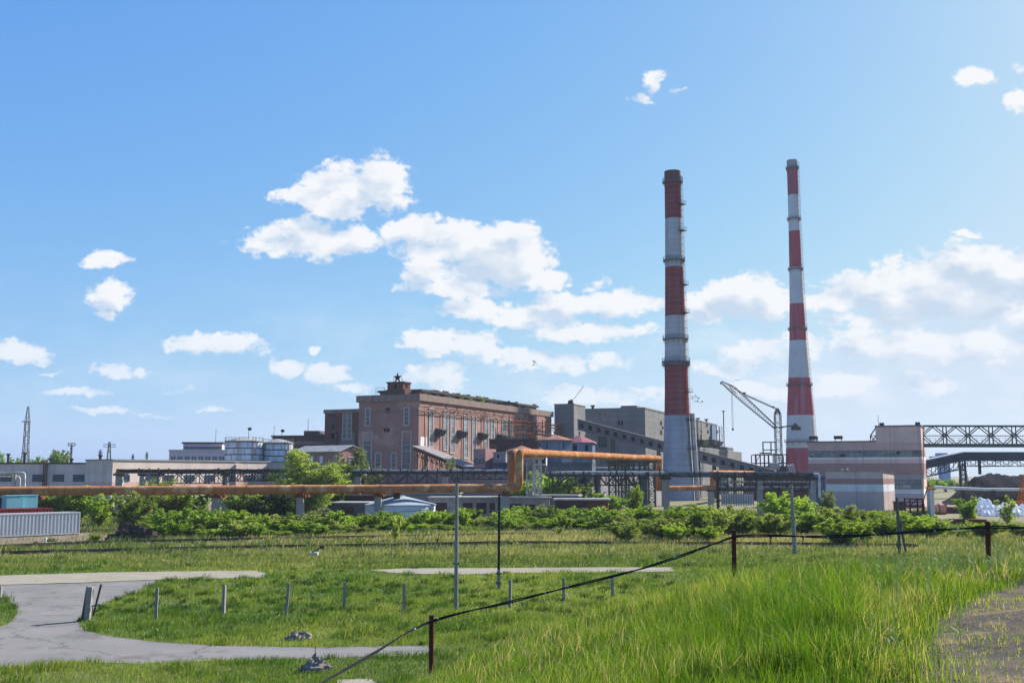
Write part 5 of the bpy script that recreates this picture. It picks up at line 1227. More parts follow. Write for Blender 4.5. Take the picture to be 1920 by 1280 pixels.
# orange loader arm at right edge
p = W(1917, 950, 200); bs = Vector((p.x, p.y, 0)); t = thing('orange_crane', 'orange machine with a leaning lattice arm at the right edge of the yard', 'machine', bs)
m = MB(); m.box(-1.2, 0, .5, 3.5, 3, 2.2); m.build('body', M_orange, t); m = MB(); m.box(-1.4, -.3, -.05, 3.7, .4, .9); m.box(-1.4, 2.6, -.05, 3.7, 3.3, .9); m.build('tracks', M_dsteel, t)
m = MB()
for dx in (0, .9):
    for dy in (.6, 1.5): m.beam((-.2+dx, dy, 2.2), (1.3+dx*.7, dy, 7.2), .16)
for i in range(6):
    z_ = 2.3+i*.8; o_ = (i*.8)*.3; m.beam((-.2+o_, .6, z_), (.7+o_, .6, z_+.6), .12); m.beam((-.2+o_, 1.5, z_), (.7+o_, 1.5, z_), .1)
m.build('arm', M_orange, t)
p = W(1889, 914, 268); bs = Vector((p.x, p.y, 0)); t = thing('yellow_excavator', 'tiny yellow excavator up on the dark coal heap', 'excavator', (p.x, p.y, p.z-1.2)); M_yel = mat('yellow_paint', (.55,.34,.04), (.45,.28,.04), s=1)
m = MB(); m.box(-.8, 0, .5, .6, 1.4, 1.3); m.build('body', M_yel, t); MB().box(-.9, -.1, 0, .7, 1.5, .5).build('tracks', M_dsteel, t); m = MB(); m.beam((.4, .6, 1.2), (1.5, .6, 2.6), .3); m.beam((1.5, .6, 2.6), (2.1, .6, 1.5), .22); m.build('boom', M_yel, t)
for x, y0, y1, lab in [(1806.5, 880, 905, 'grey lattice pylon standing behind the coal heap')]:
    p = XY(x, 700, 890); t = thing('pylon', lab, 'pylon', (p[0], p[1], 0)); m = MB(); zt = W(x, 868, 700).z; lattice_mast(m, (0,0), 5, 1.2, -.2, zt, 10, .4, .25); m.build('mast', M_steel, t); m = MB()
    for k in range(4): m.beam((-3.2+k*.4, 0, zt-2-k*3), (3.2-k*.4, 0, zt-2-k*3), .35)
    m.build('crossarm', M_steel, t)

# ------------------------------------------------------------------ crane and steel frame
Yk = 372; p = XY(1459.5, Yk, 830); k = Yk/FPX; t = thing('tower_crane', 'tall dark luffing tower crane with a raised lattice jib between the chimneys', 'crane', (p[0], p[1], 0))
zk = lambda y: W(1460, y, Yk).z
m = MB(); lattice_mast(m, (0, 0), 10.5*k, 10.5*k, 2, zk(776), 17, .24, .11); m.build('mast', M_steel, t)
MB().box(-2.2, -2.2, -.2, 2.2, 2.2, 2).box(-1.6, -1.6, zk(802), 1.6, 1.6, zk(800)).build('slewing_platform', M_dsteel, t)
m = MB(); lattice_mast(m, (0, 0), 10*k, 3*k, zk(776), zk(766), 3, .3, .18); m.beam((-5.5*k, 0, zk(776)), (1*k, 0, zk(765)), .3); m.build('apex', M_steel, t)
def lat_beam(m, P, Q, w0, w1, n, leg=.2, br_=.11):
    P = Vector(P); Q = Vector(Q); d = (Q-P).normalized(); a = Vector((0, 1, 0)); b_ = d.cross(a).normalized()
    cor = lambda t_, i: P.lerp(Q, t_)+a*((w0+(w1-w0)*t_)/2*(1 if i in (0, 3) else -1))+b_*((w0+(w1-w0)*t_)/2*(1 if i < 2 else -1))
    for i in range(4): m.beam(cor(0, i), cor(1, i), leg)
    for s_ in range(n):
        for i in range(4):
            j = (i+1) % 4; m.beam(cor(s_/n, i), cor((s_+1)/n, j), br_)
# boom: foot at the mast, root to head
foot = (-4.5*k, 0, zk(801)); elb = (-84*k, 0, zk(729)); tip = (-104*k, 0, zk(715.5))
m = MB(); lat_beam(m, foot, (-60*k, 0, zk(751)), 1.0, 2.0, 14, .19, .09); lat_beam(m, (-60*k, 0, zk(751)), elb, 2.0, 2.0, 7, .19, .09); lat_beam(m, elb, tip, 2.0, .5, 6, .19, .09)
m.beam(tip, (-106*k, 0, zk(719)), .3); m.beam((-106*k, 0, zk(719)), (-104*k, 0, zk(721)), .25); m.beam((-88*k, 0, zk(727)), (-76*k, 0, zk(738)), .25)
m.build('jib', M_steel, t)
m = MB()
for dy in (-.8, .8): m.beam((-1*k, dy, zk(766)), (-64*k, dy, zk(737)), .13); m.beam((-64*k, dy, zk(737)), (-90*k, dy, zk(722)), .12); m.beam((-1*k, dy*.5, zk(767.5)), (-62*k, dy*.5, zk(740)), .09)
m.box(-10*k, -.5, zk(763.5), -6*k, .5, zk(761.5)); m.box(-64*k, -.6, zk(738.5), -59*k, .6, zk(735.5)); m.build('stay_cables', M_dsteel, t)
m = MB()
for dx in (-85.5, -83.5): m.beam((dx*k, 0, zk(731)), (dx*k, 0, zk(803)), .09)
m.build('hoist_rope', M_steel, t); m = MB(); m.box(-86*k, -.3, zk(805), -83*k, .3, zk(802.5)); m.lathe([(.2, zk(807)), (.35, zk(805.5)), (.2, zk(805))], 8, (-84.5*k, 0)); m.build('hook_block', M_dsteel, t)
m = MB(); m.beam((4*k, 0, zk(801)), (28*k, 0, zk(798)), .3); m.beam((4*k, 0, zk(800)), (26*k, 0, zk(797)), .15); m.box(26.5*k, -1.2, zk(806), 41*k, 1.2, zk(799.5)); m.box(29*k, -.9, zk(799.4), 36*k, .9, zk(797)); m.beam((27*k, 0, zk(798)), (32*k, 0, zk(793)), .2); m.beam((32*k, 0, zk(793)), (38*k, 0, zk(798)), .2); m.beam((30*k, .4, zk(795)), (36*k, .4, zk(796)), .3); m.build('counterweight_jib', M_dsteel, t)
# steel frame beside it
Ym = 358; p = W(1417, 880, Ym); k = Ym/FPX; bs = Vector((p.x, Ym, 0)); t = thing('unfinished_structure', 'bare steel skeleton of an unfinished structure at the foot of the crane', 'steel frame', bs)
zk2 = lambda y: W(1440, y, Ym).z
m = MB()
for x in (0, 9, 17, 24, 33, 44, 52, 60): m.beam((x*k, 0, -.2), (x*k, 0, zk2(851 if x < 40 else 855)), .32); m.beam((x*k, 6, -.2), (x*k, 6, zk2(853)), .28)
for y in (852, 868): m.beam((0, 0, zk2(y)), (60*k, 0, zk2(y)), .35); m.beam((0, 6, zk2(y)), (60*k, 6, zk2(y)), .3)
for x in (16, 31): m.beam((x*k, 1, zk2(852)), (x*k, 1, zk2(828)), .35)
m.beam((16*k, 1, zk2(828.5)), (42*k, 1, zk2(828.5)), .35); m.beam((16*k, 1, zk2(843)), (42*k, 1, zk2(843)), .3); m.beam((8*k, 0, zk2(849)), (30*k, 0, zk2(849.5)), .4); m.beam((0, 0, zk2(868)), (9*k, 0, zk2(852)), .2); m.beam((33*k, 0, zk2(850)), (44*k, 0, zk2(854)), .3)
m.build('frame', M_dsteel, t)
M_bldr = mat('dark_plant', (.07,.08,.10), (.055,.06,.075), s=.5)
MB().box(4*k, .5, -.2, 66*k, 6.5, zk2(873)).build('machinery_house', M_bldr, t)
MB().tube([(24*k, -1, zk2(874)), (42*k, -1, zk2(874))], 1.3, 12).build('drum', M_conc, t, smooth=True); MB().tube([(58*k, -1, zk2(880)), (70*k, -1, zk2(878))], 1.5, 12).build('drum', M_conc, t, smooth=True)
p = W(1356.5, 780, 470); bs = (p.x, p.y, 0); t = thing('roof_mast', 'thin mast with a flat cap rising at the far end of the boiler house', 'mast', bs); zz_ = lambda y: W(1356, y, 470).z
MB().tube([(0,0,0), (0,0,zz_(772))], .22, 8).build('pole', M_dsteel, t); MB().lathe([(.3, zz_(772)), (.75, zz_(771)), (.75, zz_(770))], 10).build('cap', M_dsteel, t)

# ------------------------------------------------------------------ rusty pipelines
M_pipe = mat('rusty_pipe', (.47, .215, .09), (.33, .135, .06), s=.9, rough=.9, grime=((.58, .39, .20), .85, .45), streak=((.20, .065, .04), .85, .8), bump=.3)
def w_on(px, py, Y, dy): q = W(px, py, Y); q.y += dy; return q
def pipeline(dy, label, seg):
    pts = []
    P0, P1, P2, P3, P4, P5, P6, P7 = W(-260, 914.5, 141), W(973.5, 914.5, 173), W(975, 848, 173), W(1237, 859, 244), W(1237, 915.5, 244), W(1346, 914.5, 252), W(1347, 886, 252), W(1430, 886, 330)
    bs = Vector((P0.x, P0.y, 0)); t = thing('pipeline', label, 'pipe', bs)
    zlow = P1.z; P0.z = zlow-.15; P2.x, P2.y = P1.x, P1.y; P4.x, P4.y = P3.x, P3.y; P6.x, P6.y = P5.x, P5.y; P7.z = P6.z
    sh = Vector((0, dy, 0)); sh2 = Vector((-dy*.28, dy, 0))
    sh1 = Vector((-1.22 if dy else 0, dy, 0))
    raw = [p+(sh if i == 0 else sh1 if i in (1, 2) else sh2) for i, p in enumerate((P0, P1, P2, P3, P4, P5, P6, P7))]
    pts = fillet(raw, 1.0, 5)
    # denser points on the long run so the surface waves a little
    out = []
    for a, b_ in zip(pts[:-1], pts[1:]):
        n = max(1, int((b_-a).length/6))
        for i in range(n): q = a.lerp(b_, i/n); out.append(q+Vector((0, 0, random.uniform(-.03, .03))) if 0 < i else q)
    out.append(pts[-1])
    rr = [.64 if p.x < 20 else .60 for p in out]
    MB(bs).tube(out, rr, 16).build('pipe', M_pipe, t, smooth=True)
    for fr_ in np.linspace(.03, .97, 14):
        p = raw[0].lerp(raw[1], fr_); d = (raw[1]-raw[0]).normalized(); MB(bs).tube([p-d*.12, p+d*.12], .672, 16).build('strap', M_pipe, t, smooth=True)
    for fr_ in np.linspace(.06, .94, 7):
        p = raw[2].lerp(raw[3], fr_); d = (raw[3]-raw[2]).normalized(); MB(bs).tube([p-d*.1, p+d*.1], .66, 16).build('strap', M_pipe, t, smooth=True)
    return raw
raw = pipeline(0, 'front one of the twin rusty orange pipelines, with its right-hand riser', 0)
pipeline(2.6, 'rear one of the twin rusty pipelines, its riser just left of the front one', 1)
def pipe_col(px, Y, ztop, w, label, h=None):
    q = XY(px, Y, 945); t = thing('pipe_support', label, 'support column', (q[0], q[1], 0), 0, 'concrete columns under the rusty pipelines')
    MB().box(-w/2, -w/2, -.2, w/2, w/2, ztop).build('column', M_conc, t)
    MB().box(-w*.8, -.5, ztop+.002, w*.8, 3.2, ztop+.35).build('crosshead', M_rust, t)
    MB().box(-w*.45, -.3, ztop+.352, w*.45, .3, ztop+.62).box(-w*.45, 2.3, ztop+.352, w*.45, 2.9, ztop+.62).build('saddle', M_rust, t)
    return t
zl = raw[1].z-.64-.62
for px, lb in [(-110, 'concrete pipe column beyond the left edge of the yard'), (55, 'concrete pipe column behind the blue cabins'), (405, 'square concrete pipe column rising from the bushes at left'), (563, 'square concrete pipe column in front of the loose willow tree'), (709, 'square concrete pipe column in front of the white round tank'), (948, 'square concrete pipe column just left of the rusty risers')]:
    Yp = 141+(px+260)/1233*32; pipe_col(px, Yp, zl, 1.05 if px < 900 else 1.3, lb)
def lat_tower(px, Y, zt, w, label, m=M_gsteel):
    q = XY(px, Y, 920); t = thing('lattice_tower', label, 'tower', (q[0], q[1], 0), 0, 'lattice towers carrying the raised pipelines')
    a = MB(); lattice_mast(a, (-.2, 0), w*.55, w*.55, -.2, zt, 8, .24, .13); a.build('front_mast', m, t); a = MB(); lattice_mast(a, (-w*.75, 2.6), w*.55, w*.55, -.2, zt, 8, .24, .13); a.build('rear_mast', m, t)
    MB().box(-w*1.2, -.6, zt+.002, w*.4, 3.3, zt+.4).build('crosshead', m, t)
    a = MB()
    for i in range(4): a.beam((-.2, 0, zt*i/4), (-w*.75, 2.6, zt*(i+1)/4), .1)
    a.build('bracing', m, t)
zh_ = raw[2].z-.6-.4
for px, fr_, w, lb in [(1011, .13, 2.0, 'pale lattice tower right of the rusty risers'), (1168, .74, 2.6, 'middle lattice tower under the raised pipe'), (1186, .81, 2.0, 'narrow lattice tower just right of the middle one'), (1224, .955, 2.6, 'lattice tower nearest the downward bend of the raised pipe')]:
    p = raw[2].lerp(raw[3], fr_); lat_tower(px, p.y, p.z-1.0, w, lb, M_lsteel if px == 1011 else M_gsteel)
for px, lb in [(1246, 'tall grey concrete column at the foot of the descending pipe'), (1333, 'grey column under the far end of the lower right pipe')]:
    q = XY(px, 244, 930); t = thing('pipe_support', lb, 'support column', (q[0], q[1], 0)); MB().box(-.6, -.6, -.2, .6, .6, W(px, 887 if px < 1300 else 921, 244).z).build('column', M_conc, t); MB().box(-.9, -.7, W(px, 887 if px < 1300 else 921, 244).z+.002, .9, .7, W(px, 886 if px < 1300 else 920, 244).z+.3).build('crosshead', M_dsteel, t)

# ------------------------------------------------------------------ black pipe bridges
def rack(label, xs_, y, Ya, Yb, cols, spans, pipes, depth=2.4, name='pipe_bridge'):
    xa, xb = xs_; A = W(xa, y, Ya); B = W(xb, y, Yb); B.z = A.z = (A.z+B.z)/2; bs = Vector((A.x, A.y, 0)); t = thing(name, label, 'pipe bridge', bs)
    at = lambda px: A.lerp(B, (px-xa)/(xb-xa))
    m = MB(bs)
    for dy in (0, depth): m.beam(A+Vector((0,dy,-.35)), B+Vector((0,dy,-.35)), .22, .3)
    k = int((B-A).length/3)
    for i in range(k+1): p = A.lerp(B, i/k); m.beam(p+Vector((0,-.2,-.35)), p+Vector((0,depth+.2,-.35)), .14)
    for i in range(k*2): p = A.lerp(B, (i+random.random())/k/2); m.box(p.x-.12, p.y-.1, p.z-.3, p.x+.12, p.y+.15, p.z+random.uniform(.1, .55))
    m.build('deck_beams', M_dsteel, t)
    for (s0, s1, n, hh) in spans:
        m = MB(bs); p, q = at(s0), at(s1)
        for dy in (0, depth): truss(m, p+Vector((0,dy,-.5-hh)), q+Vector((0,dy,-.5-hh)), hh, n, .17, .13)
        for i in range(n+1): r_ = p.lerp(q, i/n); m.beam(r_+Vector((0,0,-.5-hh)), r_+Vector((0,depth,-.5-hh)), .1)
        m.build('span_truss', M_dsteel, t)
    for (r_, dy, dz, mm_, *st) in pipes:
        n = 40; A0 = at(st[0]) if st else A; pts = [A0.lerp(B, i/n)+Vector((0, dy, dz+random.uniform(-.05, .05))) for i in range(n+1)]; MB(bs).tube(pts, r_, 10).build('pipe', mm_, t, smooth=True)
    for (px, w, mm_) in cols:
        p = at(px); q = MB(bs); q.box(p.x-w/2, p.y+.2, -.2, p.x+w/2, p.y+.2+w*.8, p.z-.95); q.build('column', mm_, t); q = MB(bs); q.box(p.x-w*.75, p.y-.3, p.z-.949, p.x+w*.75, p.y+depth+.3, p.z-.52); q.build('crosshead', M_dsteel, t)
    return t, at
M_wpipe = mat('lagged_pipe', (.60,.59,.57), (.44,.43,.42), s=.9, rough=.6, grime=((.2,.17,.15), .7, 1.0))
rack('black pipe bridge on concrete columns in front of the sunlit workshop', (217, 640), 882, 206, 200, [(223, 1.3, M_conc), (267, .9, M_conc), (293, 1.3, M_conc), (425, 1.0, M_conc)], [(300, 424, 7, 1.9), (432, 520, 8, 1.4)], [(.28, .5, .05, M_dsteel), (.2, 1.4, .1, M_wpipe)])
rack('black pipe bridge with a pale pipe on top in front of the star hall', (636, 968), 882.5, 200, 196, [(671, 1.1, M_conc), (836, 1.0, M_conc)], [(690, 820, 7, 1.7), (848, 950, 10, 1.0)], [(.19, .4, .1, M_wpipe), (.2, 1.3, .0, M_dsteel), (.16, 2.0, .1, M_dsteel)])
rack('pipe bridge with sagging white pipe and lattice span under the raised rusty pipe', (1024, 1246), 887, 190, 194, [(1036, .3, M_dsteel), (1118, .5, M_dsteel), (1207, 1.2, M_gsteel)], [(1030, 1112, 5, 1.7), (1124, 1200, 6, 1.6)], [(.26, .5, .12, M_wpipe), (.2, 1.5, .1, M_steel)])
tR, atR = rack('long grey pipe bridge ending at the small banded workshop', (1240, 1526), 889, 196, 190, [(1250, 1.0, M_conc), (1348, .5, M_dsteel), (1427, .95, M_conc), (1524, 1.0, M_conc)], [(1352, 1420, 5, 1.9), (1434, 1518, 6, 1.9)], [(.34, .4, .15, M_steel), (.24, 1.4, .1, M_wpipe), (.18, .3, -1.3, M_wpipe, 1352), (.26, .4, -2.3, M_wpipe, 1352), (.3, 1.5, -2.7, M_dsteel, 1352)])
bs = tR.location; p = atR(1526)
for i, (x, zb_) in enumerate([(1526, 1.0), (1512, .6), (1507, 1.1), (1516, .4)]):
    q = atR(x); dy = .4+.35*i; pts = fillet([q+Vector((0, dy, .1 if i == 0 else -1.2)), q+Vector((1.0 if i == 0 else 0, dy, .1 if i == 0 else -1.2)), Vector((q.x+(1.0 if i == 0 else .3), q.y+dy, q.z-3.6-zb_)), Vector((q.x+1.5, q.y+dy, q.z-4.0-zb_))], .4)
    MB(Vector(bs)).tube(pts, .2, 8).build('drop_pipe', M_wpipe, tR, smooth=True)
# red bundle of pipes behind
p = W(1500, 905, 200)
# pale bent pipes and lattice gantry at far left
M_lead = M_wpipe
bs = W(-60, 900, 180); bs.z = 0; t = thing('pipe_gantry', 'pale bent pipes on a frame above the pipeline at the left edge', 'pipe frame', bs)
for k_, (xe, yt, yb) in enumerate([(46, 886, 930), (41.5, 887.5, 930), (30, 893, 930)]):
    pts = fillet([W(-120, yt, 180)+Vector((0, k_*.7, 0)), W(xe, yt, 180)+Vector((0, k_*.7, 0)), W(xe, yb, 180)+Vector((0, k_*.7, -1))], .5); MB(bs).tube(pts, .2-.03*k_, 10).build('pipe', M_lead, t, smooth=True)
m = MB(bs); 
for x in (-60, -10, 28): p = W(x, 900, 181); m.beam((p.x, p.y, -.2), (p.x, p.y, W(x, 889, 181).z), .3)
m.build('post', M_conc, t)
A = W(-140, 933, 168); B = W(96, 933, 168); bs = Vector((A.x, A.y, 0)); t = thing('girder_fence', 'red-brown and white lattice girder below the rusty pipe at left', 'girder', bs); m = MB(bs); n = 30
m.beam(A+Vector((0,0,.9)), B+Vector((0,0,.9)), .14); m.beam(A, B, .14)
for i in range(n): a, b_ = A.lerp(B, i/n), A.lerp(B, (i+1)/n); c_ = (a+b_)/2+Vector((0,0,.9)); m.beam(a, c_, .12); m.beam(c_, b_, .12)
m.build('lattice', M_lsteel, t); m = MB(bs); m.beam(A+Vector((0,.2,1.1)), B+Vector((0,.2,1.1)), .3); m.build('top_rail', M_redp, t)
for x in (-60, 20, 74, 90): p = W(x, 940, 168.3); MB(bs).box(p.x-.25, p.y, -.2, p.x+.25, p.y+.4, A.z-.1).build('post', M_conc, t)

# ------------------------------------------------------------------ low sheds and white tank behind the shrubs
Yt = 168; a, b_ = W(680, 950, Yt), W(813.5, 950, Yt); rt = (b_.x-a.x)/2; c = (a+b_)/2; t = thing('round_tank', 'low white round tank with a pale blue conical roof among the shrubs', 'tank', (c.x, Yt+rt*.6, 0))
M_wt = mat('white_tank_paint', (.66,.69,.74), (.55,.58,.63), s=.5, streak=((.40,.36,.32), .5, .8)); M_wtr = mat('tank_roof_paint', (.33,.40,.45), (.27,.33,.38), s=.3)
z1 = W(740, 947.5, Yt).z; z2 = W(740, 930, Yt).z
MB().lathe([(rt, -.2), (rt, z1)], 40).build('shell', M_wt, t, smooth=True); MB().lathe([(rt+.12, z1+.002), (rt+.12, z1+.12), (.5, z2)], 40).build('roof', M_wtr, t, smooth=True)
m = MB(); m.box(-.9, -2.0, (z1+z2)/2-.1, .1, -1.2, z2+.35).box(-1.05, -2.1, z2+.35, .25, -1.1, z2+.5); m.build('hatch', M_dsteel, t); m = MB(); m.lathe([(.6, z2-.15), (.6, z2+.1)], 14); m.build('cap', M_wtr, t)
def lowshed(px, Y, ang, pxr, yt, dep, label, m_, doors=(), name='shed', rm=None, oh=.3):
    f = F(px, Y, ang); t = f.thing(name, label, 'shed'); u_ = f.u(pxr, 940); z = f.z(yt, u_*.5); body(t, 0, u_, dep, z, m_); MB().box(-oh, -oh, z+.002, u_+oh, dep+oh, z+.25).build('roof', rm or M_rooflt, t)
    for a_, b2_, y0, y1 in doors: ua, ub = f.u(a_, 945), f.u(b2_, 945); MB().box(ua, -.07, max(0, f.z(y1, ua)), ub, 0, f.z(y0, ua)).build('door', M_dbrown, t)
    return t, f, u_, z
lowshed(622, 180, -4, 690, 944, 7, 'low grey shed with pale flat roof left of the white tank', M_plant, [(640, 664, 950, 966)])
lowshed(640, 190, -4, 735, 930, 6, 'low dark shed with junk on its roof behind the white tank', M_dbrown, [], rm=M_roof)
lowshed(805, 181, -3, 1030, 934, 8, 'long low concrete garage row with dark brown doors', M_conc, [(816, 838, 942, 962), (868, 886, 942, 962), (893, 912, 942, 962), (918, 928, 942, 962), (955, 978, 944, 964), (985, 1004, 945, 965)])
lowshed(740, 188, -3, 860, 925, 5, 'plain grey-mauve block wall building behind the garage row', M_viol)
lowshed(996, 184, -12, 1082, 930, 4, 'mauve shed with a pale pitched edge right of the garage row', M_viol)
lowshed(1040, 172, -6, 1140, 937.5, 4, 'dark open-fronted rusty shed below the lattice towers', M_rust, [(1043, 1100, 940, 965)], rm=M_lsteel)
# junk on roof
p = W(655, 926, 192); m = MB(p)
for i in range(22): a_ = p+Vector((random.uniform(-3, 6), random.uniform(-1, 2), -.3)); m.beam(a_, a_+Vector((random.uniform(-1.4, 1.4), 0, random.uniform(.1, 1.2))), .18)
tag(m.build('scrap_heap', M_rust, None, p), 'tangle of rusty scrap bars lying on the dark shed roof', 'scrap')

# ------------------------------------------------------------------ pylons at left
def pylon(px, yt, yb, Y, w0, label, kind):
    p = XY(px, Y, 860); t = thing('pylon', label, 'pylon', (p[0], p[1], 0), .1, 'power pylons beyond the left workshop'); zt = W(px, yt, Y).z; k = Y/FPX; m = MB()
    if kind == 'tall':
        zb_ = W(px, 836, Y).z; zc_ = W(px, 790, Y).z; lattice_mast(m, (0, 0), w0*k*1.7, w0*k*.8, -.2, zb_, 4, .22, .11); lattice_mast(m, (0, 0), w0*k*.8, w0*k*.7, zb_, zc_, 4, .2, .1); lattice_mast(m, (0, 0), w0*k*.7, .3, zc_, zt, 2, .14, .07); m.build('mast', M_steel, t)
        m = MB(); m.beam((-w0*k, 0, zc_), (w0*k*.6, 0, zc_), .3); m.build('crossarm', M_steel, t)
    elif kind == 'gate':
        lattice_mast(m, (0, 0), 2.2*k, 2.2*k, -.2, zt-4*k, 9, .2, .1); m.build('mast', M_dsteel, t); m = MB()
        for z_ in (zt-1*k, zt-5*k): m.beam((-7*k, 0, z_), (7*k, 0, z_), .3)
        for x in (-6*k, 0, 6*k): m.beam((x, 0, zt-5*k), (x, 0, zt-1*k), .22)
        m.build('crossarm', M_dsteel, t)
    else:
        lattice_mast(m, (0, 0), w0*k, .5, -.2, zt, 7, .2, .11); m.build('mast', M_dsteel, t); m = MB()
        for q_ in (5, 9): m.beam((-w0*k*.9, 0, zt-q_*k), (w0*k*.9, 0, zt-q_*k), .25)
        m.build('crossarm', M_dsteel, t)
pylon(47.5, 762, 865, 330, 10, 'tallest grey lattice pylon, with a pointed top, at far left', 'tall')
pylon(133, 830, 866, 420, 3, 'lattice pylon with a square double crossarm top', 'gate')
pylon(204, 828, 867, 430, 13, 'dark broad-based pylon near the end of the shaded workshop', 'cone')
pylon(187.5, 843, 867, 460, 5, 'small thin pylon just left of the dark broad-based one', 'cone')
pylon(249, 851, 866, 520, 4, 'tiny pylon peeping above the roof of the sunlit workshop', 'cone')
pylon(275, 847, 866, 520, 4, 'tiny pylon with level arms left of the lilac office', 'cone')
for px, yt, yb, Y, lb in [(404, 803, 833, 335, 'hair-thin aerial on the lilac office roof'), (513.5, 797, 820, 305, 'hair-thin aerial at the left end of the dark brick building'), (577.5, 785, 806, 304, 'hair-thin aerial on the boxy stair head')]:
    a_ = W(px, yb+3, Y); h_ = W(px, yt, Y).z-a_.z; m = MB(); m.tube([(0,0,0), (0,0,h_)], [.09, .05], 6); m.beam((-.3, 0, h_*.8), (.3, 0, h_*.8), .06); tag(m.build('aerial', M_steel, None, a_), lb, 'aerial')
# ------------------------------------------------------------------ trees and shrubs
M_bark = mat('bark', (.13,.10,.075), (.08,.065,.05), s=3, rough=.95)
LF = {'bright': leaf_mat('leaf_bright', (.12,.225,.02), (.35,.47,.06), tl=.52),
      'mid': leaf_mat('leaf_mid', (.085,.17,.02), (.26,.37,.055), tl=.5),
      'dark': leaf_mat('leaf_dark', (.03,.065,.014), (.12,.18,.035), tl=.4),
      'willow': leaf_mat('leaf_willow', (.13,.205,.035), (.36,.42,.11), tl=.5),
      'olive': leaf_mat('leaf_olive', (.12,.18,.035), (.32,.38,.10), tl=.48),
      'grey': leaf_mat('leaf_grey', (.07,.11,.04), (.22,.26,.12), tl=.4)}
protos = {}
def shoots(name, mat_, seed, w, h, stems, ns, nl, leaf, base=0.0, upright=.6, slen=.17, droop=0.0, r0=.05, tint0=.35, core=.5):
    """crown grown as stems with leafy side shoots: uneven, open outline with gaps"""
    r = np.random.default_rng(seed); rr = random.Random(seed); P = []; T = []; wood = MB()
    if base > 0: wood.tube([(0, 0, -.2), (.03*h, .01*h, base*h)], [r0*2.6, r0*2.0], 7)
    for k in range(stems):
        a = 6.283*k/stems+rr.uniform(-.6, .6); q = rr.uniform(.1, 1)**.6; R_ = w*.40*q; Hs = h*rr.uniform(.72, .97)*(1-.38*q*q)
        st_t = r.normal(0, .07)
        def pos(t): return np.array([math.cos(a)*R_*t**1.15, math.sin(a)*R_*t**1.15, base*h+(Hs-base*h)*t])
        pts = [pos(t_) for t_ in (0, .25, .5, .75, 1)]; wood.tube([tuple(x-np.array([0, 0, .15*(base == 0)])) for x in pts[:1]]+[tuple(x) for x in pts[1:]], [r0*(1-.85*t_) for t_ in (0, .25, .5, .75, 1)], 5)
        for j in range(ns):
            t = rr.uniform(.10, 1.0)**.85; p0 = pos(t); b_ = rr.uniform(0, 6.283); up = upright*rr.uniform(.4, 1.4)
            d = np.array([math.cos(b_)+.7*math.cos(a)*q, math.sin(b_)+.7*math.sin(a)*q, up*1.2-droop*rr.random()]); d /= np.linalg.norm(d)
            L_ = w*slen*rr.uniform(.5, 1.5)*(1.25-.5*t); n = max(4, int(nl*L_/(w*slen)*rr.uniform(.7, 1.2)))
            s_ = r.random(n)**.8; sg = L_*(.26-.17*s_)
            X = p0+d*(L_*s_)[:, None]+r.normal(size=(n, 3))*sg[:, None]; X[:, 2] -= droop*.25*L_*s_**2
            P.append(X); T.append(np.clip(tint0+st_t+r.normal(0, .11)+.22*s_+r.normal(0, .09, n), 0, 1))
            if j % 4 == 0: wood.beam(tuple(p0), tuple(p0+d*L_*.7), r0*.3)
    P = np.concatenate(P); T = np.concatenate(T); P[:, 2] = np.maximum(P[:, 2], .06); n = len(P)
    a = r.normal(size=(n, 3)); a[:, 2] *= .7; a /= np.linalg.norm(a, axis=1)[:, None]; b_ = np.cross(a, r.normal(size=(n, 3))); b_ /= np.linalg.norm(b_, axis=1)[:, None]
    s = leaf*r.uniform(.55, 1.4, n)[:, None]; L2, Wd = a*s*.5, b_*s*.28
    V = np.stack([P-L2, P+Wd-L2*.1, P+L2, P-Wd-L2*.1], 1).reshape(-1, 3); i = np.arange(n)*4
    cm_ = np_mesh('crown_leaves', V, np.stack([i, i+1, i+2, i+3], 1), {'tint': np.repeat(T, 4)}); cm_.materials.append(LF[mat_])
    ww = 2*float(np.percentile(np.hypot(P[:, 0], P[:, 1]), 95)); hh = float(np.percentile(P[:, 2], 98.5))
    protos[name] = (cm_, wood.mesh('trunk_wood', M_bark), ww, hh)
for i in range(6): shoots('shrub%d' % i, ('bright', 'mid', 'bright', 'mid', 'bright', 'olive')[i], 200+i, 3.2, 3.0, 9+i % 3, 13, 34, .18, 0, 1.15-.15*(i % 3), .15)
for i in range(4): shoots('bush%d' % i, ('bright', 'mid', 'olive', 'mid')[i], 220+i, 5.0, 4.2, 14, 17, 40, .20, 0, .85, .13, r0=.06)
for i in range(2): shoots('round%d' % i, 'bright', 230+i, 5.2, 4.0, 18, 18, 44, .19, 0, .6, .12, r0=.06)
shoots('willow0', 'willow', 240, 9.5, 11.5, 18, 42, 56, .22, .06, .5, .12, .5, .11)
shoots('willow1', 'willow', 241, 9.0, 6.0, 15, 26, 32, .26, .03, .5, .11, .4, .08)
shoots('dark0', 'dark', 250, 6.0, 6.0, 12, 20, 34, .28, .03, .5, .13, .1, .08)
shoots('grey0', 'grey', 260, 7.0, 6.5, 12, 20, 26, .30, .08, .5, .13, .2, .08)
shoots('sapling0', 'willow', 270, 2.0, 3.4, 4, 14, 18, .2, 0, 1.0, .2, 0, .03)
shoots('far0', 'mid', 280, 8.0, 9.0, 12, 16, 22, .5, .12, .5, .14, 0, .14)
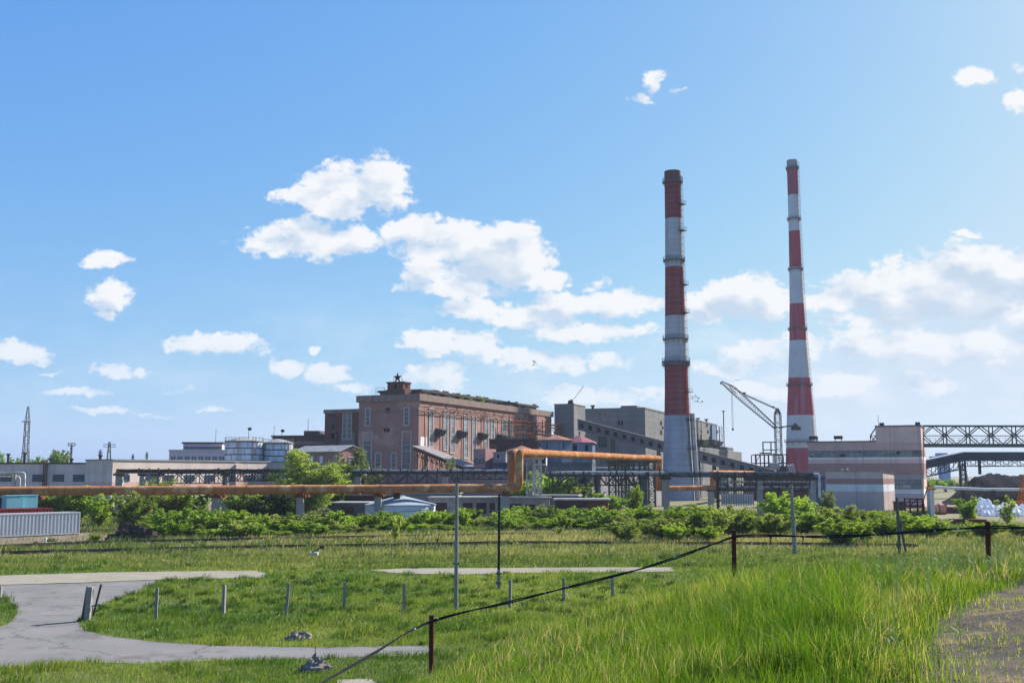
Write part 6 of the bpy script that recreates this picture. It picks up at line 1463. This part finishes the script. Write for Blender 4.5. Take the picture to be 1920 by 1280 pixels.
def plant(kind, x, y, w, h, name, label, cat, group=None, z=0.0, rz=None):
    cm_, tm_, pw, ph = protos[kind]; t = thing(name, label, cat, (x, y, z), random.uniform(0, 6.28) if rz is None else rz, group)
    t.scale = (w/pw, w/pw, h/ph)
    o = bpy.data.objects.new('trunk' if name == 'tree' else 'stems', tm_); col.objects.link(o); o.parent = t
    o = bpy.data.objects.new('crown' if name == 'tree' else 'foliage', cm_); col.objects.link(o); o.parent = t
    return t
def at_px(kind, px, Y, wpx, ytop, name, label, cat, group=None):
    q = W(px, ytop, Y); return plant(kind, q.x, Y, wpx*Y/FPX, q.z, name, label, cat, group)
# dense shrub row between railway and pipeline (photo outline: x, top y, base y)
GR = 'shrubs of the dense row along the railway'
LB = 'leafy green shrub in the dense row between railway and rusty pipeline'
rr = random.Random(9); row_x = [255, 420, 600, 760, 900, 1100, 1180, 1300, 1420]; top_y = [962, 962, 968, 962, 958, 955, 962, 952, 962]; base_y = [1006, 1006, 1000, 994, 990, 990, 1004, 1008, 1004]
for ri, (dy, st) in enumerate([(0, 24), (7, 27), (15, 30)]):
    x = 280+ri*7
    while x < 1175:
        Yb = 14600/(np.interp(x, row_x, base_y)-888)+dy+rr.uniform(-2, 2); yt = np.interp(x, row_x, top_y)+rr.uniform(-7, 14)-(0 if ri else -18)
        at_px('shrub%d' % rr.randrange(6), x, Yb, rr.uniform(34, 62), yt, 'shrub', LB, 'shrub', GR); x += st*rr.uniform(.8, 1.25)
GR2 = 'shrubs of the thicket right of the lattice towers'; LB2 = 'leafy green shrub in the tangled thicket right of the lattice towers'
for (x, yb, w_, yt) in [(1178,1012,70,962),(1215,1003,60,955),(1250,1009,80,955),(1290,1006,80,950),(1330,1006,80,948),(1365,1001,70,944),(1395,1000,60,952),(1200,985,60,946),(1240,982,60,948),(1275,978,70,942),(1310,975,70,936),(1345,976,70,937),(1385,980,60,945),(1160,990,50,955),(1420,990,60,956),(1130,986,50,955),(1265,1014,50,975),(1330,1012,56,978)]:
    at_px('bush%d' % rr.randrange(4), x, 14600/(yb-888), w_, yt+11+rr.uniform(-7, 9), 'shrub', LB2, 'shrub', GR2)
# single bushes one can point to
big = [('willow0', 576, 177, 122, 853, 'tree', 'tall loose grey-green willow rising above the rusty pipe', 'tree'),
 ('willow1', 300, 166, 120, 906, 'tree', 'broad yellowish willow bush left of the first concrete pipe column', 'tree'),
 ('bush1', 355, 167, 90, 914, 'bush', 'green bush leaning on the broad yellowish willow, left of a pipe column', 'bush'),
 ('bush2', 250, 141, 70, 928, 'bush', 'low green bush at the left foot of the broad yellowish willow', 'bush'),
 ('bush1', 140, 161, 100, 915, 'bush', 'green bush right behind the blue cabins', 'bush'),
 ('bush0', 190, 148, 70, 933, 'bush', 'bright green bush by the dark workshop doorway', 'bush'),
 ('bush2', 105, 160, 70, 925, 'bush', 'bush half hidden behind the pair of blue cabins', 'bush'),
 ('willow1', 455, 170, 90, 914, 'tree', 'loose olive bush just right of the leftmost standing pipe column', 'tree'),
 ('dark0', 500, 170, 80, 922, 'bush', 'dark green bush under the pipe left of the tall willow', 'bush'),
 ('dark0', 540, 171, 70, 928, 'bush', 'dark green bush at the foot of the tall willow', 'bush'),
 ('grey0', 655, 214, 75, 847, 'tree', 'grey-green tree before the tall windows of the star hall', 'tree'),
 ('dark0', 632, 190, 66, 872, 'tree', 'dark tree between the tall willow and the black pipe bridge', 'tree'),
 ('grey0', 690, 212, 60, 868, 'tree', 'thin grey tree behind the black pipe bridge under the star hall', 'tree'),
 ('grey0', 843, 232, 24, 862, 'tree', 'small grey tree in the opening under the covered incline', 'tree'),
 ('bush0', 1030, 205, 90, 893, 'bush', 'green bush behind the sagging white pipe', 'bush'),
 ('bush2', 1075, 206, 70, 905, 'bush', 'mid-green bush left of the pale panelled building', 'bush'),
 ('bush0', 985, 200, 60, 902, 'bush', 'green bush between rusty risers and pale lattice tower', 'bush'),
 ('round1', 1191, 186, 34, 915, 'bush', 'bright bush standing between two lattice towers', 'bush'),
 ('bush1', 1140, 182, 60, 928, 'bush', 'low green bush before the pale panelled building', 'bush'),
 ('round0', 1462, 150, 70, 921, 'bush', 'bright yellow-green round bush right of the rack column', 'bush'),
 ('round1', 1502, 152, 60, 929, 'bush', 'bright round bush just behind the leaning concrete pole', 'bush'),
 ('bush2', 1448, 128, 80, 958, 'bush', 'dark-based bush left of the leaning concrete pole', 'bush'),
 ('bush1', 1505, 132, 80, 952, 'bush', 'green bush at the foot of the leaning concrete pole', 'bush'),
 ('round0', 1572, 112, 84, 968, 'bush', 'bright round bush nearest the camera before the small banded workshop', 'bush'),
 ('bush2', 1580, 132, 100, 945, 'bush', 'dark green bush against the front wall of the small banded workshop', 'bush'),
 ('round1', 1650, 124, 96, 956, 'bush', 'bright broad bush below the sunlit wall of the small banded workshop', 'bush'),
 ('bush1', 1620, 116, 60, 970, 'bush', 'shaded bush between the two brightest round bushes', 'bush'),
 ('bush0', 1712, 130, 80, 957, 'bush', 'green bush right of the braced wooden pole', 'bush'),
 ('bush0', 1745, 124, 70, 970, 'bush', 'yellowish low bush at the yard edge below the white shed', 'bush'),
 ('grey0', 1552, 175, 26, 922, 'bush', 'grey-green bush by the blue lean-to', 'bush'),
 ('bush1', 1815, 158, 42, 934, 'tree', 'young green tree standing left of the white bulk bags', 'tree'),
 ('sapling0', 1888, 150, 40, 925, 'tree', 'loose young willow in front of the white bulk bags', 'tree'),
 ('bush0', 1845, 122, 66, 972, 'bush', 'loose green bush right behind the last red-brown fence post', 'bush'),
 ('bush2', 1918, 125, 60, 974, 'bush', 'olive bush at the right edge behind the cable', 'bush'),
 ('sapling0', 742, 117, 26, 962, 'bush', 'single yellow-green sapling standing out in front of the dense row', 'sapling'),
 ('sapling0', 1048, 128, 22, 985, 'bush', 'thin sapling in the dry grass below the dark open-fronted shed', 'sapling'),
 ('bush0', 178, 116, 28, 1001, 'bush', 'small weedy bush on the bare earth left of the dark soil heap', 'bush'),
 ('bush1', 1800, 128, 50, 985, 'bush', 'small green bush at the near edge of the concrete yard', 'bush')]
for k_, px, Y, wp, yt, nm, lb, ct in big: at_px(k_, px, Y, wp, yt+(7 if px > 1400 and Y < 155 else 0), nm, lb, ct)
for i, (px, Y, wp, yt, lb) in enumerate([(103, 380, 34, 848, 'tallest roundish tree behind the shaded workshop roof'), (118, 385, 26, 851, 'roundish tree left of the square-topped pylon'), (80, 380, 30, 860, 'low tree top right of the tallest pylon'), (28, 375, 24, 862, 'low tree top left of the tallest pylon'), (2, 370, 18, 850, 'tree top cut by the left edge of the picture'), (60, 372, 26, 863, 'low tree top behind the feet of the tallest pylon'), (1748, 420, 40, 898, 'green tree beyond the white shed'), (1772, 440, 40, 900, 'green tree below the far blue tower'), (1738, 400, 30, 902, 'tree just right of the pink factory wall'), (1790, 470, 40, 905, 'tree at the left end of the coal heap')]):
    at_px('far0', px, Y, wp, yt, 'tree', lb, 'tree')
# weeds growing on the hall roof
f = F(671, 277.6, -24.8)
for i, (px, wv) in enumerate([(884, 1.1), (905, 2.1), (868, 1.0)]):
    w_ = f.w(px, u1 if False else 17.5, 755); p = f.pt(17.3, w_, ztop-.1); plant('sapling0', p.x, p.y, wv, wv*.9, 'bush', ['small weed tuft on the roof edge of the star hall', 'largest weed bush growing on the roof edge of the star hall', 'leftmost weed tuft on the long roof of the star hall'][i], 'weed', None, p.z)

# ------------------------------------------------------------------ containers and cabins at left
def corrug(mb, x0, x1, y0, y1, z0, z1, pitch=.42, d=.12):
    """closed corrugated box: long sides in steps"""
    n = int((x1-x0)/pitch); pts = []
    for i in range(n):
        a = x0+(x1-x0)*i/n; p_ = (x1-x0)/n; pts += [(a, 0), (a+p_*.42, 0), (a+p_*.5, d), (a+p_*.9, d)]
    pts.append((x1, 0))
    poly = [(x, y0+o) for x, o in pts]+[(x, y1-o) for x, o in pts[::-1]]
    mb.prism(poly, z0, z1)
def container(px_right, Y, ang, Lc, label, m_, hc=2.6, wc=2.4, z=0.12):
    x, y = XY(px_right, Y, 985); t = thing('shipping_container', label, 'container', (x, y, z), R(ang))
    m = MB(); corrug(m, -Lc+.12, -.12, .03, wc-.03, .16, hc-.12); m.build('body', m_, t)
    m = MB()
    for xx in (-Lc, -.12): 
        for yy in (0, wc-.12): m.box(xx, yy, 0, xx+.12, yy+.12, hc)
    for zz_ in (0, hc-.12):
        for yy in (0, wc-.12): m.box(-Lc+.12, yy, zz_, -.12, yy+.12, zz_+(.15 if zz_ == 0 else .12))
        for xx in (-Lc, -.12): m.box(xx, .12, zz_, xx+.12, wc-.12, zz_+.12)
    m.build('frame', m_, t)
    m = MB(); m.box(-.11, .13, .13, -.03, wc/2-.02, hc-.13); m.build('door', m_, t); m = MB(); m.box(-.11, wc/2+.02, .13, -.03, wc-.13, hc-.13); m.build('door', m_, t)
    for yy in (.5, .95, 1.45, 1.9): MB().tube([(.01, yy, .15), (.01, yy, hc-.15)], .03, 6).build('lock_bar', M_steel, t)
    m = MB()
    for xx in (-Lc+.4, -Lc*.75, -Lc*.5, -Lc*.28, -.5): m.box(xx-.25, -.1, -z-.02, xx+.25, wc+.1, 0)
    m.build('sleepers', M_rust, t)
    return t
M_cont = mat('pale_container', (.60,.62,.62), (.52,.54,.54), s=.5, streak=((.36,.30,.25), .35, 1.5), rough=.55); M_contr = mat('red_container', (.36,.07,.06), (.28,.055,.05), s=.8, streak=((.16,.06,.05), .5, 1.5))
container(150, 131, 47, 12.2, 'long pale grey corrugated container standing at the left edge', M_cont)
container(97, 137, 47, 12.2, 'red corrugated container mostly hidden behind the pale grey one', M_contr, 2.9)
def cabin(px, Y, ang, label):
    x, y = XY(px, Y, 940); t = thing('cabin', label, 'cabin', (x, y, 0), R(ang), 'light blue cabins behind the containers')
    M_tl = M_cab; MB().box(-1.0, 0, 0, 1.0, 1.5, 4.4).build('wall', M_tl, t); MB().box(-1.05, -.05, 4.402, 1.05, 1.55, 4.5).build('roof', M_tl, t)
    MB().box(-1.02, -.04, 2.5, 1.02, 0, 2.6).build('seam', M_bluem, t); m = MB(); m.box(-.9, -.05, .4, -.1, 0, 2.2); m.build('door', M_tl, t)
M_cab = mat('light_blue_paint', (.24,.50,.56), (.20,.43,.49), s=.4, streak=((.25,.30,.30), .35, 1.2))
cabin(27, 142, 47, 'left one of the two light blue cabins'); cabin(57, 145, 47, 'right one of the two light blue cabins')
p = W(11, 950, 146); m = MB(p); 
t = thing('dark_cabin', 'dark maroon cabin cut off left of the light blue ones', 'cabin', (p.x, 146, 0)); MB().box(-3.5, 0, 0, .3, 2.4, 4.0).build('wall', M_dbrown, t); MB().box(-3.6, -.1, 4.002, .4, 2.5, 4.15).build('roof', M_roof, t)
# dark soil heap and rubble
M_heap = mat('dark_soil', (.085,.066,.052), (.05,.04,.034), s=2.5, rough=1, spec=.05, bump=1.0)
p = G(246, 1013); t = thing('soil_heap', 'dark heap of earth and brush at the left end of the shrub row', 'heap', p); m = MB(); m.blob((0, .8, -.1), (2.0, 1.6, 1.5), 4, .35, 26, 10).blob((-1.8, .2, -.1), (1.3, 1.0, .75), 6, .35, 18, 8).blob((1.2, .6, -.1), (1.1, 1.1, 1.2), 8, .35, 18, 8); 
for i in range(70): a = Vector((random.gauss(0, 1.1), random.uniform(-.8, 1.6), random.uniform(.2, 1.2))); m.beam(a, a+Vector((random.uniform(-.7, .7), random.uniform(-.5, .3), random.uniform(.0, .7))), .05)
m.build('earth', M_heap, t)

# ------------------------------------------------------------------ railway
M_bed = mat('old_ballast', (.17,.145,.115), (.11,.095,.075), s=1.2, rough=1, grime=((.10,.13,.05), .7, .5))
M_rail = mat('rail_steel', (.10,.075,.06), (.07,.055,.045), s=2, rough=.8); M_slp = mat('sleeper_wood', (.085,.07,.06), (.055,.046,.04), s=2, rough=1)
def track(pts, label):
    P = [G(x, y) for x, y in pts]; bs = P[0].copy(); t = thing('railway_track', label, 'track', bs, 0, 'old overgrown railway tracks')
    S = [P[0]]
    for a, b_ in zip(P[:-1], P[1:]):
        n = max(1, int((b_-a).length/2)); S += [a.lerp(b_, i/n) for i in range(1, n+1)]
    for s_ in (-.76, .76):
        m = MB(bs)
        for a, b_ in zip(S[:-1], S[1:]): d = (b_-a).normalized(); n_ = Vector((-d.y, d.x, 0))*s_; m.beam(a+n_+Vector((0,0,.22)), b_+n_+Vector((0,0,.22)), .07, .20)
        m.build('rail', M_rail, t)
    m = MB(bs); acc = 0
    for a, b_ in zip(S[:-1], S[1:]):
        d = (b_-a); L_ = d.length; d.normalize(); n_ = Vector((-d.y, d.x, 0)); k = 0
        while acc < L_: c = a+d*acc; m.beam(c-n_*1.35+Vector((0,0,.05)), c+n_*1.35+Vector((0,0,.05)), .24, .16); acc += 1.3
        acc -= L_
    m.build('sleepers', M_slp, t)
    Lf = [(p.x, p.y+1.9) for p in S]; Rt = [(p.x, p.y-1.9) for p in S]; sheet('track_bed', jag(np.array(Lf+Rt[::-1]), 1.5, .15, 40+len(S)), .014, M_bed)
track(TRACKS[0], 'nearer overgrown railway track running right across the picture')
track(TRACKS[1], 'farther overgrown railway track behind the nearer one, from the left')
for (x, y, h_, lb) in [(85, 1020, .55, 'small white-topped stake beside the farther track at left'), (1445, 1019, .6, 'short dark marker stake by the nearer track below the cable'), (1506, 1020, .7, 'dark-headed marker stake by the nearer track near the leaning pole'), (820, 1022, .6, 'small rail marker on the nearer track left of the concrete lamp pole')]:
    p = G(x, y); m = MB(); m.box(-.07, -.07, -.05, .07, .07, h_); m.box(-.12, -.12, h_+.001, .12, .12, h_+.12); tag(m.build('marker_stake', M_white if x == 85 else M_dsteel, None, p), lb, 'stake')
p = G(592, 1042); t = thing('switch_stand', 'low black and white railway switch lever in the grass', 'switch stand', p); MB().box(-.5, -.2, 0, .2, .2, .35).build('base', M_white, t); m = MB(); m.beam((-.4, 0, .3), (.5, 0, .75), .1); m.lathe([(.22, .65), (.22, .95)], 10, (.55, 0)); m.build('lever', M_dsteel, t)

# ------------------------------------------------------------------ fence posts, poles, gate posts
GP_ = 'concrete fence posts along the lawn'
def cpost(px, yb, yt, label):
    p = G(px, yb); k = p.y/FPX; h_ = (yb-yt)*k*1.0; t = tag(MB().prism([(-.075,-.075),(.075,-.075),(.075,.075),(-.075,.075)], -.1, h_-.04).prism([(-.06,-.06),(.06,-.06),(.06,.06),(-.06,.06)], h_-.039, h_).build('fence_post', M_postc, None, p), label, 'fence post', GP_)
    t.rotation_euler = (R(random.uniform(-3, 3)), R(random.uniform(-2.5, 4)), random.uniform(-.3, .3))
for px, yb, yt, lb in [(0, 1124, 1099, 'concrete fence post cut by the left edge beyond the road'), (292, 1161, 1103, 'concrete fence post nearest the gate posts'), (419, 1152, 1098, 'concrete fence post, second from the gate posts'), (536, 1152, 1095, 'concrete fence post above the farther rubble heap'), (645, 1144, 1092, 'concrete fence post midway between rubble heap and lamp pole'), (758, 1145, 1094, 'concrete fence post next left of the concrete lamp pole'), (956, 1139, 1088, 'concrete fence post standing right of the two lamp poles, above the cable'), (1057, 1128, 1084, 'concrete fence post with its foot hidden behind the cable'), (1149, 1121, 1081, 'concrete fence post whose top just shows over the hill grass')]: cpost(px, yb, yt, lb)
p = G(163, 1164); k = p.y/FPX; t = thing('gate_post', 'thick grey gate post with two dark leaning struts beside the road', 'gate post', p)
m = MB(); m.prism([(-.14,-.12),(.14,-.12),(.14,.12),(-.14,.12)], -.1, 62*k); m.build('post', M_postc, t); t.rotation_euler = (0, R(3), 0)
m = MB(); m.beam((-.28, .05, -.1), (-.16, .05, 62*k), .09); m.build('strut', M_dsteel, t); m = MB(); m.beam((.10, .5, .2), (.42, .3, 66*k), .09); m.build('strut', M_dsteel, t); m = MB(); m.beam((.14, .0, .75), (.5, .2, .82), .05); m.beam((.1, .3, .4), (.35, .5, .5), .06); m.build('hinge', M_dsteel, t)
# lamp poles
p = G(855, 1146); k = p.y/FPX; hp = (1146-913)*k*1.01; t = thing('utility_pole', 'tall grey concrete pole with four pin insulators on its top', 'pole', p)
m = MB(); m.tube([(0,0,-.2), (0,0,hp)], [.12, .085], 10); m.build('pole', M_postc, t, smooth=True); m = MB(); m.box(-.16, -.05, hp*.36, .16, .14, hp*.36+.1); m.build('clamp', M_dsteel, t)
m = MB(); m.beam((-.18, 0, hp+.02), (.18, 0, hp+.02), .06); m.build('crossarm', M_dsteel, t)
for x in (-.16, -.06, .05, .15): m = MB(); m.lathe([(.012, hp+.04), (.012, hp+.10), (.03, hp+.11), (.022, hp+.17)], 8, (x, 0)); m.build('insulator', M_dsteel, t)
p = G(935, 1104); k = p.y/FPX; hp = (1104-932)*k; t = thing('utility_pole', 'dark wooden pole bound to a short grey concrete footing', 'pole', p)
M_wood = mat('dark_wood', (.055,.045,.04), (.035,.03,.027), s=4, rough=.95); M_wood2 = mat('grey_wood', (.13,.125,.125), (.09,.085,.085), s=4, rough=.95, zs=.15)
m = MB(); m.tube([(0,.1,.3), (.03,.1,hp)], [.10, .075], 10); m.build('pole', M_wood, t, smooth=True); m = MB(); m.box(-.11, -.16, -.2, .11, .0, 34*k); m.build('footing', M_postc, t); m = MB()
for z_ in (.35, .95): m.lathe([(.2, z_), (.2, z_+.06)], 12, (0, -.02))
m.build('wire_binding', M_dsteel, t)
p = G(1491, 1040); k = p.y/FPX; hp = (1040-911)*k; t = thing('utility_pole', 'slightly leaning blue-grey concrete pole among the bushes', 'pole', p); m = MB(); m.tube([(0,0,-.5), (-.17,0,hp)], [.20, .13], 10); m.build('pole', M_postc, t, smooth=True); m = MB(); m.box(-.35, -.1, hp*.52, .3, .15, hp*.52+.1); m.build('bracket', M_dsteel, t)
p = G(1687, 1038); k = p.y/FPX; hp = (1038-935)*k; t = thing('utility_pole', 'braced grey wooden pole with a leaning strut before the yard', 'pole', p); m = MB(); m.tube([(0,0,-.5), (-.05,0,hp)], [.15, .11], 10); m.build('pole', M_wood2, t, smooth=True); m = MB(); m.tube([(.75,.3,-.3), (.0,.1,hp*.8)], [.11, .09], 8); m.build('strut', M_wood2, t, smooth=True)
# rubble heaps with rods
M_rub = mat('pale_rubble', (.33,.285,.235), (.21,.18,.15), s=5, rough=1, spec=.05, bump=1.0, grime=((.13,.12,.11), .8, 3))
def rubble(px, yb, wpx, hpx, rodtop, label):
    p = G(px, yb); k = p.y/FPX; t = thing('rubble_heap', label, 'rubble', p); a, h_ = wpx*k/2, hpx*k
    m = MB(); m.blob((0, .3, -.05), (a*.8, a*.6, h_), int(px), .3, 22, 8)
    for i in range(26): q = random.uniform(0, 6.28); r_ = a*random.uniform(.3, 1); s_ = random.uniform(.06, .2); m.blob((math.cos(q)*r_, .25+math.sin(q)*r_*.6, -.02), (s_, s_, s_*.8+h_*max(0, .5*(1-r_/a))), i, .4, 7, 4)
    m.build('rubble', M_rub, t); m = MB(); m.tube([(0, .2, h_*.6), (.01, .2, (yb-rodtop)*k)], .014, 6); m.build('rod', M_rust, t)
rubble(558, 1200, 54, 15, 1162, 'farther pale rubble heap with a thin rod, above the lower road'); rubble(588, 1261, 70, 27, 1214, 'nearer pale rubble heap with a thin rod, below the road')

# ------------------------------------------------------------------ hill fence: red-brown posts and the twin cable
M_post = mat('red_brown_post', (.15,.04,.03), (.09,.03,.025), s=6, rough=.8, grime=((.05,.035,.03), .8, 5)); M_cable = mat('black_cable', (.022,.023,.026), (.035,.036,.038), s=3, rough=.6)
tops = []
for px, yb, yt, Yf, lb in [(809, 1222, 1154, 29, 'short red-brown pipe post low on the grassy slope'), (1376, 1078, 994, 27.5, 'tall red-brown pipe post in the middle of the hill edge'), (1852, 1046, 978, 26, 'dark red-brown pipe post at the right end of the hill')]:
    b_ = W(px, yb, Yf); tp = W(px, yt, Yf); g_ = float(ground_z(b_.x, b_.y)); z0 = min(g_, b_.z)-.2; r_ = (.065 if px < 1000 else .06)
    t = thing('fence_pole', lb, 'post', (b_.x, b_.y, g_), 0, 'red-brown pipe posts on the hill edge'); m = MB(); m.tube([(0,0,z0-g_), (tp.x-b_.x,0,tp.z-g_)], r_, 12); m.build('pole', M_post, t, smooth=True); m = MB(); m.tube([(0,0,tp.z-g_), (0,0,tp.z-g_+.02)], r_*1.12, 12); m.build('cap', M_dsteel, t); tops.append((px, Yf))
def path(off_, seed):
    rr = random.Random(seed); K = [(420,1384,17.2),(520,1327,20.5),(600,1280,23),(660,1247,25),(720,1212,27),(770,1180,28.3),(809,1163,29),(870,1146,29),(950,1129,29),(1040,1106,28.8),(1130,1084,28.5),(1200,1066,28.2),(1280,1040,27.9),(1340,1018,27.6),(1376,1004,27.5),(1440,1003,27.4),(1540,1006,27.2),(1640,1002,26.9),(1740,994,26.5),(1852,987,26),(1900,988,25.6),(1990,992,25),(2120,1000,24)]
    px = np.array([q[0] for q in K]); xs_ = np.linspace(420, 2120, 120); out = []
    for x in xs_:
        y = np.interp(x, px, [q[1] for q in K]); Yd = np.interp(x, px, [q[2] for q in K]); tw = math.sin(x*.021+off_)*.022+rr.uniform(-.006, .006)
        p = W(x, y, Yd); out.append(p+Vector((0, -.075+.02*math.cos(x*.021+off_), tw)))
    sm_ = [out[0]]+[(out[i-1]+out[i]*2+out[i+1])/4 for i in range(1, len(out)-1)]+[out[-1]]
    return sm_
for i, lb in enumerate(['upper strand of the black cable pair strung along the hill posts', 'lower strand of the black cable pair strung along the hill posts']):
    P = path(i*math.pi, i); bs = P[60]; t = thing('cable', lb, 'cable', bs, 0, 'twin black cables on the hill posts'); MB(bs).tube(P, .019, 8).build('strand', M_cable, t, smooth=True)
    m = MB(bs)
    for k in range(8+i*3, 115, 17): q = P[k]; d = (P[k+1]-q).normalized(); m.tube([q, q+d*.05], .024, 8)
    m.build('tape_bands', M_lsteel, t)
# thin wires over the shrub row
for i, (a_, b_, lb) in enumerate([((215, 967, 122), (846, 952, 60), 'thin sagging wire from the left bushes to the grey concrete pole'), ((862, 950, 60), (1486, 972, 99), 'thin sagging wire from the grey concrete pole to the leaning pole')]):
    A, B = W(*a_), W(*b_); n = 30; bs = (A+B)/2; m = MB(bs); m.tube([A.lerp(B, k/n)-Vector((0, 0, .5*4*(k/n)*(1-k/n))) for k in range(n+1)], .012, 4); tag(m.build('wire', M_dsteel, None, bs), lb, 'wire')

# ------------------------------------------------------------------ birds
def bird_mesh(flap):
    m = MB(); m.lathe([(.01, -.28), (.08, -.12), (.09, .05), (.05, .2), (.01, .27)], 8); b_ = m.v[:]; m.v = [(x, z, y) for x, y, z in b_]
    for s_ in (-1, 1): m.add([(0, .1, .03), (s_*.35, .12, .03+flap*.18), (s_*.75, -.05, .03+flap*.1), (s_*.35, -.1, .03+flap*.16), (0, -.12, .03), (0, .1, -.0), (s_*.35, .12, flap*.18), (s_*.75, -.05, flap*.1), (s_*.35, -.1, flap*.16), (0, -.12, 0)], [(0,1,3,4), (1,2,3), (5,9,8,6), (6,8,7), (0,5,6,1), (1,6,7,2), (2,7,8,3), (3,8,9,4)])
    m.prism([(-.06, -.26), (.06, -.26), (.09, -.45), (-.09, -.45)], -.01, .01)
    return m.mesh('bird', M_dsteel, True)
bm_ = [bird_mesh(1), bird_mesh(-.6)]
for i, (x, y) in enumerate([(1299,744),(1304,741),(1299,748),(1306,744),(1310,747),(1304,752),(1308,752),(1312,754),(1317,753),(1001,677),(1003,681),(1000,684),(1382,713)]):
    o = bpy.data.objects.new('bird', bm_[i % 2]); col.objects.link(o); o.location = W(x, y, 280); o.rotation_euler = (random.uniform(-.3, .3), random.uniform(-.3, .3), random.uniform(0, 6.28)); o.scale = (1.1,)*3
    tag(o, 'tiny dark bird in the loose flock flying right of the wider chimney' if i < 9 else ('tiny dark bird in the trio over the cloud above the boiler house' if i < 12 else 'lone tiny bird above the crane jib'), 'bird', 'birds in the flock beside the chimney' if i < 9 else ('birds in the trio over the cloud' if i < 12 else None))

# ------------------------------------------------------------------ hazy summer air
hz = bpy.data.materials.new('haze_air'); hz.use_nodes = True; nt = hz.node_tree; nt.nodes.clear()
ho = nt.nodes.new('ShaderNodeOutputMaterial'); pv = nt.nodes.new('ShaderNodeVolumePrincipled'); pv.inputs['Color'].default_value = (.72, .84, 1, 1); pv.inputs['Density'].default_value = .00011; pv.inputs['Anisotropy'].default_value = .0
nt.links.new(pv.outputs[0], ho.inputs['Volume'])
tag(MB().box(-2700, -500, -1, 2700, 3200, 140).build('haze', hz), 'thin bluish summer haze over the whole yard', 'haze', kind='stuff')
scene.cycles.volume_bounces = 0; scene.cycles.volume_step_rate = 4
